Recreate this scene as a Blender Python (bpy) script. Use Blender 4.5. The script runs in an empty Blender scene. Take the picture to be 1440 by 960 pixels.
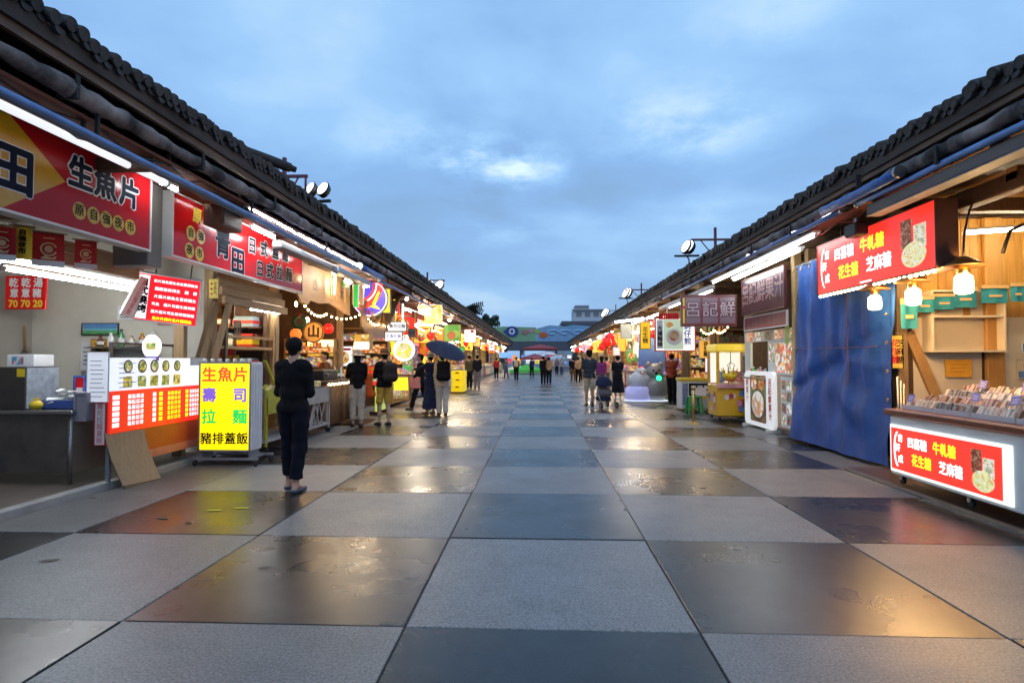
import bpy, math, random
import numpy as np
from mathutils import Matrix, Vector, Euler
C = bpy.context.scene
COL = C.collection
R = math.radians
PI = math.pi
# ------------------------------------------------------------------ camera
H = 1.45
cam_d = bpy.data.cameras.new('camera')
cam_d.sensor_width = 36.0
cam_d.lens = 20.7
cam_d.clip_start = 0.05
cam_d.clip_end = 3000
cam = bpy.data.objects.new('camera', cam_d)
cam.location = (0, 0, H)
cam.rotation_euler = (R(90 + 1.8), 0, R(2.56))
COL.objects.link(cam)
C.camera = cam
# ------------------------------------------------------------------ render settings
C.view_settings.view_transform = 'Standard'
C.view_settings.look = 'None'
C.view_settings.exposure = 0.4
C.view_settings.gamma = 1.0
try:
    C.cycles.use_denoising = True
    C.cycles.max_bounces = 6
    C.cycles.diffuse_bounces = 3
    C.cycles.glossy_bounces = 3
    C.cycles.transmission_bounces = 4
    C.cycles.sample_clamp_indirect = 6.0
    C.cycles.caustics_reflective = False
    C.cycles.caustics_refractive = False
except Exception:
    pass
# ------------------------------------------------------------------ world: dusk sky under broken cloud
SUN_EL, SUN_ROT = R(4.0), R(205)
W = bpy.data.worlds.new('World')
C.world = W
W.use_nodes = True
nt = W.node_tree
nt.nodes.clear()
def wn(t, **k):
    n = nt.nodes.new(t)
    for a, b in k.items():
        setattr(n, a, b)
    return n
out = wn('ShaderNodeOutputWorld')
bg = wn('ShaderNodeBackground')
sky = wn('ShaderNodeTexSky', sky_type='NISHITA')
sky.sun_disc = False
sky.sun_elevation = SUN_EL
sky.sun_rotation = SUN_ROT
sky.air_density = 1.2
sky.dust_density = 1.0
tc = wn('ShaderNodeTexCoord')
sep = wn('ShaderNodeSeparateXYZ')
nt.links.new(tc.outputs['Generated'], sep.inputs[0])
zz = wn('ShaderNodeMath', operation='MAXIMUM'); zz.inputs[1].default_value = 0.0
nt.links.new(sep.outputs['Z'], zz.inputs[0])
za = wn('ShaderNodeMath', operation='ADD'); za.inputs[1].default_value = 0.16
nt.links.new(zz.outputs[0], za.inputs[0])
dx = wn('ShaderNodeMath', operation='DIVIDE'); dy = wn('ShaderNodeMath', operation='DIVIDE')
nt.links.new(sep.outputs['X'], dx.inputs[0]); nt.links.new(za.outputs[0], dx.inputs[1])
nt.links.new(sep.outputs['Y'], dy.inputs[0]); nt.links.new(za.outputs[0], dy.inputs[1])
cv = wn('ShaderNodeCombineXYZ')
nt.links.new(dx.outputs[0], cv.inputs[0]); nt.links.new(dy.outputs[0], cv.inputs[1])
cv.inputs[2].default_value = 3.7
n1 = wn('ShaderNodeTexNoise'); n1.inputs['Scale'].default_value = 1.15; n1.inputs['Detail'].default_value = 7; n1.inputs['Roughness'].default_value = 0.5; n1.inputs['Distortion'].default_value = 0.2
nt.links.new(cv.outputs[0], n1.inputs['Vector'])
r1 = wn('ShaderNodeValToRGB')
e = r1.color_ramp.elements
e[0].position = 0.33; e[0].color = (0.200, 0.355, 0.605, 1)
e[1].position = 0.92; e[1].color = (0.620, 0.790, 0.870, 1)
m_ = r1.color_ramp.elements.new(0.47); m_.color = (0.215, 0.400, 0.710, 1)
m_ = r1.color_ramp.elements.new(0.62); m_.color = (0.285, 0.505, 0.810, 1)
# a few thin places and one thicker bank in the cloud deck, by direction
fac = n1.outputs['Fac']
n2 = wn('ShaderNodeTexNoise'); n2.inputs['Scale'].default_value = 2.6; n2.inputs['Detail'].default_value = 5; n2.inputs['Roughness'].default_value = 0.6
nt.links.new(cv.outputs[0], n2.inputs['Vector'])
for d, c0, amp in (((-.040, .944, .310), .16, .48), ((-.145, .93, .335), .20, .34), ((.225, .90, .35), .24, .32), ((.35, .80, .49), .22, .14), ((-.05, .965, .235), .26, .20), ((.20, .93, .235), .20, .20), ((.10, .965, .245), .22, -.15), ((.33, .90, .25), .40, -.06), ((-.33, .90, .27), .40, -.05)):
    v = Vector(d).normalized()
    df = wn('ShaderNodeVectorMath', operation='SUBTRACT'); df.inputs[1].default_value = v
    nt.links.new(tc.outputs['Generated'], df.inputs[0])
    ml = wn('ShaderNodeVectorMath', operation='MULTIPLY'); ml.inputs[1].default_value = (1.0, 0.8, 2.6)
    nt.links.new(df.outputs[0], ml.inputs[0])
    dp = wn('ShaderNodeVectorMath', operation='LENGTH'); nt.links.new(ml.outputs[0], dp.inputs[0])
    mr = wn('ShaderNodeMapRange', interpolation_type='SMOOTHSTEP'); mr.inputs[1].default_value = 0.0; mr.inputs[2].default_value = c0; mr.inputs[3].default_value = amp; mr.inputs[4].default_value = 0.0
    nt.links.new(dp.outputs['Value'], mr.inputs[0])
    mn = wn('ShaderNodeMapRange'); mn.inputs[1].default_value = 0.34; mn.inputs[2].default_value = 0.62; mn.inputs[3].default_value = 0.0; mn.inputs[4].default_value = 1.2
    nt.links.new(n2.outputs['Fac'], mn.inputs[0])
    mm = wn('ShaderNodeMath', operation='MULTIPLY'); nt.links.new(mr.outputs[0], mm.inputs[0]); nt.links.new(mn.outputs[0], mm.inputs[1])
    ad = wn('ShaderNodeMath', operation='ADD'); nt.links.new(fac, ad.inputs[0]); nt.links.new(mm.outputs[0], ad.inputs[1]); fac = ad.outputs[0]
nt.links.new(fac, r1.inputs[0])
# towards the horizon the cloud deck pales a little
hz = wn('ShaderNodeMapRange'); hz.inputs[1].default_value = 0.0; hz.inputs[2].default_value = 0.28; hz.inputs[3].default_value = 0.55; hz.inputs[4].default_value = 0.0
nt.links.new(zz.outputs[0], hz.inputs[0])
mxh = wn('ShaderNodeMixRGB'); mxh.inputs[2].default_value = (0.250, 0.430, 0.680, 1)
nt.links.new(hz.outputs[0], mxh.inputs[0]); nt.links.new(r1.outputs[0], mxh.inputs[1])
sks = wn('ShaderNodeMixRGB', blend_type='MULTIPLY'); sks.inputs[0].default_value = 1.0
sks.inputs[2].default_value = (0.10, 0.10, 0.10, 1)
nt.links.new(sky.outputs[0], sks.inputs[1])
mx = wn('ShaderNodeMixRGB'); mx.inputs[0].default_value = 0.9
nt.links.new(sks.outputs[0], mx.inputs[1]); nt.links.new(mxh.outputs[0], mx.inputs[2])
nt.links.new(mx.outputs[0], bg.inputs[0])
bg.inputs[1].default_value = 1.0
nt.links.new(bg.outputs[0], out.inputs[0])
# ------------------------------------------------------------------ sun (overcast dusk: weak and very soft)
sd = bpy.data.lights.new('sun', 'SUN')
sd.energy = 0.5
sd.angle = R(40)
sd.color = (0.85, 0.92, 1.0)
so = bpy.data.objects.new('sun', sd)
so.rotation_euler = Euler((R(35), 0, R(25)))
COL.objects.link(so)
# ------------------------------------------------------------------ materials
MATS = {}
def mat(name, col, rough=0.6, metal=0.0, var=0.12, scale=6.0, bump=0.0, bscale=40.0, emit=0.0, ecol=None, stretch=None, spec=0.5, col2=None, objvar=0.0, trans=0.0, alpha=1.0, coat=0.0, detail=5.0, rvar=0.0, rpos=(0.30, 0.72)):
    if name in MATS:
        return MATS[name]
    m = bpy.data.materials.new(name)
    MATS[name] = m
    m.use_nodes = True
    t = m.node_tree
    b = t.nodes['Principled BSDF']
    L = t.links.new
    b.inputs['Roughness'].default_value = rough
    b.inputs['Metallic'].default_value = metal
    b.inputs['Specular IOR Level'].default_value = spec
    if trans: b.inputs['Transmission Weight'].default_value = trans
    if alpha < 1: b.inputs['Alpha'].default_value = alpha
    if coat: b.inputs['Coat Weight'].default_value = coat
    c4 = tuple(col) + (1,)
    b.inputs['Base Color'].default_value = c4
    tcx = t.nodes.new('ShaderNodeTexCoord')
    vec = tcx.outputs['Object']
    if stretch:
        mp = t.nodes.new('ShaderNodeMapping'); mp.inputs['Scale'].default_value = stretch
        L(vec, mp.inputs[0]); vec = mp.outputs[0]
    src = None
    if var or col2:
        nz = t.nodes.new('ShaderNodeTexNoise'); nz.inputs['Scale'].default_value = scale; nz.inputs['Detail'].default_value = detail
        nz.inputs['Roughness'].default_value = 0.62
        L(vec, nz.inputs['Vector'])
        rp = t.nodes.new('ShaderNodeValToRGB')
        rp.color_ramp.elements[0].position = rpos[0]; rp.color_ramp.elements[1].position = rpos[1]
        if col2:
            rp.color_ramp.elements[0].color = c4; rp.color_ramp.elements[1].color = tuple(col2) + (1,)
        else:
            rp.color_ramp.elements[0].color = tuple(max(0, x * (1 - var)) for x in col) + (1,)
            rp.color_ramp.elements[1].color = tuple(min(1, x * (1 + var)) for x in col) + (1,)
        L(nz.outputs['Fac'], rp.inputs[0])
        src = rp.outputs[0]
        if rvar:
            mr = t.nodes.new('ShaderNodeMapRange'); mr.inputs[1].default_value = 0.35; mr.inputs[2].default_value = 0.65
            mr.inputs[3].default_value = max(0.03, rough - rvar); mr.inputs[4].default_value = rough + rvar
            L(nz.outputs['Fac'], mr.inputs[0]); L(mr.outputs[0], b.inputs['Roughness'])
    if objvar:
        oi = t.nodes.new('ShaderNodeObjectInfo')
        mr = t.nodes.new('ShaderNodeMapRange'); mr.inputs[3].default_value = 1 - objvar; mr.inputs[4].default_value = 1 + objvar
        L(oi.outputs['Random'], mr.inputs[0])
        hs = t.nodes.new('ShaderNodeHueSaturation')
        L(mr.outputs[0], hs.inputs['Value'])
        if src: L(src, hs.inputs['Color'])
        else: hs.inputs['Color'].default_value = c4
        src = hs.outputs[0]
    if src: L(src, b.inputs['Base Color'])
    if emit:
        b.inputs['Emission Strength'].default_value = emit
        if ecol: b.inputs['Emission Color'].default_value = tuple(ecol) + (1,)
        elif src: L(src, b.inputs['Emission Color'])
        else: b.inputs['Emission Color'].default_value = c4
    if bump:
        bn = t.nodes.new('ShaderNodeTexNoise'); bn.inputs['Scale'].default_value = bscale; bn.inputs['Detail'].default_value = 4
        L(vec, bn.inputs['Vector'])
        bp = t.nodes.new('ShaderNodeBump'); bp.inputs['Strength'].default_value = bump; bp.inputs['Distance'].default_value = 0.02
        L(bn.outputs['Fac'], bp.inputs['Height']); L(bp.outputs[0], b.inputs['Normal'])
    return m
def glow(name, col, s=1.0, tint=None):
    """a surface that gives off light itself: lamp, tube, backlit sheet"""
    return mat(name, tuple(min(0.9, x) for x in col), rough=0.35, var=0, emit=s, ecol=tint or col)
def food(name, cols, scale=30, emit=0.0, rough=0.45):
    """print or pile of mixed colours: voronoi cells picking from a ramp"""
    if name in MATS: return MATS[name]
    m = bpy.data.materials.new(name); MATS[name] = m; m.use_nodes = True
    t = m.node_tree; b = t.nodes['Principled BSDF']; L = t.links.new
    b.inputs['Roughness'].default_value = rough
    tcx = t.nodes.new('ShaderNodeTexCoord')
    v = t.nodes.new('ShaderNodeTexVoronoi'); v.inputs['Scale'].default_value = scale
    nz = t.nodes.new('ShaderNodeTexNoise'); nz.inputs['Scale'].default_value = scale * 0.5; nz.inputs['Detail'].default_value = 3
    L(tcx.outputs['Object'], nz.inputs['Vector'])
    ad = t.nodes.new('ShaderNodeVectorMath'); ad.operation = 'MULTIPLY_ADD'
    ad.inputs[1].default_value = (0.06,) * 3
    L(nz.outputs['Color'], ad.inputs[0]); L(tcx.outputs['Object'], ad.inputs[2])
    L(ad.outputs[0], v.inputs['Vector'])
    sp = t.nodes.new('ShaderNodeSeparateColor'); L(v.outputs['Color'], sp.inputs[0])
    rp = t.nodes.new('ShaderNodeValToRGB'); rp.color_ramp.interpolation = 'CONSTANT'
    while len(rp.color_ramp.elements) < len(cols): rp.color_ramp.elements.new(0.5)
    for i, c in enumerate(cols):
        rp.color_ramp.elements[i].position = i / len(cols); rp.color_ramp.elements[i].color = tuple(c) + (1,)
    L(sp.outputs[0], rp.inputs[0])
    L(rp.outputs[0], b.inputs['Base Color'])
    if emit:
        L(rp.outputs[0], b.inputs['Emission Color']); b.inputs['Emission Strength'].default_value = emit
    return m
# ------------------------------------------------------------------ mesh builder
def frame(o, u, v):
    u = Vector(u).normalized(); v = Vector(v); v = (v - u * v.dot(u)).normalized(); n = u.cross(v)
    m = Matrix.Identity(4)
    for i in range(3):
        m[i][0], m[i][1], m[i][2], m[i][3] = u[i], v[i], n[i], o[i]
    return m
def T(x, y, z=0, rz=0):
    return Matrix.Translation((x, y, z)) @ Matrix.Rotation(rz, 4, 'Z')
class MB:
    def __init__(s):
        s.v = []; s.f = []; s.mi = []; s.mats = []; s.cur = 0; s.smooth = []
    def use(s, m):
        if m not in s.mats: s.mats.append(m)
        s.cur = s.mats.index(m); return s
    def add(s, vs, fs, smooth=False, M=None):
        k = len(s.v)
        for p in vs:
            s.v.append(tuple(M @ Vector(p)) if M is not None else tuple(p))
        for f in fs:
            s.f.append([i + k for i in f]); s.mi.append(s.cur); s.smooth.append(smooth)
        return s
    def box(s, x0, x1, y0, y1, z0, z1, M=None, bev=0.0):
        if x0 > x1: x0, x1 = x1, x0
        if y0 > y1: y0, y1 = y1, y0
        if z0 > z1: z0, z1 = z1, z0
        if bev:
            b = min(bev, (x1 - x0) / 3, (y1 - y0) / 3, (z1 - z0) / 3)
            vs = []; 
            for z, ins in ((z0, b), (z0 + b, 0), (z1 - b, 0), (z1, b)):
                a0, a1, c0, c1 = x0 + ins, x1 - ins, y0 + ins, y1 - ins
                vs += [(a0 + b, c0, z), (a1 - b, c0, z), (a1, c0 + b, z), (a1, c1 - b, z), (a1 - b, c1, z), (a0 + b, c1, z), (a0, c1 - b, z), (a0, c0 + b, z)]
            fs = [list(range(7, -1, -1)), list(range(24, 32))]
            for r in range(3):
                for i in range(8):
                    j = (i + 1) % 8
                    fs.append([r * 8 + i, r * 8 + j, r * 8 + 8 + j, r * 8 + 8 + i])
            return s.add(vs, fs, False, M)
        vs = [(x0, y0, z0), (x1, y0, z0), (x1, y1, z0), (x0, y1, z0), (x0, y0, z1), (x1, y0, z1), (x1, y1, z1), (x0, y1, z1)]
        return s.add(vs, [[3, 2, 1, 0], [4, 5, 6, 7], [0, 1, 5, 4], [1, 2, 6, 5], [2, 3, 7, 6], [3, 0, 4, 7]], False, M)
    def bar(s, a, b, w, d=None, up=(0, 0, 1)):
        """rectangular bar from a to b"""
        a = Vector(a); b = Vector(b); d = d or w
        z = (b - a); L = z.length; z.normalize(); up = Vector(up)
        if abs(z.dot(up)) > 0.98: up = Vector((0, 1, 0))
        x = up.cross(z).normalized(); y = z.cross(x)
        M = Matrix(((x.x, y.x, z.x, a.x), (x.y, y.y, z.y, a.y), (x.z, y.z, z.z, a.z), (0, 0, 0, 1)))
        return s.box(-w / 2, w / 2, -d / 2, d / 2, 0, L, M)
    def cyl(s, a, b, r0, r1=None, n=10, caps=True, smooth=True):
        a = Vector(a); b = Vector(b); r1 = r0 if r1 is None else r1
        z = (b - a).normalized()
        x = z.orthogonal().normalized(); y = z.cross(x)
        vs = []
        for p, r in ((a, r0), (b, r1)):
            for i in range(n):
                t = 2 * PI * i / n
                vs.append(tuple(p + x * (r * math.cos(t)) + y * (r * math.sin(t))))
        s.add(vs, [[i, (i + 1) % n, n + (i + 1) % n, n + i] for i in range(n)], smooth)
        if caps:
            k = len(s.v) - 2 * n
            s.f.append([k + i for i in range(n - 1, -1, -1)]); s.mi.append(s.cur); s.smooth.append(False)
            s.f.append([k + n + i for i in range(n)]); s.mi.append(s.cur); s.smooth.append(False)
        return s
    def tube(s, pts, r, n=6):
        pts = [Vector(p) for p in pts]; vs = []
        rr = r if isinstance(r, (list, tuple)) else [r] * len(pts)
        x = None
        for i, p in enumerate(pts):
            d = (pts[min(i + 1, len(pts) - 1)] - pts[max(i - 1, 0)]).normalized()
            x = d.orthogonal().normalized() if x is None else (x - d * x.dot(d)).normalized()
            y = d.cross(x)
            for k in range(n):
                t = 2 * PI * k / n
                vs.append(tuple(p + x * (rr[i] * math.cos(t)) + y * (rr[i] * math.sin(t))))
        fs = []
        for i in range(len(pts) - 1):
            for k in range(n):
                j = (k + 1) % n
                fs.append([i * n + k, i * n + j, (i + 1) * n + j, (i + 1) * n + k])
        fs.append(list(range(n - 1, -1, -1))); fs.append([(len(pts) - 1) * n + k for k in range(n)])
        return s.add(vs, fs, True)
    def lathe(s, prof, n=16, M=None, caps=True):
        vs = []
        for r, z in prof:
            for k in range(n):
                t = 2 * PI * k / n
                vs.append((max(r, 1e-4) * math.cos(t), max(r, 1e-4) * math.sin(t), z))
        fs = []
        for i in range(len(prof) - 1):
            for k in range(n):
                j = (k + 1) % n
                fs.append([i * n + k, i * n + j, (i + 1) * n + j, (i + 1) * n + k])
        if caps:
            fs.append(list(range(n - 1, -1, -1))); fs.append([(len(prof) - 1) * n + k for k in range(n)])
        return s.add(vs, fs, True, M)
    def ball(s, c, r, n=10, m=6, sc=(1, 1, 1)):
        pr = [(r * math.sin(PI * i / m), -r * math.cos(PI * i / m)) for i in range(m + 1)]
        M = Matrix.Translation(c) @ Matrix.Diagonal((sc[0], sc[1], sc[2], 1))
        return s.lathe(pr, n, M, caps=False)
    def quad(s, a, b, c, d):
        return s.add([a, b, c, d], [[0, 1, 2, 3]])
    def rect(s, x0, x1, y0, y1, z=0):
        return s.add([(x0, y0, z), (x1, y0, z), (x1, y1, z), (x0, y1, z)], [[0, 1, 2, 3]])
    def disc(s, cx, cy, r, z=0, n=20, ry=None):
        ry = ry or r
        return s.add([(cx + r * math.cos(2 * PI * i / n), cy + ry * math.sin(2 * PI * i / n), z) for i in range(n)], [list(range(n))])
    def poly(s, pts, z=0):
        return s.add([(p[0], p[1], z) for p in pts], [list(range(len(pts)))])
    def slab(s, pts, z0, z1):
        """flat outline (in x,y) extruded from z0 to z1"""
        n = len(pts)
        vs = [(p[0], p[1], z0) for p in pts] + [(p[0], p[1], z1) for p in pts]
        return s.add(vs, [list(range(n - 1, -1, -1)), list(range(n, 2 * n))] + [[i, (i + 1) % n, n + (i + 1) % n, n + i] for i in range(n)])
    def mesh(s, name, m=None):
        me = bpy.data.meshes.new(name)
        me.from_pydata(s.v, [], s.f)
        ms = s.mats if s.mats else [m]
        for q in ms: me.materials.append(q)
        if len(ms) > 1: me.polygons.foreach_set('material_index', s.mi)
        me.polygons.foreach_set('use_smooth', s.smooth)
        me.update()
        return me
    def build(s, name, m=None, parent=None, world=False):
        if not s.v: return None
        if world and parent is not None:
            Mi = wm(parent).inverted()
            s.v = [tuple(Mi @ Vector(p)) for p in s.v]
        return link(name, s.mesh(name, m), parent)
def wm(o):
    M = o.matrix_basis.copy(); p = o.parent
    while p is not None:
        M = p.matrix_basis @ M; p = p.parent
    return M
def link(name, me, parent=None):
    o = bpy.data.objects.new(name, me); COL.objects.link(o)
    if parent is not None: o.parent = parent
    return o
def tag(o, label=None, cat=None, group=None, kind=None):
    if label: o['label'] = label
    if cat: o['category'] = cat
    if group: o['group'] = group
    if kind: o['kind'] = kind
    return o
def thing(name, label, cat, M=None, group=None):
    o = bpy.data.objects.new(name, None); COL.objects.link(o)
    o.empty_display_size = 0.1
    if M is not None: o.matrix_basis = M if isinstance(M, Matrix) else Matrix.Translation(M)
    return tag(o, label, cat, group)
def kids(o):
    return KIDS.get(o.name, [])
def copy_tree(o, M=None, parent=None, label=None, group=None):
    c = o.copy(); COL.objects.link(c)
    if parent is not None: c.parent = parent
    if M is not None: c.matrix_basis = M
    if label: c['label'] = label
    if group: c['group'] = group
    for ch in o.children: copy_tree(ch, None, c)
    return c
# ------------------------------------------------------------------ lettering (converted to meshes in one go at the end)
TEXTS = []
def text(parent, s, x, y, size, m, z=0.004, bold=0.0, sx=1.0, align='CENTER', vert=False, rot=0.0, gap=1.0, name='lettering'):
    cu = bpy.data.curves.new(name, 'FONT')
    if vert: s = '\n'.join(s)
    cu.body = s; cu.size = size; cu.space_character = gap; cu.space_line = 1.0 * gap if vert else 1.0
    cu.align_x = align; cu.align_y = 'CENTER'; cu.extrude = 0.0; cu.resolution_u = 2; cu.fill_mode = 'FRONT'
    cu.materials.append(m)
    o = bpy.data.objects.new(name, cu); COL.objects.link(o)
    o.parent = parent
    o.matrix_basis = Matrix.Translation((x, y, z)) @ Matrix.Rotation(rot, 4, 'Z') @ Matrix.Diagonal((sx, 1, 1, 1))
    TEXTS.append((o, bold))
    return o
def flush_text():
    dg = bpy.context.evaluated_depsgraph_get()
    for o, r in TEXTS:
        me = bpy.data.meshes.new_from_object(o.evaluated_get(dg))
        n = o.name.split('.')[0]
        p, M = o.parent, o.matrix_basis.copy()
        mt = o.data.materials[0]
        bpy.data.objects.remove(o)
        if r > 0 and len(me.vertices):
            # heavier strokes: the same glyph laid over itself, a hair apart
            co = np.empty(len(me.vertices) * 3, np.float32); me.vertices.foreach_get('co', co); co = co.reshape(-1, 3)
            F = [tuple(q.vertices) for q in me.polygons]
            k = 5 if r < .009 else 8
            V = [co]; FF_ = list(F)
            for i in range(k):
                a = 2 * PI * i / k + .3
                V.append(co + np.array([r * math.cos(a) / M[0][0], r * math.sin(a), -.00012 * (i + 1)], np.float32)); b0 = len(co) * (i + 1)
                FF_ += [tuple(j + b0 for j in f) for f in F]
            me2 = bpy.data.meshes.new(n); me2.from_pydata(np.concatenate(V).tolist(), [], FF_); me2.materials.append(mt); me2.update()
            bpy.data.meshes.remove(me); me = me2
        q = link(n, me, p); q.matrix_basis = M
    TEXTS.clear()
# ------------------------------------------------------------------ pixel helper: a point of the photograph onto a real plane
CM = Matrix.Translation((0, 0, H)) @ Euler((R(91.8), 0, R(2.56))).to_matrix().to_4x4()
def at(px, py, X=None, Y=None, Z=None):
    d = CM.to_3x3() @ Vector(((px - 720) / 828.0, (480 - py) / 828.0, -1.0))
    if X is not None: t = X / d.x
    elif Y is not None: t = Y / d.y
    else: t = (Z - H) / d.z
    return Vector((0, 0, H)) + d * t
# ------------------------------------------------------------------ shared materials
rnd = random.Random(7)
M_dark = mat('dark_grime', (0.018, 0.017, 0.017), 0.8, var=0.3)
M_black = mat('black_plastic', (0.012, 0.012, 0.014), 0.45, var=0.2)
M_steel = mat('brushed_steel', (0.36, 0.35, 0.34), 0.34, metal=1.0, var=0.15, stretch=(1, 1, 14), scale=9, bump=0.05)
M_dsteel = mat('dull_dark_steel', (0.13, 0.10, 0.08), 0.5, metal=0.35, var=0.3, scale=4, rvar=0.12)
M_grey = mat('grey_paint', (0.22, 0.22, 0.23), 0.5, var=0.15)
M_white = mat('white_paint', (0.72, 0.72, 0.70), 0.45, var=0.06, scale=3)
M_cream = mat('cream_panel', (0.66, 0.58, 0.44), 0.55, var=0.07, scale=2)
M_wood = mat('worn_timber', (0.27, 0.16, 0.075), 0.6, col2=(0.42, 0.28, 0.14), scale=5, stretch=(6, 6, 0.6), bump=0.25, objvar=0.18)
M_wood_h = mat('worn_timber_lengthwise', (0.24, 0.14, 0.065), 0.6, col2=(0.40, 0.26, 0.13), scale=5, stretch=(6, 0.6, 6), bump=0.25, objvar=0.15)
M_oak = mat('honey_timber', (0.36, 0.19, 0.06), 0.5, col2=(0.52, 0.31, 0.12), scale=5, stretch=(8, 8, 0.5), bump=0.2, objvar=0.14)
M_dwood = mat('dark_timber', (0.055, 0.028, 0.015), 0.55, col2=(0.12, 0.065, 0.035), scale=5, stretch=(4, 4, 1), bump=0.2)
M_rust = mat('rust_red_soffit', (0.13, 0.035, 0.02), 0.7, col2=(0.20, 0.075, 0.04), scale=3, bump=0.15)
M_gold_soffit = mat('varnished_soffit', (0.17, 0.085, 0.03), 0.6, col2=(0.11, 0.055, 0.022), scale=3, bump=0.1)
M_tile = mat('blackened_roof_tile', (0.012, 0.012, 0.012), 0.72, col2=(0.055, 0.050, 0.047), scale=9, bump=0.4, objvar=0.35)
M_gutter = mat('weathered_gutter', (0.030, 0.027, 0.026), 0.85, col2=(0.34, 0.305, 0.285), scale=2.6, stretch=(.8, 1.0, .8), bump=1.0, bscale=9, detail=10, rpos=(.40, .70))
M_fascia = mat('weathered_fascia', (0.06, 0.042, 0.032), 0.75, col2=(0.25, 0.18, 0.13), scale=2.5, stretch=(3, 0.5, 3), bump=0.3)
M_blue = mat('blue_tarp_roll', (0.04, 0.13, 0.42), 0.38, var=0.25, scale=4, bump=0.2, bscale=15)
M_blue2 = mat('pale_blue_tarp_roll', (0.12, 0.27, 0.60), 0.4, var=0.25, scale=4, bump=0.2, bscale=15)
M_red = mat('red_sheet', (0.68, 0.012, 0.014), 0.16, spec=.22, var=0.1, scale=2)
M_dred = mat('deep_red_sheet', (0.42, 0.009, 0.013), 0.2, spec=.18, var=0.1, scale=2)
M_yel = mat('yellow_sheet', (0.80, 0.55, 0.02), 0.4, var=0.06)
M_orange = mat('orange_panel', (0.62, 0.11, 0.02), 0.4, var=0.08)
M_green = mat('green_plastic', (0.02, 0.42, 0.07), 0.4, var=0.1)
M_paper = mat('white_paper', (0.74, 0.74, 0.73), 0.7, var=0.04)
M_ink = mat('black_ink', (0.008, 0.009, 0.012), 0.6, var=0, spec=.08)
M_navyink = mat('navy_ink', (0.006, 0.014, 0.035), 0.6, var=0, spec=.08)
M_redink = mat('red_ink', (0.6, 0.02, 0.02), 0.5, var=0)
M_yelink = mat('yellow_ink', (0.85, 0.58, 0.03), 0.4, var=0)
M_whiteink = mat('white_ink', (0.80, 0.80, 0.80), 0.4, var=0)
M_blueink = mat('blue_ink', (0.10, 0.10, 0.55), 0.5, var=0)
M_rubber = mat('black_rubber', (0.015, 0.015, 0.016), 0.7, var=0.2)
M_card = mat('brown_cardboard', (0.33, 0.20, 0.10), 0.8, var=0.12, scale=4)
M_brass = mat('worn_brass', (0.55, 0.36, 0.13), 0.28, metal=1.0, var=0.12)
G_tube = glow('lit_tube', (0.93, 0.97, 1.0), 46)
G_tubew = glow('lit_warm_tube', (1.0, 0.86, 0.58), 62)
G_bulb = glow('lit_bulb', (1.0, 0.70, 0.34), 60)
G_bulbw = glow('lit_white_bulb', (1.0, 0.92, 0.76), 70)
G_dot = glow('lit_led', (1.0, 0.80, 0.45), 10)
# ------------------------------------------------------------------ paving
def paving(name, c1, c2, rough, rvar, wet):
    m = mat(name, c1, rough, col2=c2, scale=2.2, bump=0.0, objvar=0.16, detail=9)
    t = m.node_tree; L = t.links.new; b = t.nodes['Principled BSDF']
    tcx = t.nodes.new('ShaderNodeNewGeometry')
    # fine exposed aggregate
    fn = t.nodes.new('ShaderNodeTexNoise'); fn.inputs['Scale'].default_value = 70; fn.inputs['Detail'].default_value = 6; fn.inputs['Roughness'].default_value = 0.8
    L(tcx.outputs['Position'], fn.inputs['Vector'])
    bp = t.nodes.new('ShaderNodeBump'); bp.inputs['Strength'].default_value = 0.22 if not wet else 0.12; bp.inputs['Distance'].default_value = 0.006
    L(fn.outputs['Fac'], bp.inputs['Height'])
    ln = t.nodes.new('ShaderNodeTexNoise'); ln.inputs['Scale'].default_value = 1.1; ln.inputs['Detail'].default_value = 3; ln.inputs['Roughness'].default_value = 0.66
    L(tcx.outputs['Position'], ln.inputs['Vector'])
    mr = t.nodes.new('ShaderNodeMapRange'); mr.inputs[1].default_value = 0.25; mr.inputs[2].default_value = 0.75
    mr.inputs[3].default_value = rough - rvar; mr.inputs[4].default_value = rough + rvar
    L(ln.outputs['Fac'], mr.inputs[0]); L(mr.outputs[0], b.inputs['Roughness'])
    L(bp.outputs[0], b.inputs['Normal'])
    # speckle of the stone and footmarks in the grime
    src = b.inputs['Base Color'].links[0].from_socket
    sp = t.nodes.new('ShaderNodeMapRange'); sp.inputs[1].default_value = 0.38; sp.inputs[2].default_value = 0.62; sp.inputs[3].default_value = 0.45 if not wet else 0.6; sp.inputs[4].default_value = 1.55 if not wet else 1.4
    L(fn.outputs['Fac'], sp.inputs[0])
    st = t.nodes.new('ShaderNodeTexNoise'); st.inputs['Scale'].default_value = 5.5; st.inputs['Detail'].default_value = 5; st.inputs['Distortion'].default_value = 0.8
    L(tcx.outputs['Position'], st.inputs['Vector'])
    s2 = t.nodes.new('ShaderNodeMapRange'); s2.inputs[1].default_value = 0.22; s2.inputs[2].default_value = 0.54; s2.inputs[3].default_value = 0.86 if not wet else 0.45; s2.inputs[4].default_value = 1.0
    L(st.outputs['Fac'], s2.inputs[0])
    mu = t.nodes.new('ShaderNodeMath'); mu.operation = 'MULTIPLY'
    L(sp.outputs[0], mu.inputs[0]); L(s2.outputs[0], mu.inputs[1])
    hs = t.nodes.new('ShaderNodeHueSaturation'); L(mu.outputs[0], hs.inputs['Value']); L(src, hs.inputs['Color'])
    L(hs.outputs[0], b.inputs['Base Color'])
    return m
M_light = paving('pale_granite_slab', (0.158, 0.156, 0.150), (0.195, 0.192, 0.184), 0.42, 0.09, False)
M_darks = paving('dark_wet_granite_slab', (0.013, 0.013, 0.013), (0.030, 0.029, 0.028), 0.29, 0.08, True)
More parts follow.
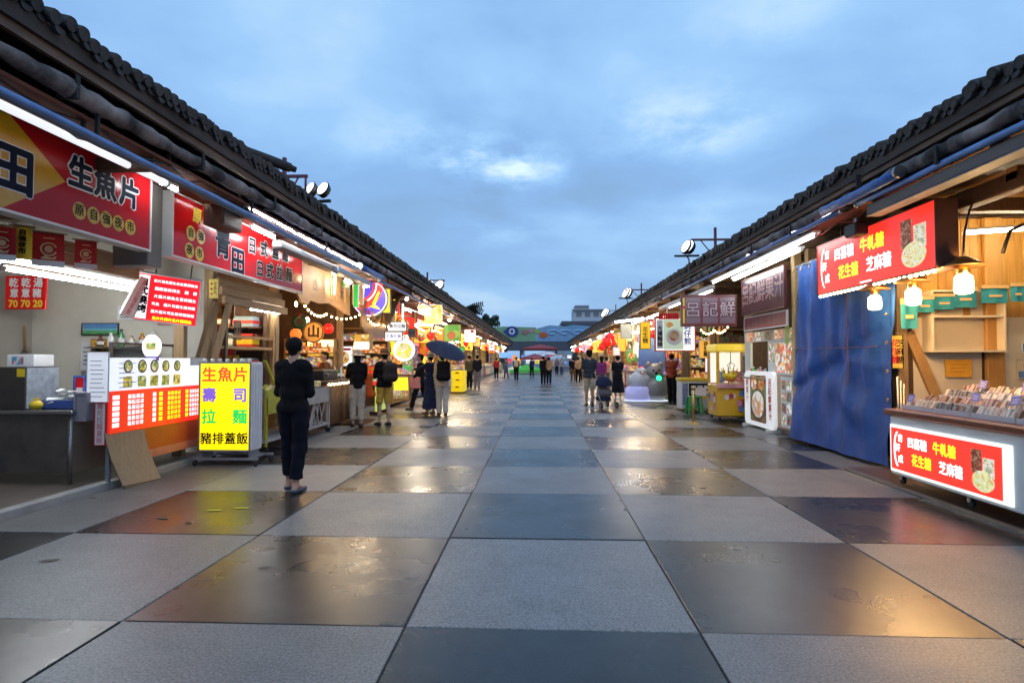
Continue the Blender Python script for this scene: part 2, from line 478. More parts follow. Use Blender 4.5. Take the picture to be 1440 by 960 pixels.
M_joint = mat('paving_joint_grit', (0.035, 0.034, 0.033), 0.7, var=0.3, scale=20)
gb = MB(); gb.rect(-400, 400, -60, 900, -0.02)
ground = tag(gb.build('ground', mat('wet_ground', (0.07, 0.068, 0.066), 0.45, var=0.3, scale=1.5)), kind='structure')
jb = MB(); jb.rect(-5.6, 5.6, -3.5, 110, -0.012)
jb.build('joint_bed', M_joint, ground)
TW, TL = 1.59, 1.61
X0, Y0 = -0.73, 3.23
slab_me = {}
def slab(w, l, mt, key):
    if key in slab_me: return slab_me[key]
    b = MB(); g = 0.006
    b.box(g, w - g, g, l - g, -0.02, 0.0, bev=0.004)
    slab_me[key] = b.mesh('paving_slab', mt); return slab_me[key]
far_d, far_l = MB(), MB()
for j in range(-3, 65):
    y = Y0 + j * TL
    for i in range(-3, 4):
        x = X0 + i * TW
        w = TW
        if i == -3: x, w = -4.86, (X0 - 2 * TW) + 4.86
        if i == 3: w = 4.86 - x
        dark = ((i + j) % 2 != 0)
        if i <= -3: dark = (j % 3 == 0)
        if y < 24:
            k = ('d' if dark else 'l') + ('a' if i == -3 else 'b' if i == 3 else '')
            o = link('paving_slab', slab(w, TL, M_darks if dark else M_light, k), ground)
            o.location = (x + rnd.uniform(-.002, .002), y + rnd.uniform(-.002, .002), rnd.uniform(-.003, 0)); o.rotation_euler = (rnd.uniform(-.0012, .0012), rnd.uniform(-.0012, .0012), rnd.uniform(-.0014, .0014))
        else:
            (far_d if dark else far_l).box(x + .005, x + w - .005, y + .005, y + TL - .005, -0.02, 0)
fb = MB(); fb.use(M_light)
tag(far_l.build('paving', M_light, ground), kind='stuff')
tag(far_d.build('paving', M_darks, ground), kind='stuff')
# raised stall floors with their pale kerb strip
M_plat = mat('stall_floor', (0.11, 0.085, 0.07), 0.5, var=0.25, scale=2)
M_kerb = mat('pale_concrete_edge', (0.33, 0.32, 0.30), 0.6, var=0.2, scale=3, bump=0.1)
for s, xe in ((-1, 4.82), (1, 4.86)):
    b = MB(); b.box(s * (xe + 0.12), s * 12, 0.5, 88, -0.02, 0.075)
    o = tag(b.build('stall_floor', M_plat), kind='structure')
    b = MB()
    for k in range(44): b.box(s * xe, s * (xe + 0.12), 0.5 + 2 * k, 2.49 + 2 * k, -0.02, 0.085, bev=0.01)
    tag(b.build('edge_strip', M_kerb, o), kind='stuff')
# dark boarded step in front of the candy stall
b = MB(); b.box(4.08, 4.855, 1.5, 8.05, -0.005, 0.03, bev=0.006)
step = tag(b.build('step', mat('dark_board_step', (0.085, 0.05, 0.035), 0.4, var=0.25, stretch=(6, 0.6, 1))), kind='structure')
b = MB(); b.box(4.05, 4.079, 1.5, 8.05, -0.005, 0.036); b.build('step_nosing', M_steel, step)
# ------------------------------------------------------------------ the two long market roofs
YA, YB = 0.8, 84.0
def market(s, E, zt, drop, label):
    """s: side; E: eave distance from the camera axis; zt: top of the eave tiles"""
    root = thing('market_building', label, 'market building', (0, 0, 0))
    sl = 0.34
    rx = 7.6
    def zr(x): return zt - 0.07 + (x - E) * sl
    # roof deck (underside boarded)
    b = MB()
    P = [(E, zt - .16), (rx, zr(rx) - .10), (rx + 3.6, zt - .16), (rx + 3.6, zt - .08), (rx, zr(rx)), (E, zt - .08)]
    vs = [(s * x, YA, z) for x, z in P] + [(s * x, YB, z) for x, z in P]
    n = len(P)
    b.add(vs, [list(range(n)), list(range(2 * n - 1, n - 1, -1))] + [[i, n + i, n + (i + 1) % n, (i + 1) % n] for i in range(n)])
    roof = b.build('roof', M_tile, root)
    # cover tiles running up the slope; their round ends make the bumpy eave
    one = MB()
    r = 0.046
    for k in range(3):
        a, c = k * 0.33, k * 0.33 + 0.34
        pa, pc = (s * a, 0, a * sl + 0.012), (s * c, 0, c * sl - 0.004)
        one.cyl(pa, pc, r, r * 0.9, n=9)
    one.cyl((-s * 0.012, 0, -0.004), (s * 0.03, 0, 0.006), r * 1.16, r * 1.16, n=11)
    P_ = [(.064 + .050 * math.cos(PI + PI * q / 8), -.046 + .050 * math.sin(PI + PI * q / 8)) for q in range(9)]
    one.add([(s * .010, a, c) for a, c in P_] + [(s * .04, a, c) for a, c in P_], [list(range(9)), list(range(17, 8, -1))] + [[q, q + 9, q + 10, q + 1] for q in range(8)])
    tile_me = one.mesh('roof_tile', M_tile)
    NT = 180
    rest = MB()
    y = YA + 0.1; k = 0
    rr = random.Random(3 + s)
    while y < YB:
        if k < NT:
            o = link('roof_tile', tile_me, roof)
            o.location = (s * (E - 0.05 + rr.uniform(-.022, .022)), y + rr.uniform(-.022, .022), zt - 0.055 + rr.uniform(-.026, .022))
            o.rotation_euler = (rr.uniform(-.04, .04), rr.uniform(-.03, .03), rr.uniform(-.05, .05))
        else:
            rest.cyl((s * (E - .05), y, zt - 0.055 + rr.uniform(-.02, .015)), (s * (E + 1.0), y, zt + .28), r, n=6)
        y += 0.128; k += 1
    tag(rest.build('roof_tile', M_tile, roof), kind='stuff')
    up = MB(); y = YA + 0.1
    while y < YB:
        up.cyl((s * (E + 0.95), y, zr(E + .95) + .03), (s * rx, y, zr(rx) + .03), r, n=6, caps=False); y += 0.128
    tag(up.build('roof_tile', M_tile, roof), kind='stuff')
    b = MB(); b.cyl((s * rx, YA, zr(rx) + .08), (s * rx, YB, zr(rx) + .08), 0.14, n=10); b.build('ridge', M_tile, roof)
    # drip boards under the tiles
    b = MB(); b.box(s * (E - .01), s * (E + .05), YA, YB, zt - .25, zt - .125); b.build('eave_board', mat('sooty_eave_board', (.030, .024, .020), .8, col2=(.075, .058, .048), scale=3, stretch=(3, .7, 3), bump=.3), root)
    b = MB(); b.box(s * (E + .03), s * (E + .075), YA, YB, zt - .310 - drop * .2, zt - .248); b.build('fascia', M_fascia, root)
    # battered old gutter, its radius wandering
    pts, rads = [], []
    y = YA
    while y < YB:
        pts.append((s * (E + 0.0 + rr.uniform(-.008, .008)), y, zt - 0.45 - drop + rr.uniform(-.008, .008))); rads.append(0.070 + rr.uniform(-.016, .014) + .006 * math.sin(y * 3.1)); y += 0.11 if y < 30 else 1.2
    b = MB(); b.tube(pts, rads, 10); b.build('gutter', M_gutter, root)
    # soffit boards, rafters
    soff = MB(); soff.use(M_rust if s < 0 else M_gold_soffit)
    for q in range(5):
        soff.box(s * (E + .06 + q * .2), s * (E + .25 + q * .2), YA, YB, zt - .58 - drop + q * .012, zt - .55 - drop + q * .012)
    tag(soff.build('soffit', None, root), kind='stuff')
    y = YA + .3
    raf = MB(); raf.box(0, s * 3.4, -.05, .05, 0, .12)
    rm = raf.mesh('rafter', M_dwood)
    y = 1.7
    while y < 40:
        o = link('rafter', rm, root); o.location = (s * (E + .10), y, zt - .70 - drop * .9); y += 1.9
    # ceiling of the stalls and back wall
    b = MB(); b.box(s * (E + 1.0), s * 7.7, YA, YB, zt - .50, zt - .46)
    b.build('ceiling', M_dwood if s < 0 else M_wood_h, root)
    b = MB(); b.box(s * 7.7, s * 7.85, YA, YB, 0, zt + .6); b.build('back_wall', mat('grubby_back_wall', (0.30, 0.28, 0.25), 0.7, var=0.15, scale=1.2), root)
    b = MB(); b.box(s * (E + .8), s * 7.7, YB, YB + .15, 0, zt + .5); b.build('end_wall', M_grey, root)
    return root
LB = market(-1, 3.6, 4.04, 0.06, 'long low market hall with black tiled eave on the side of the sashimi stall')
RB = market(1, 4.05, 4.0, 0.0, 'long low market hall with black tiled eave on the side of the candy stall')
M_divider = mat('stall_divider', (0.34, 0.32, 0.28), 0.65, var=0.15, scale=1.5)
M_tilew = mat('greasy_white_wall', (0.66, 0.62, 0.52), 0.5, var=0.10, scale=1.6)
M_dark_div = mat('dark_boarded_divider', (0.09, 0.05, 0.03), 0.6, col2=(0.17, 0.10, 0.06), scale=4, stretch=(5, 5, .6), bump=.2)
LDIV = [8.62, 10.75, 14.4, 17.8, 21.2, 24.8, 28.4, 32, 36, 40, 45, 50, 56, 62, 68, 76]
RDIV = [8.25, 10.85, 14.0, 16.9, 20.2, 23.6, 27.2, 31, 35, 39, 44, 50, 56, 62, 68, 76]
for k, y in enumerate(LDIV):
    b = MB(); b.box(-4.95, -7.7, y, y + .08, .075, 3.52)
    b.build('partition', M_tilew if k == 0 else M_dark_div if k in (1, 2, 3) else M_divider, LB)
for k, y in enumerate(RDIV):
    if k == 0: continue
    b = MB(); b.box(4.95, 7.7, y, y + .08, .075, 3.5)
    b.build('partition', M_divider if k > 3 else M_dark_div, RB)
# posts at the front of the halls
pm = MB(); pm.box(-.07, .07, -.07, .07, .06, 3.46, bev=.008); pmm = pm.mesh('post', M_wood)
for s, root, D in ((-1, LB, LDIV), (1, RB, RDIV)):
    for y in D[:11]:
        o = link('post', pmm, root); o.location = (s * 4.92, y - .0, 0)
# broad grey pier between the two red signs
b = MB(); b.box(-4.34, -4.75, 6.33, 6.58, 2.50, 3.46, bev=.01); b.build('pier', mat('grey_pier', (0.17, 0.155, 0.14), .6, var=.1), LB)
# ------------------------------------------------------------------ pipes and rolled tarps along the eaves
def rod(name, label, cat, X, z, ya, yb, r, m, group=None, wob=0.0, n=8):
    t = thing(name, label, cat, (X, ya, z), group)
    pts = []; L = yb - ya; k = max(2, int(L / 0.5))
    rr = random.Random(int(ya * 100) + int(L * 10))
    for i in range(k + 1): pts.append((rr.uniform(-wob, wob), L * i / k, rr.uniform(-wob, wob) - wob * 2 * math.sin(PI * i / k)))
    b = MB(); b.tube(pts, r, n); b.build('tube', m, t)
    e = MB(); e.cyl((0, -.03, 0), (0, .015, 0), r * 1.12, n=n); e.cyl((0, L - .015, 0), (0, L + .03, 0), r * 1.12, n=n)
    tag(e.build('end_cap', M_steel, t), kind='stuff')
    c = MB()
    y = .8
    while y < L:
        c.box(-r * .5, r * .5, y - .012, y + .012, r * .9, r + .16); y += 2.6
    tag(c.build('bracket', M_dark, t), kind='stuff')
    return t
rod('awning_pole', 'bright blue awning pole running under the black eave above the sashimi stall signs', 'awning pole', -3.60, 3.268, 1.2, 11.6, .030, M_blue2, wob=.006)
rod('awning_pole', 'long thin grey awning rail below the blue pole over the sashimi signs', 'awning rail', -3.72, 3.285, 1.2, 12.0, .026, M_grey, wob=.004)
rod('awning_pole', 'dull blue awning pole under the eave beyond the timber stall', 'awning pole', -3.62, 3.26, 13.2, 24, .036, M_blue, wob=.006)
rod('awning_pole', 'grey blue awning pole at the dim far end of the hall with the sashimi stall', 'awning pole', -3.62, 3.26, 24.6, 60, .04, M_grey, wob=.006)
rod('awning_pole', 'bright blue awning pole under the eave above the red candy sign', 'awning pole', 4.02, 3.41, 1.6, 7.55, .036, M_blue2, wob=.006)
rod('awning_pole', 'grey blue awning pole above the fruit juice stall and its long lamps', 'awning pole', 4.0, 3.42, 7.9, 19, .036, M_blue, wob=.006)
rod('awning_pole', 'dark awning pole along the far stalls past the bowl sign', 'awning pole', 4.0, 3.40, 19.5, 60, .04, M_grey, wob=.006)
rod('tarp_roll', 'thick dark blue tarp roll tied under the eave near the red candy sign', 'tarp roll', 3.93, 3.50, 6.55, 8.2, .062, M_blue, wob=.01)
rod('tarp_roll', 'short blue tarp roll tied under the eave past the timber stall', 'tarp roll', -3.58, 3.33, 11.6, 13.3, .07, M_blue, wob=.012)
def cassette(label, X, z, ya, yb, w, h, m):
    t = thing('awning_cassette', label, 'awning cassette', (X, ya, z))
    b = MB(); L = yb - ya
    b.box(-w / 2, w / 2, 0, L, -h / 2, h / 2, bev=.012); b.build('case', m, t)
    b = MB(); b.box(-w / 2 - .008, w / 2 + .008, 0.02, L - .02, -h / 2 - .014, -h / 2 - .002); b.build('front_bar', M_grey, t)
    return t
M_cass = mat('brown_grey_cassette', (0.11, 0.09, 0.08), .5, var=.15, stretch=(2, .4, 2))
cassette('brown grey awning cassette below the bright blue pole near the red candy sign', 4.12, 3.29, 1.5, 7.4, .15, .13, M_cass)
cassette('pale folded awning cassette hanging past the second red sign', -3.86, 3.17, 8.5, 10.9, .15, .10, M_white)
cassette('pale blue awning cassette over the timber stall header', -3.72, 3.12, 10.6, 12.6, .14, .10, mat('pale_blue_case', (.45, .52, .6), .45))
cassette('white awning cassette over the far end of the fruit juice stall', 4.15, 3.20, 14.2, 20.2, .12, .09, M_white)
# ------------------------------------------------------------------ lit tube lamps
def tube_lamp(label, a, b, r=.016, gm=None, group=None, case=True, cw=.055):
    a = Vector(a); b = Vector(b)
    t = thing('tube_lamp', label, 'tube lamp', tuple(a), group)
    mb = MB(); mb.cyl((0, 0, 0), b - a, r, n=8); mb.build('tube', gm or G_tube, t)
    if case:
        d = Vector((0, 0, r + .024)); c = MB()
        c.bar(d - (b - a) * .01, (b - a) * 1.01 + d, cw, .03); c.build('housing', M_white, t)
        e = MB(); u = (b - a).normalized()
        e.cyl(-u * .035, u * .0, r * 1.3, n=8); e.cyl((b - a), (b - a) + u * .035, r * 1.3, n=8)
        tag(e.build('socket', M_white, t), kind='stuff')
    return t
# ------------------------------------------------------------------ builders shared by both sides
def LF(X, y, z): return frame((X, y, z), (0, 1, 0), (0, 0, 1))       # left facade, faces the street (+x)
def RF(X, y, z): return frame((X, y, z), (0, -1, 0), (0, 0, 1))      # right facade, faces the street (-x)
def FF(x, Y, z): return frame((x, Y, z), (1, 0, 0), (0, 0, 1))       # faces down the street towards the viewer (-y)
def fpix(px0, px1, py0, py1, Y):
    a = at(px0, py1, Y=Y); b = at(px1, py0, Y=Y)
    return FF(a.x, Y, a.z), b.x - a.x, b.z - a.z
def lpix(px0, px1, py0, py1, X):
    """facade rectangle on x = X seen between the columns px0..px1; py0/py1 = top and bottom at the nearer end"""
    near = px0 if X < 0 else px1
    ya = at(px0, 500, X=X).y; yb = at(px1, 500, X=X).y
    zb = at(near, py1, X=X).z; zt = at(near, py0, X=X).z
    if X < 0: return LF(X, ya, zb), yb - ya, zt - zb
    return RF(X, ya, zb), ya - yb, zt - zb
def sign(name, label, cat, M, w, h, d, face, rim, group=None, rw=.022):
    t = thing(name, label, cat, M, group)
    b = MB(); b.box(0, w, 0, h, -d, -.004, bev=.006); b.build('case', rim, t)
    b = MB(); b.rect(rw, w - rw, rw, h - rw, 0.002); b.build('face', face, t)
    b = MB()
    b.box(0, w, 0, rw, -.003, .012); b.box(0, w, h - rw, h, -.003, .012)
    b.box(0, rw, rw, h - rw, -.003, .012); b.box(w - rw, w, rw, h - rw, -.003, .012)
    tag(b.build('frame', rim, t), kind='stuff')
    return t
def inkpair(t, s, x, y, size, m_in, m_out, z=.005, bo=.012, bi=.0, **k):
    text(t, s, x, y, size, m_out, z, bold=bo * size / .3 * 1.6, **k)
    text(t, s, x, y, size, m_in, z + .003, bold=bi, **k)
def block_rows(t, x0, x1, y0, y1, nx, ny, m, z=.005, chars='生魚片壽司拉麵豬排蓋飯', size=None, skip=0.0, seed=1, bold=.004):
    rr = random.Random(seed); cw = (x1 - x0) / nx; ch = (y1 - y0) / ny
    size = size or min(cw, ch) * 0.92
    for j in range(ny):
        s = ''.join('\u3000' if rr.random() < skip else chars[rr.randrange(len(chars))] for i in range(nx))
        text(t, s, (x0 + x1) / 2, y1 - (j + .5) * ch, size, m, z, bold=bold, gap=cw / size, name='lettering')
def print_lines(t, x0, x1, ys, m, z=.005, hgt=.012, seed=2, name='printed_line'):
    rr = random.Random(seed); b = MB()
    for y in ys:
        b.rect(x0 + rr.uniform(0, .1) * (x1 - x0), x1 - rr.uniform(0, .35) * (x1 - x0), y - hgt / 2, y + hgt / 2, z)
    o = b.build(name, m, t); tag(o, kind='stuff'); return o
def carton(label, M, w, d, h, m=None, open_=False, group=None, cat='box', name='cardboard_box', lid=None):
    t = thing(name, label, cat, M, group)
    b = MB(); b.box(-w / 2, w / 2, -d / 2, d / 2, 0, h, bev=.006); b.build('body', m or M_card, t)
    b = MB(); b.box(-w / 2 - .003, w / 2 + .003, -.03, .03, h - .06, h + .003); b.build('tape', mat('packing_tape', (.45, .36, .22), .3), t)
    if open_:
        f = MB(); f.quad((-w / 2, d / 2, h), (w / 2, d / 2, h), (w / 2, d / 2 + .1, h + .09), (-w / 2, d / 2 + .1, h + .09))
        f.quad((-w / 2, -d / 2, h), (w / 2, -d / 2, h), (w / 2, -d / 2 - .1, h + .07), (-w / 2, -d / 2 - .1, h + .07)); f.build('flap', m or M_card, t)
    if lid:
        f = MB(); f.box(-w / 2 - .004, w / 2 + .004, -d / 2 - .004, d / 2 + .004, h * .3, h * .62); f.build('printed_band', lid, t)
    return t
def bottle(label, M, h, r, m, cap, group=None):
    t = thing('bottle', label, 'bottle', M, group)
    b = MB(); b.lathe([(r * .9, 0), (r, .02 * h), (r, .62 * h), (r * .45, .8 * h), (r * .4, .92 * h)], 10); b.build('body', m, t)
    b = MB(); b.lathe([(r * .48, .92 * h), (r * .48, h)], 8); b.build('cap', cap, t)
    b = MB(); b.lathe([(r * 1.02, .2 * h), (r * 1.02, .5 * h)], 10, caps=False); b.build('wrapper', M_paper, t)
    return t
def casters(t, pts, r=.035):
    for p in pts:
        b = MB(); b.cyl((p[0] - .014, p[1], p[2] + r), (p[0] + .014, p[1], p[2] + r), r, n=12); o = b.build('caster', M_rubber, t)
        b = MB(); b.box(p[0] - .02, p[0] + .02, p[1] - .012, p[1] + .03, p[2] + r, p[2] + r * 2.2); b.build('fork', M_steel, o)
def bulb(label, p, r=.035, gm=None, cord=.25, group=None):
    t = thing('bulb_lamp', label, 'bulb lamp', p, group)
    b = MB(); b.lathe([(.012, .05), (r * .55, .03), (r, -.01), (r * .8, -.04), (.004, -.055)], 10); b.build('bulb', gm or G_bulb, t)
    b = MB(); b.cyl((0, 0, .05), (0, 0, .10), .018, n=8); b.build('socket', M_black, t)
    b = MB(); b.cyl((0, 0, .10), (0, 0, .10 + cord), .004, n=5); b.build('cord', M_black, t)
    return t
def plight(p, e, col, r=.06, name='lamp_light'):
    """the light of a lamp that stands at this place"""
    l = bpy.data.lights.new(name, 'POINT'); l.energy = e; l.color = col; l.shadow_soft_size = r
    o = bpy.data.objects.new(name, l); o.location = p; COL.objects.link(o); return o
def alight(p, sx, sy, e, col, rot):
    l = bpy.data.lights.new('tube_light', 'AREA'); l.shape = 'RECTANGLE'; l.size = sx; l.size_y = sy; l.energy = e; l.color = col
    o = bpy.data.objects.new('tube_light', l); o.location = p; o.rotation_euler = rot; COL.objects.link(o); return o

# ================================================================== LEFT SIDE
# ---- sign over the sashimi counter
t = sign('shop_sign', 'long deep red sign with a yellow diamond and big black 生魚片 over the steel table', 'shop sign', LF(-4.28, 1.6, 2.64), 4.68, .85, .14, M_dred, M_white, 'shop signs over the stalls')
def yloc(px, X, o): return at(px, 300, X=X).y - o
b = MB(); cx = yloc(2, -4.28, 1.6); b.poly([(cx - .62, .42), (cx, -.0 + .024), (cx + .62, .42), (cx, .826)], .004); b.build('diamond', mat('amber_print', (.62, .33, .012), .2, var=.08), t)
inkpair(t, '青', yloc(-52, -4.28, 1.6), .40, .52, M_navyink, M_whiteink, .007, bi=.008)
inkpair(t, '田', yloc(16, -4.28, 1.6), .34, .42, M_navyink, M_whiteink, .007, bi=.016)
for c, px, y in (('生', 112, .53), ('魚', 147, .53), ('片', 181, .53)):
    inkpair(t, c, yloc(px, -4.28, 1.6), y, .31, M_navyink, M_whiteink, bi=.013, bo=.017)
for c, px in zip('原自強夜市', (111, 131, 149, 166, 183)):
    b = MB(); b.disc(yloc(px, -4.28, 1.6), .20, .082, .005, 18); b.build('yellow_dot', mat('dull_yellow_print', (.62, .40, .03), .3), t)
    text(t, c, yloc(px, -4.28, 1.6), .20, .115, M_ink, .008, bold=.002)
# ---- second red sign
t = sign('shop_sign', 'bright red sign reading 青田 with four yellow dots at its near end', 'shop sign', LF(-4.26, 6.62, 2.655), 3.80, .775, .14, M_red, M_white, 'shop signs over the stalls')
for c, px, py in (('自', 268, 328), ('強', 282, 333), ('夜', 266, 352), ('市', 280, 357)):
    p = at(px, py, X=-4.26); x, y = p.y - 6.62, p.z - 2.655
    b = MB(); b.disc(x, y, .095, .005, 20); b.build('yellow_dot', M_yelink, t)
    text(t, c, x, y, .125, M_ink, .008, bold=.003)
p = at(277, 305, X=-4.26); text(t, '原', p.y - 6.62, p.z - 2.655, .2, M_yelink, .006, bold=.008)
for c, px, py, sz in (('青', 313, 346, .40), ('田', 334, 370, .40)):
    p = at(px, py, X=-4.26); inkpair(t, c, p.y - 6.62, p.z - 2.655, sz, M_navyink, M_whiteink, bi=.014, bo=.013)
for s_, py0, py1 in (('日式蓋飯', 347, 361), ('日式拉麵', 377, 388)):
    for c, px in zip(s_, (354, 371, 387, 401) if py0 < 360 else (365, 379, 393, 406)):
        f = (px - 354) / 52
        p = at(px, py0 + (py1 - py0) * f, X=-4.26); inkpair(t, c, p.y - 6.62, p.z - 2.655, .25, M_ink, M_whiteink, bi=.008, bo=.017)
# ---- tubes in front of the signs
tube_lamp('long pale white tube fixture above the deep red sign with the yellow diamond', (-3.95, 2.6, 3.325), (-3.95, 6.02, 3.325), .034, glow('lit_pale_tube', (.85, .88, .95), .75), cw=.13)  # unlit fixture; its weak glow stands in for skylight on it
tube_lamp('short lit tube just where the grey pier meets the sashimi sign', (-4.02, 6.02, 3.335), (-4.02, 6.32, 3.335), .016)
tube_lamp('lit tube washing the near end of the bright red 青田 sign', (-4.05, 6.75, 3.44), (-4.05, 7.55, 3.44), .018)
tube_lamp('short lit tube behind the dark box over the bright red 青田 sign', (-4.0, 8.0, 3.30), (-4.0, 8.7, 3.29), .014)
tube_lamp('long lit tube under the gutter in front of the bright red 青田 sign', (-3.70, 7.35, 3.40), (-3.70, 9.5, 3.39), .019, case=False)
tube_lamp('lit tube under the gutter, continuing the row past the bright red sign', (-3.70, 9.62, 3.39), (-3.70, 11.8, 3.385), .015, case=False)
t = thing('junction_box', 'dark red brown box hung under the eave before the bright red 青田 sign', 'box', (-3.98, 6.98, 3.10))
b = MB(); b.box(-.12, .12, 0, .50, 0, .26, bev=.012); b.build('body', M_dwood, t)
b = MB(); b.box(.121, .128, .04, .46, .03, .23); b.build('lid', M_dwood, t)
b = MB(); b.box(-.02, .02, .25, .29, .30, .36); b.build('hanger', M_grey, t)
# ---- hanging cloth flags below the sashimi sign
def flag(label, px, py0, py1, wpx, X, m, strip=None, chars=None, inkm=None, emblem=None, tilt=0.0):
    p0 = at(px, py0, X=X); p1 = at(px, py1, X=X)
    h = p0.z - p1.z; w = wpx / 828 * p0.y * 1.05
    M = frame((p0.x, p0.y, p1.z), (math.cos(.75 + tilt), math.sin(.75 + tilt), 0), (0, 0, 1))
    t = thing('hanging_flag', label, 'flag', M, 'small flags hanging below the sashimi sign')
    b = MB(); nx, ny = 6, 8; vs = []; fs = []
    for j in range(ny + 1):
        for i in range(nx + 1):
            u = i / nx - .5; v = j / ny
            vs.append((u * w * (1 - .05 * v), v * h, .02 * math.sin(5 * u + 3 * v + px) * (1.2 - v)))
    for j in range(ny):
        for i in range(nx): k = j * (nx + 1) + i; fs.append([k, k + 1, k + nx + 2, k + nx + 1])
    b.add(vs, fs, True); b.build('cloth', m, t)
    b = MB(); b.cyl((-w / 2 - .02, h, 0), (w / 2 + .02, h, 0), .008, n=6); b.build('rod', M_wood, t)
    if strip: 
        b = MB(); b.rect(-w / 2, w / 2, 0, h * .17, .028); b.build('hem', strip, t)
    if emblem:
        b = MB()
        for k, (ro, ri, a0, a1) in enumerate(((.27, .21, 20, 340), (.14, .0, 0, 350))):
            n_ = 14; A = [R(a0 + (a1 - a0) * i / n_) for i in range(n_ + 1)]
            b.poly([(w * ro * math.cos(a), h * .5 + w * ro * math.sin(a)) for a in A] + [(w * ri * math.cos(a), h * .5 + w * ri * math.sin(a)) for a in A[::-1]], .027 + k * .001)
        b.poly([(-w * .25, h * .24), (-w * .1, h * .31), (w * .1, h * .25), (w * .25, h * .32), (w * .2, h * .21), (-w * .2, h * .20)], .027)
        b.rect(-w * .18, w * .18, h * .80, h * .83, .027)
        tag(b.build('emblem', emblem, t), kind='stuff')
    if chars: text(t, chars, 0, h * .5, h * .19, inkm, .03, vert=True, bold=.003)
    return t
M_flagred = mat('red_cloth', (.50, .02, .025), .8, var=.1); M_tan = mat('tan_print', (.72, .48, .28), .8)
flag('red cloth flag with tan emblem cut by the picture edge beside the yellow flag', 4, 318, 366, 30, -4.72, M_flagred, M_paper, emblem=M_tan)
flag('narrow yellow flag with vertical black 自強夜市 among the red flags', 32, 318, 364, 22, -4.70, mat('yellow_cloth', (.72, .56, .03), .8), None, '自強夜市', M_ink)
flag('red cloth flag with tan emblem directly right of the yellow flag', 69, 327, 375, 36, -4.72, M_flagred, M_paper, emblem=M_tan)
flag('red cloth flag with tan emblem in the middle between two red flags', 121, 338, 378, 26, -4.72, M_flagred, M_paper, emblem=M_tan)
flag('smallest red flag with white foot nearest the grey pier', 176, 350, 378, 26, -4.72, M_flagred, M_paper, emblem=M_tan)
flag('red and tan striped flag beside the grey pier', 196, 353, 380, 13, -4.72, mat('striped_cloth', (.5, .03, .03), .8, col2=(.6, .45, .3), scale=9, stretch=(6, .1, 1)))
# boards behind the flags and the lower lintel
for k, z in enumerate((2.43, 2.56)):
    b = MB(); b.box(-4.86 - k * .015, -4.90 - k * .015, 1.5, 6.95, z, z + .125, bev=.006); b.build('plank', M_wood_h, LB)
for k, z in enumerate((2.28, 2.42, 2.55)):
    b = MB(); b.box(-4.60 - k * .05, -4.66 - k * .05, 8.45, 10.6, z, z + .12, bev=.006); b.build('plank', M_wood_h, LB)
# timber props around the hatch
for a, c, w in (((-5.05, 8.1, .1), (-5.05, 8.1, 2.3), .14), ((-4.9, 8.45, 0.9), (-4.62, 8.60, 2.3), .13), ((-4.95, 8.2, 1.0), (-4.78, 8.52, 2.3), .11)):
    b = MB(); b.bar(a, c, w, .09); b.build('prop', M_wood, LB)
# ---- inner tubes of the kitchen
tube_lamp('upper lit ceiling tube inside the sashimi kitchen', (-5.55, 5.6, 2.47), (-5.55, 7.85, 2.47), .026)
tube_lamp('lower lit ceiling tube inside the sashimi kitchen beside the price sign', (-5.30, 5.6, 2.36), (-5.30, 7.85, 2.36), .020)
# price sign
M_, w, h = fpix(8, 65, 388, 435, 7.9)
t = sign('price_sign', 'small red price sign with yellow 70 70 20 inside the kitchen', 'price sign', M_, w, h, .03, M_red, M_red)
text(t, '70 70 20', w / 2, h * .16, h * .30, M_yelink, .006, bold=.006)
text(t, '乾 乾 湯', w / 2 , h * .78, h * .30, M_whiteink, .006, bold=.004)
text(t, '意 意 豬', w / 2, h * .47, h * .28, M_whiteink, .006, bold=.004)
# steel table
t = thing('steel_table', 'long brushed steel worktable with enclosed front beside the leaning plywood', 'worktable', (-5.15, 6.3, 0.075))
b = MB(); b.box(-2.3, .02, -.02, 1.30, .775, .815, bev=.008); b.build('tabletop', M_steel, t)
b = MB(); b.box(-2.3, -.03, .01, .03, .13, .774); b.build('front_panel', M_dsteel, t)
b = MB(); b.box(-.02, 0, .03, 1.26, .13, .774); b.build('side_panel', mat('warm_steel_panel', (.26, .20, .15), .42, metal=.3, var=.15), t)
for x, y in ((-.03, .03), (-.03, 1.2), (-2.2, .03)):
    b = MB(); b.cyl((x, y, 0), (x, y, .774), .025, n=10); b.build('leg', M_steel, t)
# things on the table
t = thing('cooker_box', 'grey steel box with a film covered side and a yellow note on the table', 'kitchen box', (-5.85, 6.55, .891))
b = MB(); b.box(-.6, .10, -.18, .28, 0, .48, bev=.01); b.build('body', mat('brown_black_steel', (.075, .065, .058), .4, metal=.4), t)
b = MB(); b.box(.101, .106, -.17, .27, .01, .47); b.build('film', mat('pale_film', (.38, .42, .46), .25, var=.3, scale=9), t)
b = MB(); b.box(.0, .09, -.187, -.182, .37, .46); b.build('note', M_yel, t)
t = thing('paper_stack', 'white paper box with a small colour picture on top of the grey kitchen box', 'paper box', (-5.88, 6.6, 1.374))
b = MB(); b.box(-.18, .14, -.14, .14, 0, .14, bev=.004); b.build('body', M_paper, t)
b = MB(); b.rect(0, .14, 0, .09); o = b.build('picture', food('picture_print', [(.1, .3, .5), (.5, .1, .2), (.6, .6, .65), (.15, .4, .3)], 22), t); o.matrix_basis = frame((-.12, -.143, .025), (1, 0, 0), (0, 0, 1))
t = thing('plastic_bag', 'bright red plastic bag lying behind the blue tray', 'bag', (-5.72, 7.25, .891))
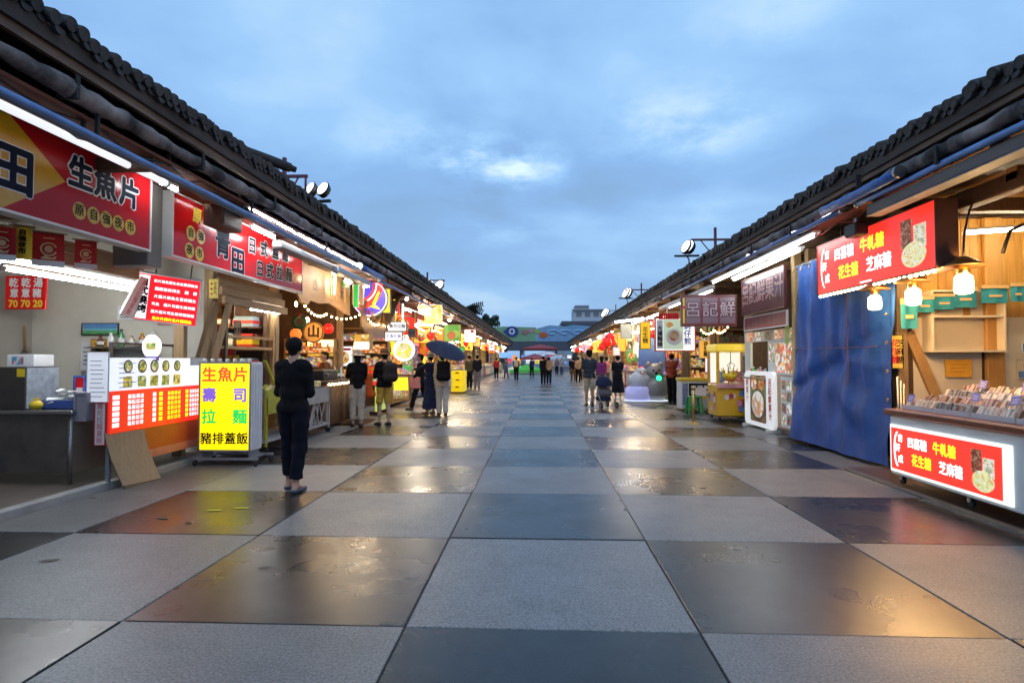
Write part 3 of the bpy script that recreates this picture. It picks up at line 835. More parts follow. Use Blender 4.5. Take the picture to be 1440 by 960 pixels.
b = MB(); b.ball((0, 0, .13), .16, 12, 8, (1, .8, .85)); b.ball((-.03, 0, .24), .06, 8, 6); b.build('sack', mat('red_film', (.6, .015, .06), .3, bump=.6, bscale=18), t)
b = MB(); b.tube([(-.05, 0, .27), (-.03, 0, .33), (.02, 0, .33), (.03, 0, .27)], .008); b.build('handle', mat('red_film', (.6, .015, .06)), t)
t = thing('blue_tray', 'blue plastic tray heaped with white wrappers on the steel table', 'tray', (-5.42, 6.62, .891))
b = MB()
for a in ((-.22, .22, -.16, .16, 0, .012), (-.22, -.208, -.16, .16, 0, .10), (.208, .22, -.16, .16, 0, .10), (-.22, .22, -.16, -.148, 0, .10), (-.22, .22, .148, .16, 0, .10)): b.box(*a)
b.build('crate', mat('blue_plastic', (.05, .10, .36), .45), t)
b = MB(); rr = random.Random(4)
for k in range(12):
    M1 = T(rr.uniform(-.15, .15), rr.uniform(-.1, .1), .07 + .012 * k, rr.uniform(0, 3)) @ Matrix.Rotation(rr.uniform(-.4, .4), 4, 'X')
    b.box(-.10, .10, -.035, .035, 0, .012, M1)
tag(b.build('wrapper', M_paper, t), kind='stuff')
t = thing('citrus_bag', 'small bright yellow packet at the near edge of the steel table', 'packet', (-5.66, 6.42, .891))
b = MB(); b.ball((0, 0, .05), .075, 10, 6, (1, .7, .7)); b.build('sack', M_yel, t); b = MB(); b.lathe([(.012, .09), (.03, .13)], 8); b.build('knot', M_yel, t)
# framed notice with a blank (its code is left out)
M_, w, h = fpix(103, 121, 528, 572, 6.75)
t = sign('framed_notice', 'blue framed red notice standing at the end of the steel table', 'notice', M_, w, h, .02, M_red, mat('blue_plastic', (.05, .10, .36)))
b = MB(); b.rect(w * .25, w * .75, h * .3, h * .62, .004); b.build('blank_square', M_paper, t)
M_, w, h = fpix(104, 123, 552, 592, 6.35)
t = sign('metal_cabinet', 'small grey lilac metal cupboard at the end of the steel table', 'cabinet', M_, w, h, .22, mat('lilac_grey_metal', (.30, .27, .30), .4), mat('lilac_grey_metal', (.30, .27, .30), .4))
# ladles on the divider wall
for k, (px, l, lab) in enumerate(((6, .42, 'steel ladle with dark cup hanging at the picture edge'), (20, .40, 'wooden handled ladle hanging between two others'), (36, .42, 'long wooden ladle hanging farthest from the picture edge'))):
    p = at(px, 468, Y=8.5)
    t = thing('ladle', lab, 'ladle', tuple(p), 'ladles hanging on the kitchen wall')
    b = MB(); b.cyl((0, -.03, .1), (.02 * k, -.03, -l * .7), .02, n=7); b.build('handle', M_steel if k == 0 else M_wood, t)
    b = MB(); b.ball((.02 * k, -.04, -l * .85), .10, 10, 6, (1, .7, .9)); b.build('cup', M_dsteel if k < 2 else M_steel, t)
b = MB(); b.box(-6.9, -5.2, 8.605, 8.619, .9, 1.28); b.build('splash_panel', mat('grey_green_splash', (.20, .24, .23), .35, var=.1), LB)
M_, w, h = fpix(115, 167, 454, 471, 8.58)
t = sign('landscape_picture', 'wide framed picture of blue sky and green hills on the kitchen wall', 'picture', M_, w, h, .02, M_paper, M_black, rw=.012)
for m, a in ((mat('sky_print', (.10, .25, .50), .4), (.55, .97)), (mat('hill_print', (.05, .25, .08), .4, col2=(.15, .4, .12), scale=8), (.03, .34)), (mat('lake_print', (.15, .45, .50), .4), (.34, .55))):
    b = MB(); b.rect(.02, w - .02, h * a[0], h * a[1], .004); b.build('print', m, t)
M_, w, h = fpix(128, 158, 476, 500, 8.5)
t = sign('order_board', 'orange yellow notice board low on the kitchen wall', 'notice board', M_, w, h, .02, mat('orange_board', (.65, .33, .02), .5, var=.1), M_wood)
print_lines(t, .04, w - .04, [h * .3, h * .5, h * .7], M_ink, seed=9)
# ---- LED menu box hung below the second sign
p0 = at(187, 449, Y=7.3); p1 = at(276, 460, Y=7.62); p2 = at(206, 384, Y=7.25)
M_ = frame(p0, p1 - p0, p2 - p0); w = (p1 - p0).length; h = (p2 - p0).length
E_red = glow('backlit_red', (.9, .012, .022), .75)
E_white = glow('backlit_white', (1.0, .92, .96), .9)
E_yel = glow('backlit_yellow', (1.0, .72, .01), 1.05)
t = sign('lightbox_menu', 'tilted red lightbox menu with white writing hung under the bright red sign', 'lightbox menu', M_, w, h, .17, E_red, M_white, rw=.015)
sxc = .075 / 1
text(t, '日式燒烤', .075, h * .52, .115, M_ink, .009, vert=True, bold=.006)
b = MB(); b.rect(.018, .135, .03, h - .03, .005); b.build('print_strip', E_white, t)
for k, (ya, nn, a) in enumerate(((.86, 12, .16), (.70, 10, .26), (.54, 10, .26), (.38, 11, .20), (.22, 11, .20))):
    block_rows(t, w * a if a > .2 else .17, w * .96, h * (ya - .065), h * (ya + .065), nn, 1, E_white, skip=.08, seed=20 + k, bold=.0012)
block_rows(t, w * .27, w * .93, h * .03, h * .13, 10, 1, E_yel, seed=31, bold=.003)
b = MB(); b.cyl((w * .25, h, -.08), (w * .25, h + .18, -.08), .008, n=6); b.cyl((w * .8, h, -.08), (w * .8, h + .18, -.08), .008, n=6); tag(b.build('hanger', M_black, t), kind='stuff')
p0 = at(168, 441, Y=7.02); p1 = at(186, 448, Y=7.27); p2 = at(187, 384, Y=6.98)
M_ = frame(p0, p1 - p0, p2 - p0); w = (p1 - p0).length; h = (p2 - p0).length
t = sign('paper_strip', 'narrow white strip with red writing on the near side of the lightbox menu', 'paper strip', M_, w, h, .02, M_paper, M_white, rw=.004)
text(t, '壽司拉麵蓋飯', w * .5, h * .5, h * .15, M_redink, .004, vert=True)
M_, w, h = fpix(292, 308, 392, 420, 8.1)
t = sign('paper_strip', 'small yellow card with red dots hung under the bright red sign', 'card', M_, w, h, .01, mat('yellow_card', (.75, .58, .10), .6), M_wood, rw=.006)
for k in range(3):
    b = MB(); b.disc(w * .35, h * (.25 + .25 * k), w * .12, .004, 10); b.build('red_dot', M_redink, t); 
text(t, '生魚片', w * .7, h * .5, h * .22, M_ink, .004, vert=True)
# ---- lightbox counter
cy0, cy1 = 6.42, 8.30
t = thing('menu_counter', 'glowing white and red menu counter with orange base beside the yellow sign', 'menu counter', LF(-4.80, cy0, .075)); L_ = cy1 - cy0
b = MB(); b.box(.75, L_, .17, 1.36, -.42, -.03, bev=.01); b.build('body', M_grey, t)
b = MB(); b.box(0, .745, .50, 1.38, -.06, -.03); b.build('back_sheet', M_grey, t)
b = MB(); b.box(.02, .06, 0, .495, -.06, -.02); b.build('leg', M_grey, t)
b = MB(); b.box(.35, L_ - .01, .18, .56, -.029, -.012); b.build('lower_panel', M_orange, t)
b = MB(); b.box(.35, L_ - .01, .17, .27, -.011, -.002); b.build('skirting', mat('salmon_panel', (.70, .22, .12), .4), t)
b = MB(); b.box(0, L_, .545, 1.02, -.028, 0); o = b.build('red_panel', glow('backlit_menu_red', (.80, .025, .010), .62), t)
b = MB(); b.box(0, L_, 1.024, 1.40, -.028, 0); b.build('white_panel', glow('backlit_menu_white', (.84, .88, .98), .55), t)
b = MB(); b.box(L_ * .80, L_, 1.30, 1.405, -.03, .006); b.build('grey_strip', mat('grey_strip', (.45, .45, .47), .4), t)
for x0, x1, nx, m, sd in ((.02, .16, 1, E_white, 1), (.28, .56, 4, E_white, 2), (.72, .80, 1, E_white, 3), (.84, .93, 1, E_yel, 4), (1.02, 1.30, 4, E_yel, 5), (1.40, 1.48, 1, E_yel, 6), (1.50, 1.85, 6, E_white, 7)):
    for r_ in range(6):
        b = MB()
        for i in range(nx):
            cw = (x1 - x0) / nx; a0 = x0 + i * cw + cw * .08; rr = random.Random(sd * 10 + r_ * 7 + i)
            b.rect(a0, a0 + cw * .78, .61 + r_ * .063, .61 + r_ * .063 + .047, .003)
        tag(b.build('price_plate', m, t), kind='stuff')
block_rows(t, .28, .56, .60, .99, 4, 6, M_redink, z=.005, size=.05, seed=5, bold=0)
block_rows(t, 1.02, 1.30, .60, .99, 4, 6, M_redink, z=.005, size=.05, seed=6, bold=0)
block_rows(t, 1.50, 1.85, .60, .99, 6, 6, M_redink, z=.005, size=.045, seed=8, bold=0)
fm1 = food('dish_print', [(.28, .36, .08), (.55, .5, .18), (.12, .25, .06), (.75, .7, .5), (.45, .42, .1)], 26, emit=.35)
fm2 = food('bowl_print', [(.62, .48, .05), (.3, .35, .06), (.75, .65, .25), (.15, .2, .05)], 26, emit=.35)
E_dark = mat('dark_bowl_print', (.03, .05, .04), .4)
for k, (px, r_) in enumerate(((180, .082), (200, .085), (217, .085), (233, .078), (249, .075))):
    x = at(px, 515, X=-4.8).y - cy0
    b = MB(); b.disc(x, 1.30, r_ * .95, .003, 20); b.build('bowl_picture', E_dark, t)
    b = MB(); b.disc(x, 1.30, r_ * .72, .006, 18); b.build('dish_picture', fm1 if k % 2 == 0 else fm2, t)
    b = MB(); b.rect(x - .08, x + .075, 1.055, 1.055 + .13, .003); b.build('dish_picture', fm1 if k % 2 else fm2, t)
print_lines(t, .10, .42, [1.06 + .055 * i for i in range(6)], mat('blue_grey_ink', (.25, .28, .5), .5), z=.004, hgt=.010)
t = sign('price_sheet', 'white printed price sheet pinned over the near end of the glowing counter', 'price sheet', FF(-5.06, 6.40, .98), .25, .56, .012, glow('lit_sheet', (.75, .78, .85), .38), M_paper, rw=.004)  # paper face given an added glow so it reads bright white
print_lines(t, .03, .23, [.06 + .05 * i for i in range(9)], M_ink, hgt=.007, seed=12)
t = sign('price_sheet', 'tall white strip with red writing at the near foot of the glowing counter', 'paper strip', FF(-4.95, 6.385, .50), .13, .47, .015, M_paper, M_redink, rw=.006)
text(t, '壽司拉麵蓋飯', .06, .24, .075, M_redink, .004, vert=True)
t = thing('oval_sign', 'white oval sign with a small picture standing on the glowing counter', 'oval sign', FF(at(213, 488, Y=7.2).x, 7.2, 1.46))
b = MB(); b.slab([(.12 * math.cos(a * PI / 12), .16 + .15 * math.sin(a * PI / 12)) for a in range(24)], -.02, 0); b.build('plate', E_white, t)
b = MB(); b.rect(-.07, .07, .12, .21, .004); b.build('picture', fm1, t)
b = MB(); b.box(-.08, .08, -.02, .035, -.03, .008); b.build('foot', mat('violet_plastic', (.18, .12, .55), .4), t)
t = thing('metal_rack', 'thin dark metal frame standing behind the white oval sign', 'frame', LF(-5.2, 6.95, .95))
b = MB(); b.box(0, .03, 0, .72, -.03, 0); b.box(1.25, 1.28, 0, .72, -.03, 0); tag(b.build('upright', M_dsteel, t), kind='stuff')
b = MB(); b.box(.03, 1.25, .69, .72, -.03, 0); b.build('top_rail', M_dsteel, t)
t = thing('plywood_sheet', 'warped plywood sheet leaning on the orange counter base', 'plywood sheet', (-4.80, 6.42, .0))
b = MB(); vs = []; fs = []
for j in range(7):
    v = j / 6
    for i in range(4):
        u = i / 3
        vs.append((-.02 + .17 * (1 - v) ** 1.6 + .03 * u, .03 + u * .62 - .08 * v, .006 + v * .60 + .03 * (1 - u)))
for j in range(6):
    for i in range(3): k = j * 4 + i; fs.append([k, k + 1, k + 5, k + 4])
n0 = len(vs); vs += [(x - .012, y, z) for x, y, z in vs]; fs += [[n0 + i for i in f[::-1]] for f in fs]
b.add(vs, fs, True); b.build('board', mat('bare_plywood', (.40, .27, .15), .7, var=.12, stretch=(4, 4, 1)), t)
b = MB(); b.box(.155, .165, .04, .64, .0, .02); b.build('bottom_edge', M_wood_h, t)
# ---- yellow standing sign
t = thing('standing_sign', 'glowing yellow standing sign on casters listing 生魚片 and 豬排蓋飯', 'standing sign', FF(-4.67, 7.93, .0) )
w, h = .73, 1.22
b = MB(); b.box(0, w, .20, .20 + h, -.34, -.004, bev=.01); b.build('case', M_white, t)
b = MB(); b.rect(.02, w - .02, .22, .18 + h, .003); b.build('face', glow('backlit_sign_yellow', (1.0, .78, .002), .85), t)
b = MB(); b.box(0, w, .20, .22, -.003, .012); b.box(0, w, .18 + h, .20 + h, -.003, .012); b.box(0, .02, .22, .18 + h, -.003, .012); b.box(w - .02, w, .22, .18 + h, -.003, .012); tag(b.build('frame', M_grey, t), kind='stuff')
for k in range(7):
    b = MB(); b.lathe([(.022, 0), (.03, .02), (.02, .045)], 8, Matrix.Translation((.05 + k * .105, .205 + h, -.05)) @ Matrix.Rotation(R(-90), 4, 'X')); b.build('lamp_cap', M_white, t)
for k in range(4):
    b = MB(); b.box(w + .0, w + .008, .24 , .16 + h, -.32 + k * .08, -.28 + k * .08); b.build('side_rib', mat('pale_side_rib', (.6, .62, .66), .4), t)
RD = glow('print_red', (.95, .06, .01), .9); BL = glow('print_blue', (.16, .10, .60), .7); GR = glow('print_green', (.01, .52, .08), .8)
def vtext(s, xs, y, m, sz, bold):
    for c, x in zip(s, xs): text(t, c, x, y, sz, m, .007, bold=bold)
vtext('生魚片', (.145, .365, .585), 1.235, RD, .215, .007)
vtext('壽司', (.145, .58), .955, BL, .205, .007)
vtext('拉麵', (.145, .58), .66, GR, .21, .007)
vtext('豬排蓋飯', (.11, .28, .45, .62), .365, M_ink, .168, .004)
b = MB(); b.box(-.06, w + .12, .085, .115, -.46, -.42); b.box(-.06, w + .12, .085, .115, -.0, .04); b.box(0, .04, .085, .115, -.42, 0); b.box(w - .04, w, .085, .115, -.42, 0)
b.box(.02, .05, .115, .20, -.30, -.05); b.box(w - .05, w - .02, .115, .20, -.30, -.05); tag(b.build('stand', M_grey, t), kind='stuff')
for x, zz in ((-.03, .02), (w + .09, .02), (-.03, -.44), (w + .09, -.44)):
    b = MB(); b.cyl((x - .015, .042, zz), (x + .015, .042, zz), .040, n=12); b.build('caster', M_rubber, t)
M_, w, h = fpix(347, 363, 507, 552, 8.75)
t = sign('small_red_sign', 'small red sign with white writing just behind the yellow standing sign', 'small sign', M_, w, h, .03, mat('bright_red_print', (.62, .02, .02), .4), M_red, rw=.01)
text(t, '一言飯', w / 2, h * .5, h * .24, M_whiteink, .005, vert=True, bold=.003)
b = MB(); b.box(w * .4, w * .6, -at(355, 552, Y=8.75).z + .08, -.005, -.02, -.0); b.build('pole', M_grey, t)
# ---- shelves of the second stall
for z in (1.98, 1.80):
    b = MB(); b.bar((-4.95, 8.9, z - .15), (-4.86, 10.5, z - .15), .06, .045); b.build('rail', M_oak, LB)
for y in (9.05, 10.45):
    b = MB(); b.bar((-4.93, y, .1), (-4.93, y, 2.3), .07); b.build('upright', M_dwood, LB)
b = MB(); b.bar((-4.86, 10.56, .9), (-4.86, 10.56, 2.35), .06); b.build('upright', M_oak, LB)
for z in (1.18, 1.62, 2.02):
    b = MB(); b.box(-5.0, -7.0, 10.35, 10.745, z, z + .03); b.build('shelf', M_dwood, LB)
rr = random.Random(11)
bx = [mat('orange_carton', (.62, .20, .03), .6, var=.15), mat('red_carton', (.55, .03, .02), .6, var=.15), mat('tan_carton', (.52, .34, .14), .7, var=.1), mat('pale_blue_carton', (.25, .42, .52), .6)]
band = [mat('grey_band', (.12, .12, .13), .5), M_yelink, M_whiteink, M_redink]
desc = ['orange', 'red', 'tan', 'pale blue']; bdesc = ['grey', 'yellow', 'white', 'red']
used = set(); n = 0
lv = {1.21: 'lowest', 1.65: 'middle', 2.05: 'top'}
for z in (1.21, 1.65, 2.05):
    x = -5.15
    slot = 0
    while x > -6.8:
        w = rr.uniform(.24, .38); h = rr.uniform(.18, .34); ci = rr.randrange(4); bi = rr.randrange(4)
        lab = '%s carton with a %s band on the %s shelf, number %s from the street' % (desc[ci], bdesc[bi], lv[z], ['one', 'two', 'three', 'four', 'five', 'six', 'seven'][slot])
        lab = '%s carton with %s band, %s from the street, %s shelf behind the yellow sign' % (desc[ci], bdesc[bi], ['first', 'second', 'third', 'fourth', 'fifth', 'sixth', 'seventh'][slot], lv[z])
        carton(lab, T(x - w / 2, 10.52, z), w, .26, h, bx[ci], group='cartons on the shelves behind the yellow sign', lid=band[bi])
        x -= w + rr.uniform(.02, .12); slot += 1
for k, (px, py0, py1, wpx, col, lab) in enumerate(((304, 460, 480, 32, (.62, .05, .02), 'wide red poster with pale writing hung in the shelf stall'), (305, 430, 440, 50, (.66, .24, .03), 'orange poster under the beams of the shelf stall'), (317, 490, 515, 28, (.60, .02, .02), 'bright red poster low in the shelf stall'), (334, 455, 470, 10, (.7, .6, .45), 'narrow white poster between the uprights of the shelf stall'))):
    M_, w, h = fpix(px - wpx / 2, px + wpx / 2, py0 - 4, py1 + 8, 9.6 + .05 * k)
    t = sign('poster', lab, 'poster', M_, w, h, .02, mat('poster_%d' % k, col, .5, var=.25, scale=7), M_dwood, 'posters in the shelf stall', rw=.01)
    text(t, '日式拉麵', w / 2, h * .5, h * .28, M_yelink if k < 3 else M_ink, .005, bold=.002)
tube_lamp('lit tube under the beams of the shelf stall behind the bright red sign', (-4.80, 9.55, 2.30), (-4.80, 10.72, 2.32), .018)
plight((-5.6, 9.7, 2.2), 26, (1, .62, .30))  # added warm fill light for the shelf stall, no lamp hangs here
# ---- produce cart with lattice front
t = thing('produce_cart', 'long lattice fronted produce cart, lime green at its near half and grey beyond', 'produce cart', LF(-4.22, 8.98, 0)); L_ = 2.82
lime = mat('lime_paint', (.40, .40, .03), .5, var=.15); gw = mat('grey_white_paint', (.40, .38, .36), .5, var=.2, bump=.1)
b = MB(); b.box(0, L_ * .48, .60, .98, -.03, 0); o = b.build('apron', lime, t); o['label'] = 'lime green apron panel'
b = MB(); b.box(L_ * .48 + .004, L_, .62, .90, -.03, 0); o = b.build('apron', gw, t); o['label'] = 'grey white apron panel'
b = MB(); b.box(0, L_, .86, .89, -.75, -.032); b.build('tray', M_grey, t)
for x in (0.02, L_ * .5, L_ - .05):
    for z_ in (-.04, -.72):
        b = MB(); b.box(x, x + .04, .10, .86, z_, z_ + .04); b.build('leg', gw if x > .5 else lime, t)
b = MB(); b.box(0, L_, .16, .20, -.72, -.005); b.build('lower_shelf', gw, t)
rr = random.Random(5)
for (x0, x1, m, n) in ((.08, L_ * .46, lime, 6), (L_ * .54, L_ - .08, gw, 14)):
    for k in range(n):
        xa = rr.uniform(x0, x1); xb = min(x1, max(x0, xa + rr.uniform(-.25, .25)))
        b = MB(); b.bar((xa, .20, -.02 - .012 * (k % 2)), (xb, .61, -.02 - .012 * (k % 2)), .028, .012, up=(0, 0, 1)); b.build('lattice_stick', m, t)
for x in (.04, L_ - .05):
    b = MB(); b.cyl((x, .05, -.03), (x + .03, .05, -.03), .05, n=12); b.build('caster', M_rubber, t)
gm = [mat('leaf_green_pod', (.20, .40, .03), .5, var=.25), mat('yellow_green_pod', (.50, .52, .05), .5, var=.2), mat('dark_leaf', (.05, .16, .03), .6, var=.3), mat('pale_fruit', (.66, .56, .25), .5, var=.2)]
gl = ['leaf green', 'yellow green', 'dark green', 'pale yellow']
for k in range(16):
    ci = k % 4; x = .12 + .148 * k
    nm = 'fruit_heap'
    q = thing(nm, '%s heap of produce on the lattice cart, %s along from its near end' % (gl[ci], ['first', 'second', 'third', 'fourth', 'fifth', 'sixth', 'seventh', 'eighth', 'ninth', 'tenth', 'eleventh', 'twelfth', 'thirteenth', 'fourteenth', 'fifteenth', 'last'][k]), 'produce heap', tuple(t.matrix_basis @ Vector((x * 1.15, .892, -.22 - .12 * (k % 3)))), 'heaps of produce on the lattice cart')
    b = MB()
    for j in range(9):
        a = rr.uniform(0, 6.28); r_ = rr.uniform(0, .09); L0 = rr.uniform(.10, .2)
        c = Vector((r_ * math.cos(a), r_ * math.sin(a), .035 + .03 * (j // 3))); d = Vector((math.cos(a * 3), math.sin(a * 3), rr.uniform(-.1, .5))).normalized()
        if ci == 3: b.ball(c, .05, 8, 6)
        else: b.tube([c - d * L0 / 2, c + Vector((0, 0, .015)), c + d * L0 / 2], [.008, .026, .006], 6)
    tag(b.build('produce', gm[ci], q), kind='stuff')
    b = MB(); b.lathe([(.11, 0), (.14, .03), (.135, .03), (.10, .006)], 12); b.build('dish', M_grey, q)
t = thing('lime_board', 'narrow lime green board propped upright in the produce cart', 'board', tuple(at(388, 545, X=-4.45)))
b = MB(); b.bar((0, 0, 0), (-.14, -.12, .46), .15, .02); b.build('board', mat('lime_board', (.62, .66, .05), .5), t)
b = MB(); b.bar((-.02, .02, 0), (-.16, -.10, .40), .03, .02); b.build('stay', M_wood, t)
# ---- timber stall: carved header boards
hd = [(0, .22), (.25, .04), (.55, .02), (.7, .12), (1.2, .10), (1.7, .16), (2.2, .10), (2.7, .02), (3.1, .0), (3.1, .82), (0, .82)]
t = thing('carved_header', 'broad carved timber header board with a wavy lower edge over the dark stall', 'header board', LF(-4.45, 10.62, 2.50))
b = MB(); b.slab(hd, -.05, 0); b.build('board', mat('amber_board', (.26, .12, .035), .5, col2=(.38, .20, .065), scale=3, stretch=(1, 5, 5), bump=.2), t)
b = MB(); b.box(0, 3.1, .80, .86, .002, .04); b.build('top_rail', M_wood_h, t)
for k, (x, s_) in enumerate(((.9, '山'), (2.5, '木'))):
    text(t, s_, x, .42, .26, M_dwood, .004, bold=.004, name='carving')
for k, x in enumerate((1.55, 1.85, 2.45, 3.0)):
    q = thing('hanging_strip', ['pale wooden slat hanging before the carved header, nearest of four', 'pale slat hanging before the carved header beside the vertical tube', 'slender slat hanging before the carved header under the green tag', 'pale slat hanging at the far end of the carved header'][k], 'slat', LF(-4.36, 10.62 + x, 2.75), 'pale slats hanging before the carved header')
    b = MB(); b.box(0, .05, 0, .62, -.015, 0); b.build('slat', M_oak, q); b = MB(); b.cyl((.025, .62, -.007), (.025, .74, -.007), .004, n=5); b.build('string', M_paper, q)
tube_lamp('vertical lit tube hanging before the carved header', (-4.33, 12.3, 2.85), (-4.33, 12.32, 3.22), .014, G_tubew, case=False)
bulb('bare lit bulb before the carved header, nearer one', at(470, 383, X=-4.2), .045, G_bulbw)
bulb('bare lit bulb before the carved header, beside the green tag', at(487, 394, X=-4.2), .045, G_bulbw)
q = thing('green_tag', 'small bright green tag at the top of the carved header', 'tag', LF(-4.38, 13.0, 3.1))
b = MB(); b.box(0, .4, 0, .14, -.01, 0); b.build('plate', M_green, q); b = MB(); b.box(.18, .22, .14, .2, -.01, 0); b.build('clip', M_steel, q)
plight(tuple(at(478, 392, X=-3.9)), 8, (1, .70, .36))
# inside it: lantern, round sign, lit shelf
bulb('small warm bulb glowing deep inside the dark timber stall', (-5.15, 12.9, 2.35), .05, G_bulb)
bulb('tiny bulb glowing high inside the dark timber stall', (-5.2, 12.4, 2.65), .03, G_bulb)
plight((-5.3, 12.6, 2.2), 24, (1, .50, .18))
p = at(441, 467, Y=13.9)
q = thing('round_plaque', 'round wooden plaque with a 山 sign hanging in the dark timber stall', 'plaque', FF(p.x, 13.9, p.z))
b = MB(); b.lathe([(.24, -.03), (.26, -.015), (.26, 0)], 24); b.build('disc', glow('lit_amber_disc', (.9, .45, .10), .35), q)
b = MB(); b.lathe([(.26, 0.0), (.26, .02), (.22, .02), (.22, 0)], 24, caps=False); b.build('rim', M_oak, q)
text(q, '山', 0, 0, .32, M_dwood, .012, bold=.012)
for k, (x, z, w, h, gm_) in enumerate(((-5.65, 1.78, .62, .16, glow('lit_shelf', (1, .72, .28), 3.0)), (-5.65, 1.55, .62, .14, food('lit_jars', [(.8, .5, .05), (.7, .3, .03), (.4, .4, .05)], 16, emit=.8)))):
    q = thing('display_shelf', ['warmly lit display shelf inside the dark timber stall', 'row of amber jars below the lit shelf in the dark timber stall'][k], 'display', FF(x, 14.2, z))
    b = MB(); b.box(0, w, 0, h, -.12, 0); b.build('panel', gm_, q); b = MB(); b.box(-.04, w + .04, -.04, -.004, -.14, .03); b.build('ledge', M_oak, q)
def lantern(label, p, r, m, glowm=None, group=None):
    t = thing('paper_lantern', label, 'lantern', p, group)
    b = MB(); b.lathe([(.35 * r, -r), (.8 * r, -.7 * r), (r, -.15 * r), (r, .15 * r), (.8 * r, .7 * r), (.35 * r, r)], 14); b.build('shade', m, t)
    b = MB(); b.lathe([(.36 * r, r), (.36 * r, r * 1.14)], 12); b.lathe([(.36 * r, -r * 1.14), (.36 * r, -r)], 12); tag(b.build('ring', M_black, t), kind='stuff')
    b = MB(); b.cyl((0, 0, r * 1.14), (0, 0, r * 1.14 + .2), .005, n=5); b.build('cord', M_black, t)
    return t
G_lan = glow('lit_red_paper', (.72, .02, .012), .6); G_lano = glow('lit_orange_paper', (.95, .22, .03), .8)
lantern('small glowing orange lantern low inside the dark timber stall', tuple(at(416, 470, Y=12.4)), .12, G_lano)
lantern('small red lantern inside the dark timber stall by the plaque', tuple(at(462, 462, Y=13.6)), .12, G_lan)
p = at(421, 452, Y=12.0)
q = thing('wreath', 'small green and red wreath hung at the near side of the timber stall', 'wreath', FF(p.x, 12.0, p.z))
b = MB()
for k in range(20): b.ball((.12 * math.cos(k * PI / 10), .12 * math.sin(k * PI / 10), 0), .042, 6, 4)
tag(b.build('leaves', mat('wreath_green', (.04, .16, .05), .7), q), kind='stuff'); b = MB(); b.ball((0, .13, .03), .05, 8, 6); b.build('bow', M_redink, q)
# log counter
t = thing('log_counter', 'rough log fronted counter strung with lights where the hatted couple stand', 'counter', LF(-4.42, 12.0, .075)); L_ = 2.5
lg = mat('bark_log', (.20, .10, .04), .75, col2=(.36, .21, .10), scale=6, stretch=(5, 1, 5), bump=.4, objvar=.25)
rr = random.Random(8); x = .06
while x < L_ - .04:
    r_ = rr.uniform(.055, .085); b = MB(); b.cyl((x + r_, 0, -.06), (x + r_ + rr.uniform(-.02, .02), .88, -.06), r_, r_ * .92, n=9); b.build('log', lg, t); x += 2 * r_ + .004
b = MB(); b.box(0, L_, .88, .94, -.62, .06, bev=.012); b.build('countertop', M_dwood, t)
b = MB()
for k in range(40): b.ball((.03 + k * .062, .86 + .02 * math.sin(k * 1.9), .075), .012, 6, 4)
tag(b.build('string_light', G_dot, t), kind='stuff')
q = thing('grill_box', 'black grill box standing on the log counter', 'grill', LF(-4.55, 12.3, 1.015))
b = MB(); b.box(0, .9, 0, .22, -.36, 0, bev=.02); b.build('body', M_black, q); b = MB(); b.box(.05, .85, .221, .235, -.33, -.03); b.build('grate', M_dsteel, q); b = MB(); b.cyl((.2, .11, 0), (.2, .11, .04), .025, n=10); b.build('knob', M_steel, q)
for k in range(7):
    bottle(['amber sauce bottle nearest on the log counter', 'tall green bottle second on the log counter', 'white jar bottle third on the log counter', 'amber bottle in the middle of the log counter', 'red capped bottle fifth on the log counter', 'green bottle sixth on the log counter', 'pale bottle farthest on the log counter'][k], tuple(LF(-4.75, 13.3 + .14 * k, 1.015).translation), .22 + .03 * (k % 3), .035, [mat('amber_glass', (.4, .16, .03), .15), mat('green_glass', (.05, .22, .07), .15), M_paper][k % 3], [M_redink, M_black, M_white][k % 3], 'bottles on the log counter')
# ================================================================== RIGHT SIDE
# ---- candy cart: white chest on casters with a backlit red panel
cx0 = 4.03
t = thing('candy_cart', 'white candy cart on casters with glowing red panel and brown counter edge', 'candy cart', RF(cx0, 6.98, 0.06)); L_ = 3.3
M_cartw = mat('cart_white', (.78, .80, .77), .45, var=.08, scale=2, bump=.03)
b = MB(); b.box(0, L_, .10, .76, -.85, -.004, bev=.012); b.build('chest', M_cartw, t)
b = MB(); b.box(-.04, L_ + .02, .765, .835, -.90, .05, bev=.012); b.build('counter_edge', mat('red_brown_wood', (.13, .03, .015), .3, col2=(.20, .055, .03), scale=4, stretch=(.6, 6, 6)), t)
pw0, pw1, ph0, ph1 = .06, 1.66, .17, .63
b = MB(); b.box(pw0 - .03, pw1 + .10, ph0 - .03, ph1 + .03, -.002, .012); b.build('panel_rim', glow('lit_white_acrylic', (.92, .97, .90), .75), t)
b = MB(); b.box(pw0, pw1, ph0, ph1, .0125, .018); b.build('red_panel', glow('backlit_candy_red', (.92, .035, .022), .95), t)
E_w = glow('backlit_letter_white', (1, 1, 1), 1.3); E_y = glow('backlit_letter_yellow', (1.0, .80, .02), 1.15)
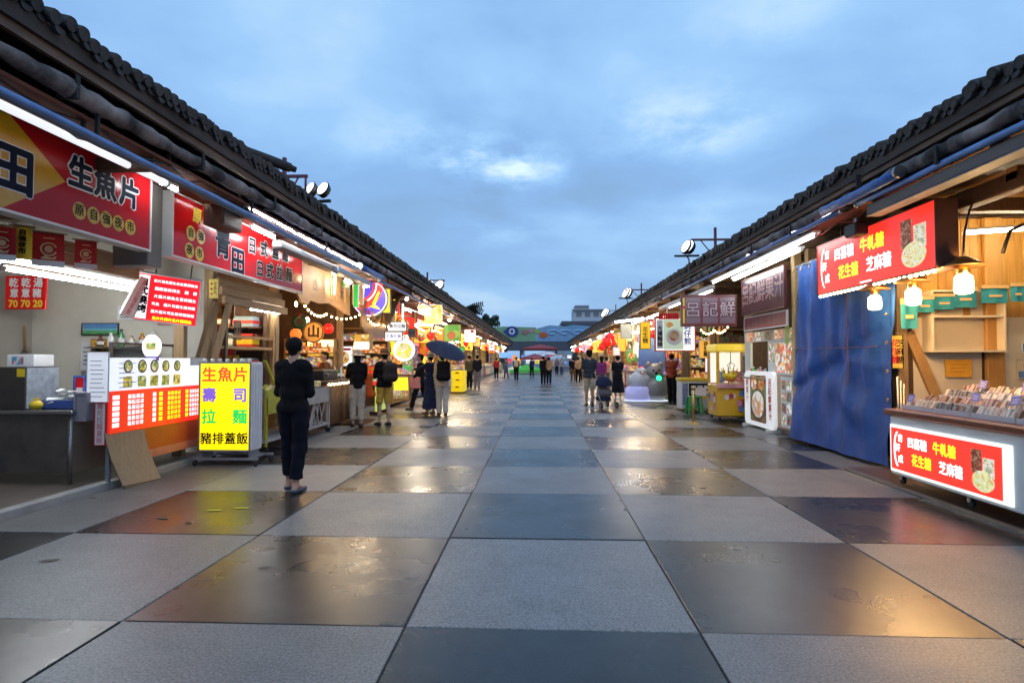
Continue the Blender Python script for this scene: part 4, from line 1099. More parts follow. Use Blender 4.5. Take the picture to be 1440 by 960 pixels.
def candy(t, x0, y0, w, h, z):
    """the shop's panel print: arc with three small characters, four sweets, and a plate of candy"""
    pts = [(x0 + w * (.085 - .045 * math.cos(a)), y0 + h * (.5 - .42 * math.sin(a)), z + .001) for a in [-1.35 + .27 * i for i in range(11)]]
    b = MB(); b.tube(pts, .008, 5); b.build('arc', E_w, t)
    for c, fx, fy in (('吉', .105, .76), ('軒', .075, .52), ('成', .105, .26)): text(t, c, x0 + w * fx, y0 + h * fy, h * .2, E_w, z, bold=h * .006)
    inkp = ((('四', .185), ('喜', .235), ('糖', .285)), (('牛', .385), ('軋', .435), ('糖', .485)))
    text(t, '四喜糖', x0 + w * .285, y0 + h * .69, h * .27, E_w, z, bold=h * .006, sx=w * .20 / (h * .27 * 3))
    text(t, '牛軋糖', x0 + w * .545, y0 + h * .69, h * .29, E_y, z, bold=h * .007, sx=w * .21 / (h * .29 * 3))
    text(t, '花生糖', x0 + w * .325, y0 + h * .30, h * .29, E_y, z, bold=h * .007, sx=w * .20 / (h * .29 * 3))
    text(t, '芝麻糖', x0 + w * .600, y0 + h * .30, h * .29, E_w, z, bold=h * .006, sx=w * .21 / (h * .29 * 3))
    fb = food('brown_candy_print', [(.15, .04, .02), (.28, .10, .05), (.45, .25, .15)], 40, emit=.4)
    fw = food('pale_candy_print', [(.75, .72, .55), (.6, .5, .3), (.8, .78, .65), (.35, .4, .25)], 45, emit=.6)
    b = MB(); b.rect(x0 + w * .775, x0 + w * .855, y0 + h * .40, y0 + h * .88, z); b.build('candy_picture', fb, t)
    b = MB(); b.rect(x0 + w * .865, x0 + w * .95, y0 + h * .36, y0 + h * .74, z + .001); b.build('candy_picture', fw, t)
    b = MB(); b.disc(x0 + w * .865, y0 + h * .27, w * .085, z + .002, 22, ry=h * .21); b.build('plate_picture', food('plate_print', [(.8, .75, .35), (.75, .75, .65), (.6, .4, .12), (.55, .6, .25)], 50, emit=.65), t)
candy(t, pw0, ph0, pw1 - pw0, ph1 - ph0, .0205)
for x in (.10, 1.15, 2.6):
    for zz in (-.08, -.78):
        b = MB(); b.cyl((x, .035, zz - .014), (x, .035, zz + .014), .040, n=12); o = b.build('caster', M_rubber, t)
        b = MB(); b.box(x - .025, x + .025, .04, .10, zz - .026, zz - .016); b.box(x - .025, x + .025, .04, .10, zz + .016, zz + .026); b.build('fork', M_steel, o)
# candy packs standing in slanted rows, each row in its tray, lilac price cards
rr = random.Random(21)
pk = [mat('cream_candy', (.62, .50, .36), .5, var=.2, scale=30), mat('brown_candy', (.30, .17, .10), .45, var=.3, scale=30), mat('grey_sesame_candy', (.22, .20, .19), .5, var=.3, scale=30), mat('pinkish_candy', (.55, .36, .30), .5, var=.2, scale=30), mat('white_candy', (.70, .64, .56), .5, var=.1, scale=30)]
rows = ['front', 'second', 'third', 'back']
M_pcard = mat('lilac_card', (.30, .26, .62), .5, var=.1)
for r_ in range(4):
    for s_ in range(6):
        x = .06 + s_ * .54
        q = thing('candy_tray', 'tray of wrapped candy, %s from the tarp in the %s row of the white cart' % (['first', 'second', 'third', 'fourth', 'fifth', 'last'][s_], rows[r_]), 'candy tray', t.matrix_basis @ Matrix.Translation((x, .838 + .055 * r_, -.10 - r_ * .21)), 'candy trays on the white cart')
        b = MB(); b.box(0, .52, 0, .02, -.19, .0); b.box(0, .52, .02, .05, -.004, 0); b.build('tray', mat('clear_tray', (.6, .6, .6), .15, var=0), q)
        k = 0; xx = .012
        mi = pk[(s_ * 2 + r_) % 5]; 
        while xx < .50 and k < 14:
            wd = rr.uniform(.022, .05)
            b = MB(); M1 = Matrix.Translation((xx + wd / 2, .02, -.02 - rr.uniform(0, .02))) @ Matrix.Rotation(R(-28 + rr.uniform(-9, 9)), 4, 'X') @ Matrix.Rotation(rr.uniform(-.12, .12), 4, 'Z')
            b.box(-wd / 2, wd / 2, 0, rr.uniform(.075, .115), -.10, 0, M1, bev=.004)
            b.build('candy_pack', mi if rr.random() < .7 else pk[rr.randrange(5)], q)
            xx += wd + .003; k += 1
        if rr.random() < .62:
            q2 = thing('price_card', 'lilac price card stuck above the %s tray in the %s candy row' % (['first', 'second', 'third', 'fourth', 'fifth', 'last'][s_], rows[r_]), 'price card', t.matrix_basis @ Matrix.Translation((x + rr.uniform(.1, .4), .838 + .055 * r_ + .085, -.13 - r_ * .21)) @ Matrix.Rotation(R(-18), 4, 'X') @ Matrix.Rotation(rr.uniform(-.2, .2), 4, 'Z'), 'lilac price cards on the candy cart')
            b = MB(); b.box(-.055, .055, 0, .085, -.003, 0); b.build('card', M_pcard, q2)
            print_lines(q2, -.04, .045, [.025, .05], M_whiteink, z=.002, hgt=.009, seed=r_ * 9 + s_)
            b = MB(); b.box(-.006, .006, -.06, 0, -.004, -.001); b.build('stick', M_white, q2)
# ---- red candy sign box with bulbs along its lower edge
M_ = RF(4.40, 9.45, 2.46); w, h = 2.78, .78
t = sign('shop_sign', 'red lightbox sign with a candy plate and brown end hanging over the candy stall', 'shop sign', M_, w, h, .24, glow('backlit_candy_sign', (.95, .030, .018), .92), mat('brown_sign_case', (.10, .045, .03), .5, var=.2), 'shop signs over the stalls', rw=.016)
candy(t, .03, .03, w - .06, h - .06, .005)
b = MB(); b.rect(w * .44, w * .54, .035, .055, .006); b.build('white_dash', E_w, t)
b = MB()
for k in range(26): b.ball((.06 + k * .106, -.022, -.01), .022, 7, 5)
tag(b.build('edge_bulb', G_dot, t), kind='stuff')
b = MB(); b.cyl((.5, h, -.12), (.5, h + .3, -.12), .012, n=6); b.cyl((2.2, h, -.12), (2.2, h + .3, -.12), .012, n=6); tag(b.build('hanger', M_black, t), kind='stuff')
# ---- lamps: jar pendants under cone shades
def pendant(label, p, s=1.0):
    t = thing('pendant_lamp', label, 'pendant lamp', p, 'jar pendants over the candy stall')
    b = MB(); b.lathe([(.05 * s, .24 * s), (.16 * s, .17 * s), (.21 * s, .14 * s), (.205 * s, .132 * s), (.15 * s, .16 * s), (.045 * s, .228 * s)], 20, caps=False); b.build('shade', mat('brass_brown_shade', (.30, .16, .05), .35, metal=.6, var=.2), t)
    b = MB(); b.lathe([(.05 * s, .05 * s), (.06 * s, .06 * s), (.06 * s, .13 * s), (.045 * s, .14 * s)], 14); b.build('collar', M_brass, t)
    b = MB(); b.lathe([(.05 * s, .055 * s), (.085 * s, .02 * s), (.092 * s, -.08 * s), (.085 * s, -.15 * s), (.05 * s, -.165 * s)], 16); b.build('jar', glow('lit_jar', (1.0, .80, .45), 7), t)
    b = MB(); b.tube([(0, 0, .24 * s), (.02 * s, .0, .5 * s), (.10 * s, .03, .75 * s), (.22 * s, .05, 1.0 * s)], .012, 6); b.build('cord', M_black, t)
    plight((p[0] - .0, p[1] - .22, p[2] - .05), 46, (1, .58, .23), .15)
    return t
pendant('lit jar pendant with cone shade, largest and nearest the plank wall', tuple(at(1355, 392, Y=6.6)), 1.0)
pendant('lit jar pendant in the middle below the lower edge of the red candy sign', tuple(at(1284, 411, Y=7.3)), .95)
pendant('lit jar pendant next to the blue tarp, smallest of the jar pendants', tuple(at(1230, 420, Y=8.0)), .9)
# ---- candy stall interior: plank wall facing the viewer, cream panels, posts, shelf
WY = 8.25
stall = thing('candy_stall_wall', 'orange plank wall with cream panels and honey posts behind the candy cart', 'stall wall', FF(4.80, WY, .075))
b = MB(); b.box(.22, 3.0, 0, 3.35, -.09, -.022); b.build('backing', M_dwood, stall)
rr = random.Random(2); x = .22; k = 0
plank_m = mat('orange_plank', (.46, .22, .040), .45, col2=(.64, .34, .075), scale=4, stretch=(7, .5, 7), bump=.15, objvar=.2)
while x < 2.98:
    wd = rr.uniform(.085, .12); b = MB(); b.box(x, x + wd - .006, 1.95, 3.30, -.02, rr.uniform(-.004, .003), bev=.004); b.build('plank', plank_m, stall); x += wd
for x0, x1 in ((.30, 1.20), (1.47, 2.95)):
    b = MB(); b.box(x0, x1, .02, 1.955, -.02, -.002, bev=.004); b.build('cream_panel', M_cream, stall)
for x0, x1 in ((1.22, 1.45),):
    b = MB(); b.box(x0, x1, 0, 3.3, .006, .075, bev=.01); b.build('post', mat('honey_post', (.40, .20, .045), .5, col2=(.54, .30, .09), scale=4, stretch=(7, .5, 7)), stall)
b = MB(); b.bar((.22, 1.75, .03), (.78, .35, .03), .13, .05, up=(0, 0, 1)); b.build('brace', M_oak, stall)
b = MB(); b.box(.16, .22, 0, 3.0, -.05, .03); b.build('edge_post', M_dwood, stall)
q = thing('wall_shelf', 'cream open wall shelf with two bays above the orange notice', 'shelf', FF(5.22, WY + .01, 1.48 + .075))
b = MB(); b.box(0, .95, 0, .82, -.0, .012); b.build('back', M_cream, q)
for x in (0, .925):
    b = MB(); b.box(x, x + .025, 0, .82, .012, .22); b.build('side', M_cream, q)
for y in (0, .46, .80):
    b = MB(); b.box(.026, .924, y, y + .025, .012, .22); b.build('board', M_cream, q)
q = sign('notice', 'plain orange paper notice stuck below the cream wall shelf', 'notice', FF(5.50, WY + .0 - .022, 1.22), .34, .24, .004, mat('orange_paper', (.80, .42, .04), .6), mat('orange_paper', (.80, .42, .04), .6), rw=.003)
print_lines(q, .05, .30, [.07, .12, .17], mat('faint_orange_ink', (.6, .25, .02), .6), seed=3)
q = sign('blue_notice', 'small square blue notice high on the cream wall by the honey post', 'notice', FF(6.50, WY - .022, 1.55), .13, .13, .004, mat('blue_notice', (.12, .25, .50), .5), M_paper, rw=.008)
b = MB(); b.box(.04, .09, .03, .10, .003, .005); b.build('print', M_paper, q)
q = sign('blue_notice', 'white notice with blue foot on the cream wall below the small square one', 'notice', FF(6.44, WY - .022, 1.20), .22, .26, .004, M_cream, M_cream, rw=.003)
b = MB(); b.rect(.01, .21, .01, .10, .004); b.build('blue_band', mat('blue_notice', (.12, .25, .50)), q); b = MB(); b.rect(.08, .14, .15, .20, .004); b.build('print', mat('brown_ink', (.35, .2, .12), .6), q)
q = sign('framed_notice', 'blue framed red and white notice at the edge of the cream wall', 'notice', FF(6.79, WY - .022, 1.22), .30, .36, .012, M_paper, mat('blue_notice', (.12, .25, .50)), rw=.04)
b = MB(); b.rect(.06, .24, .18, .28, .004); b.build('red_band', M_redink, q); b = MB(); b.rect(.09, .21, .07, .16, .004); b.build('blank_square', mat('pale_pink_print', (.7, .5, .48), .6), q)
q = sign('wall_writing', 'loose black handwriting column on the cream wall at the picture edge', 'handwriting', FF(6.88, WY - .022, 1.70), .14, .62, .002, M_cream, M_cream, rw=.002)
text(q, '大美人', .06, .31, .13, M_ink, .004, vert=True)
# teal pennants in a string
M_teal = mat('teal_cloth', (.02, .23, .30), .7, var=.12)
names = ['large teal banner hanging at the tarp end of the pennant string', 'teal pennant next to the large teal banner', 'teal pennant below the second jar pendant', 'sagging teal pennant above the cream wall shelf', 'teal pennant right of the honey post', 'teal pennant at the picture edge', 'teal pennant last on the string out of the picture']
for k, (px, py0, py1, wp) in enumerate(((1278, 422, 462, 22), (1300, 418, 439, 26), (1327, 414, 435, 30), (1357, 405, 432, 34), (1399, 402, 426, 37), (1431, 399, 424, 18), (1462, 396, 421, 30))):
    Yp = 8.0
    M_, w, h = fpix(px - wp / 2, px + wp / 2, py0, py1, Yp)
    q = thing('pennant', names[k], 'pennant', M_, 'teal pennants strung over the candy stall')
    b = MB(); vs = [(i / 6 * w, j / 4 * h * (1 if k != 3 else .8 + .2 * i / 6), .012 * math.sin(i * 1.3 + k)) for j in range(5) for i in range(7)]
    b.add(vs, [[j * 7 + i, j * 7 + i + 1, j * 7 + i + 8, j * 7 + i + 7] for j in range(4) for i in range(6)], True); b.build('cloth', M_teal, q)
    b = MB(); b.box(-.0, w, h * .86, h * 1.05, -.004, .016); b.build('header_tape', mat('tan_tape', (.62, .40, .18), .7), q)
    b = MB(); b.rect(w * .25, w * .75, h * .35, h * .48, .018); o = b.build('print', mat('tan_tape', (.62, .40, .18)), q)
# ceiling beams seen at the top edge of the picture
for k, y in enumerate((5.0, 6.0, 7.1)):
    b = MB(); b.box(4.75, 7.6, y, y + .16, 3.30 - .05 * k, 3.44 - .05 * k, bev=.01); b.build('beam', M_dwood if k != 1 else M_oak, RB)
b = MB(); b.box(4.75, 4.9, 1.5, 8.2, 3.15, 3.34, bev=.01); b.build('beam', M_dwood, RB)
tube_lamp('lit tube beside the ceiling beam above the plank wall', (5.3, 7.5, 3.02), (6.6, 7.5, 3.10), .018, G_tubew)
q = thing('cable', 'thick black cable looping from the ceiling beam down to the largest pendant', 'cable', (5.2, 6.8, 2.9))
b = MB(); b.tube([(0, 0, -.25), (.1, .02, .0), (.35, .05, .12), (.7, .1, .14), (1.0, .1, .24), (1.3, .12, .20)], .02, 7); b.build('cable', M_black, q)
b = MB(); b.box(1.0, 1.12, .05, .2, .2, .34); b.build('junction', M_black, q)
# side post of the tarp: clipped yellow leaflet and steel bits
q = sign('leaflet', 'yellow leaflet with red and black print clipped beside the blue tarp', 'leaflet', fpix(1254, 1268, 474, 518, 8.1)[0], .15, .45, .008, mat('yellow_leaflet', (.75, .55, .10), .5), M_ink, rw=.006)
text(q, '花生糖', .05, .22, .11, M_redink, .004, vert=True, bold=.003); text(q, '芝麻糖', .11, .22, .11, M_ink, .004, vert=True, bold=.002)
q = thing('steel_tube_stand', 'bundle of steel tubes standing behind the corner of the candy cart', 'tubes', tuple(at(1263, 585, Y=8.0)))
for k in range(3):
    b = MB(); b.cyl((.05 * k, .02 * k, -.75), (.05 * k, .02 * k, .52 - .05 * k), .022, n=9); b.build('tube', M_steel, q)
# ---- blue tarp
t = thing('blue_tarp', 'big creased blue tarp hanging from eave to ground between candy and fruit stalls', 'tarp', RF(4.70, 10.9, 0.02))
rr = random.Random(6)
M_tarp = mat('blue_tarp', (.018, .085, .33), .5, spec=.3, var=.30, scale=2.2, bump=.5, bscale=9)
def tarp_sheet(L0, L1, h0, h1, ph, amp, name, m, zoff):
    b = MB(); nx, ny = 60, 34; vs = []; fs = []
    for j in range(ny + 1):
        v = j / ny
        for i in range(nx + 1):
            u = i / nx; x = L0 + (L1 - L0) * u; y = h0 + (h1 - h0) * v
            f = amp * (1.5 * math.sin(11 * x + .6 * math.sin(1.3 * y + ph)) * (.30 + .70 * v) + .5 * math.sin(29 * x + 3 * y + ph) * v + .7 * math.sin(4 * x - .7 * y + ph))
            f += .03 * math.exp(-((y - 1.45 + .05 * math.sin(3 * x)) / .03) ** 2)
            f -= .05 * math.exp(-((y - 1.1 - .35 * (x - .6)) / .10) ** 2) * (1 if u < .9 else .5)
            f += .014 * (1 - abs(math.sin(3.1 * x + .8 * y)) ** .5) + .016 * (1 - abs(math.sin(2.3 * x - 4.1 * y + 1)) ** .4) + .012 * (1 - abs(math.sin(6.5 * x + .6 * y)) ** .4) * v
            f += .028 * math.sin(8 * y + 4 * x) * math.exp(-((x - 2.0) / .7) ** 2) * math.exp(-((y - .9) / .6) ** 2)
            vs.append((x + .02 * math.sin(5 * y + x), y, f + zoff + .12 * (1 - v) ** 2))
    for j in range(ny):
        for i in range(nx): k = j * (nx + 1) + i; fs.append([k, k + 1, k + nx + 2, k + nx + 1])
    b.add(vs, fs, True); return b.build(name, m, t)
tarp_sheet(-.12, 2.93, .03, 3.10, .4, .030, 'sheet', M_tarp, 0)
b = MB(); b.tube([(-.1 + .27 * k, 1.62 - .012 * (k % 2), .06) for k in range(11)], .006, 5); b.build('seam', mat('rust_cord', (.20, .07, .04), .7), t)
b = MB(); b.cyl((-.15, 3.12, .0), (2.98, 3.12, .0), .025, n=8); b.build('top_rod', M_grey, t)
for k in range(9):
    b = MB(); b.lathe([(.026, 0), (.026, .006), (.012, .006), (.012, 0)], 10, Matrix.Translation((-.04 + .32 * k, 3.04, .045)), caps=False); b.build('eyelet', M_brass, t)
    b = MB(); b.tube([(-.04 + .32 * k, 3.04, .05), (-.02 + .32 * k, 3.10, .045), (-.03 + .32 * k, 3.15, .0)], .006, 5); b.build('tie_cord', M_paper, t)
for k in range(8):
    b = MB(); b.lathe([(.026, 0), (.026, .006), (.012, .006), (.012, 0)], 10, Matrix.Translation((2.86, .14 + .38 * k, .075)), caps=False); b.build('eyelet', M_brass, t)
b = MB(); b.tube([(1.9 + .02 * math.sin(3 * k), .1 + .25 * k, .09) for k in range(13)], .006, 5); b.build('seam', mat('rust_cord', (.20, .07, .04)), t)
# ---- fruit juice stall
b = MB(); b.box(4.66, 4.80, 10.92, 11.05, .06, 3.46, bev=.01); b.build('post', mat('pale_honey_post', (.50, .33, .14), .5, var=.15), RB)
t = sign('shop_sign', 'dim translucent banner with faint 呂記鮮果汁 beside the blue tarp', 'shop sign', RF(4.52, 13.25, 2.42), 2.25, .78, .05, mat('maroon_banner', (.085, .030, .028), .18, var=.25, scale=3), mat('maroon_rim', (.12, .03, .03), .4), 'shop signs over the stalls')
for k, c in enumerate('呂記鮮果汁'):
    text(t, c, .22 + .45 * k, .40, .46, mat('dusty_pink_print', (.24, .13, .125), .4), .006, bold=.010)
t = sign('shop_sign', 'maroon and silver 呂記鮮 sign panel facing down the market lane', 'shop sign', *fpix(958, 1036, 414, 459, 13.9), .10, mat('maroon_panel', (.16, .03, .04), .35, var=.2), mat('maroon_rim', (.12, .03, .03)), 'shop signs over the stalls')
w = fpix(958, 1036, 414, 459, 13.9)[1]; h = fpix(958, 1036, 414, 459, 13.9)[2]
for k, c in enumerate('呂記鮮'):
    b = MB(); b.rect(w * (.08 + .31 * k), w * (.345 + .31 * k), h * .10, h * .90, .004); b.build('tablet', mat('dusk_lilac_panel', (.20, .14, .18), .35, var=.1), t)
    inkpair(t, c, w * (.212 + .31 * k), h * .5, .38, mat('silver_lilac', (.38, .32, .36), .4), mat('deep_maroon_ink', (.10, .01, .03), .4), .007, bo=.014, bi=.005)
b = MB(); b.rect(w * .03, w * .065, h * .1, h * .9, .004); b.build('orange_edge', M_yelink, t); b = MB(); b.disc(w * .05, h * .6, .035, .006, 12); b.build('red_dot', M_redink, t)
t = sign('menu_banner', 'narrow maroon menu banner below the faint fruit juice banner', 'banner', RF(4.58, 13.3, 2.08), 2.25, .30, .03, mat('maroon_print', (.28, .04, .05), .4, var=.35, scale=5), M_paper)
block_rows(t, .1, 2.1, .05, .26, 8, 1, mat('dusty_pink_print', (.24, .13, .125)), seed=41, chars='呂記鮮果汁', bold=.004)
# stall front
t = thing('juice_stall_front', 'white juice stall front with picture menus and a serving hatch', 'stall front', RF(4.72, 13.7, .06)); L_ = 2.75
M_pw = mat('panel_white', (.66, .68, .66), .45, var=.06)
b = MB(); b.box(0, L_, 1.78, 2.0, -.05, 0); b.build('header', M_pw, t)
b = MB(); b.box(0, .35, .06, 1.775, -.05, -.002); b.build('panel', M_pw, t)
b = MB(); b.box(1.35, L_, 1.10, 1.775, -.05, -.002); b.build('panel', M_pw, t)
b = MB(); b.box(0.352, 1.348, .06, .98, -.06, -.004); b.build('panel', M_pw, t)
b = MB(); b.box(1.35, L_, .06, 1.095, -.05, -.002); b.build('panel', mat('pale_wood_panel', (.45, .33, .19), .5, var=.15), t)
b = MB(); b.box(.30, 1.5, .985, 1.02, -.45, .16, bev=.008); b.build('hatch_sill', M_steel, t)
b = MB(); b.box(.36, 1.34, 1.03, 1.77, -.9, -.86); b.build('hatch_back', M_cream, t); plight(tuple(t.matrix_basis @ Vector((.85, 1.65, -.4))), 9, (1, .82, .5))  # added fill light inside the hatch, without a lamp of its own
fp = [food('fruit_print', [(.7, .12, .05), (.75, .45, .1), (.7, .7, .65), (.3, .15, .1), (.6, .3, .2)], 14, emit=.45), food('dessert_print', [(.7, .66, .6), (.3, .22, .18), (.55, .25, .15), (.2, .3, .12), (.75, .72, .7)], 16, emit=.40), food('dark_bowl_food_print', [(.12, .1, .09), (.35, .3, .25), (.6, .2, .1), (.25, .28, .12)], 16, emit=.06)]  # menu prints emit their colours, brightness painted in
for k in range(5):
    b = MB(); b.rect(.15 + .52 * k, .55 + .52 * k, 1.80, 1.98, .004); b.build('menu_picture', fp[k % 3], t)
b = MB(); b.rect(1.75, 2.65, 1.14, 1.72, .004); b.build('menu_picture', fp[0], t)
b = MB(); b.rect(1.40, 1.70, 1.35, 1.72, .004); b.build('menu_picture', fp[1], t)
for r_ in range(4):
    for c_ in range(3):
        b = MB(); b.rect(2.02 + .24 * c_, 2.22 + .24 * c_, .16 + .22 * r_, .34 + .22 * r_, .004); b.build('menu_picture', fp[2] if (r_ + c_) % 2 else fp[1], t)
b = MB(); b.rect(1.98, 2.74, .10, 1.07, .002); b.build('menu_sheet', M_paper, t)
q = thing('lime_strip', 'lime green fabric strip hung by the pale post at the juice stall', 'strip', RF(4.62, 11.25, 1.75))
b = MB(); b.box(0, .16, 0, .62, -.01, 0); b.build('cloth', mat('lime_cloth', (.45, .52, .10), .6, var=.1), q); b = MB(); b.box(-.01, .17, .62, .64, -.015, .005); b.build('rod', M_wood, q)
for k in range(8):
    bottle(['white cup bottle', 'red fruit bottle', 'green bottle', 'orange juice bottle', 'pale bottle', 'pink bottle', 'brown syrup bottle', 'clear bottle'][k] + ' on the juice hatch sill, ' + ['nearest the claw machine', 'second from the claw machine', 'third from the claw machine', 'fourth along', 'fifth along', 'sixth along', 'seventh along', 'nearest the fruit picture'][k], tuple(RF(4.68, 13.3 - .13 * k, 1.085).translation), .16 + .03 * (k % 3), .04, [M_paper, M_redink, M_green, M_orange, M_cream, mat('pink_plastic', (.6, .2, .25), .4), M_card, mat('clear_bottle', (.5, .55, .55), .15)][k], M_white, 'bottles on the juice hatch sill')
# standing picture board
t = thing('picture_board', 'rounded white picture board with a big bowl of dessert standing by the claw machine', 'standing board', RF(4.62, 13.45, .03))
def rrect(x0, x1, y0, y1, r, n=6):
    P = []
    for cx, cy, a0 in ((x1 - r, y0 + r, -90), (x1 - r, y1 - r, 0), (x0 + r, y1 - r, 90), (x0 + r, y0 + r, 180)):
        for i in range(n + 1): a = R(a0 + 90 * i / n); P.append((cx + r * math.cos(a), cy + r * math.sin(a)))
    return P
b = MB(); b.slab(rrect(0, 1.65, .03, 1.18, .12), -.06, 0); b.build('board', glow('lit_board_white', (.9, .92, .92), .35), t)
b = MB(); b.poly(rrect(.35, 1.25, .12, 1.10, .05), .003); b.build('print', food('board_print', [(.4, .12, .05), (.3, .15, .08), (.15, .1, .08), (.2, .3, .1)], 6, emit=.1), t)
b = MB(); b.disc(.80, .48, .40, .005, 26, ry=.32); b.build('bowl_picture', mat('brown_bowl_print', (.10, .07, .05), .4), t)
b = MB(); b.disc(.80, .49, .35, .008, 26, ry=.28); b.build('bowl_filling', food('pudding_print', [(.72, .66, .58), (.55, .32, .18), (.75, .72, .66), (.5, .45, .38), (.65, .25, .10)], 9, emit=.35), t)
b = MB(); b.disc(.58, .93, .17, .008, 20, ry=.14); b.build('dish_picture', fp[0], t); b = MB(); b.disc(1.0, .93, .17, .008, 20, ry=.14); b.build('dish_picture', food('orange_dish', [(.75, .3, .05), (.8, .5, .2), (.7, .15, .05)], 12, emit=.15), t)
text(t, '呂記鮮果汁', 1.45, .62, .17, M_redink, .006, vert=True, bold=.006)
text(t, '鮮果汁', .18, .75, .17, M_redink, .006, vert=True, bold=.003)
b = MB(); b.box(.1, .16, -.03, .03, -.2, .1); b.box(1.45, 1.51, -.03, .03, -.2, .1); tag(b.build('foot', M_white, t), kind='stuff')
# ---- claw machine
t = thing('claw_machine', 'bright yellow claw machine full of plush beside the juice stall', 'claw machine', T(4.22, 14.15, .03))
M_cy = mat('claw_yellow', (.78, .44, .02), .3, var=.06); w, d = .86, .80
b = MB(); b.box(0, w, 0, d, .08, .84, bev=.03); b.build('base_cabinet', M_cy, t)
b = MB(); b.box(-.02, w + .02, -.02, d + .02, 1.62, 1.80, bev=.03); b.build('top_cabinet', glow('lit_claw_top', (.9, .62, .05), .35), t)
for x in (.0, w - .06):
    for y in (0, d - .06):
        b = MB(); b.box(x, x + .06, y, y + .06, .84, 1.62); b.build('corner_post', M_cy, t)
b = MB(); b.box(.06, w - .06, d - .03, d - .02, .86, 1.60); b.build('back_panel', glow('lit_claw_back', (.9, .88, .8), .8), t)
gl_ = mat('clear_glass', (.9, .95, .95), .03, var=0, alpha=.14)
for a in ((.06, w - .06, .01, .016, .86, 1.60), (.01, .016, .06, d - .06, .86, 1.60)):
    b = MB(); b.box(*a); b.build('pane', gl_, t)
b = MB(); b.box(-.01, w + .01, -.10, .0, .76, .86, bev=.01); b.build('control_ledge', mat('pink_ledge', (.75, .35, .40), .4), t)
b = MB(); b.cyl((.25, -.05, .86), (.25, -.05, .95), .012, n=8); b.ball((.25, -.05, .96), .03, 8, 6); b.build('joystick', M_redink, t)
b = MB(); b.box(.48, .80, -.012, -.0, .22, .5, bev=.01); b.build('prize_door', M_orange, t)
b = MB(); b.cyl((.45, .4, 1.35), (.45, .4, 1.62), .012, n=8)
for k in range(3): b.tube([(.45, .4, 1.36), (.45 + .1 * math.cos(2.1 * k), .4 + .1 * math.sin(2.1 * k), 1.30), (.45 + .05 * math.cos(2.1 * k), .4 + .05 * math.sin(2.1 * k), 1.2)], .01, 5)
b.build('claw', M_steel, t)
for k, (x, y, m) in enumerate(((.22, .4, 'b'), (.45, .35, 'y'), (.66, .45, 'r'), (.3, .6, 'p'), (.6, .6, 'y'))):
    mm = {'b': mat('blue_plush', (.1, .25, .6), .9), 'y': M_yel, 'r': M_redink, 'p': mat('pink_plush', (.7, .4, .45), .9)}[m]
    q = thing('plush_toy', ['blue plush toy', 'yellow plush toy in the middle', 'red plush toy', 'pink plush toy at the back', 'yellow plush toy at the back'][k] + ' inside the yellow claw machine', 'plush toy', (4.22 + x, 14.15 + y, .90), 'plush toys in the claw machine')
    b = MB(); b.ball((0, 0, .08), .10, 10, 7, (1, 1, .8)); b.ball((0, 0, .20), .075, 10, 7); b.ball((-.06, 0, .27), .03, 6, 5); b.ball((.06, 0, .27), .03, 6, 5); b.build('body', mm, q)
    b = MB(); b.ball((-.025, -.072, .22), .01, 6, 4); b.ball((.025, -.072, .22), .01, 6, 4); b.build('eyes', M_ink, q)
rr = random.Random(14)
for k in range(9):
    m = [mat('sticker_blue', (.1, .25, .6), .4), mat('sticker_red', (.6, .06, .05), .4), M_paper, mat('sticker_pink', (.7, .3, .35), .4), mat('sticker_navy', (.05, .08, .25), .4)][k % 5]
    q = link('front_sticker', (lambda b: (b.disc(0, 0, rr.uniform(.05, .10), 0, 14, ry=rr.uniform(.05, .09)), b.mesh('front_sticker', m))[1])(MB()), t)
    q.matrix_basis = frame((rr.uniform(.2, .76), -.004 - .0006 * k - (.011 if True else 0), rr.uniform(.2, .66)), (1, 0, 0), (0, 0, 1))
    q = link('side_sticker', (lambda b: (b.disc(0, 0, rr.uniform(.05, .10), 0, 14), b.mesh('side_sticker', m))[1])(MB()), t)
    q.matrix_basis = frame((-.004 - .0006 * k, rr.uniform(.12, .7), rr.uniform(.2, .7)), (0, -1, 0), (0, 0, 1))
for x in (.08, w - .08):
    for y in (.08, d - .08):
        b = MB(); b.cyl((x - .015, y, .045), (x + .015, y, .045), .045, n=10); b.build('caster', M_rubber, t)
q = thing('sunburst_toy', 'yellow spiky crown toy sitting on the ledge of the claw machine', 'toy', tuple(at(1026, 526, Y=14.0)))
b = MB(); b.lathe([(.10, -.12), (.17, -.06), (.16, .02)], 14); 
for k in range(9): b.cyl((.14 * math.cos(k * .7), .14 * math.sin(k * .7), 0), (.19 * math.cos(k * .7), .19 * math.sin(k * .7), .16), .022, .003, n=5)
b.build('crown', M_yel, q); b = MB(); b.lathe([(.09, -.16), (.11, -.12)], 12); b.build('base', M_orange, q)
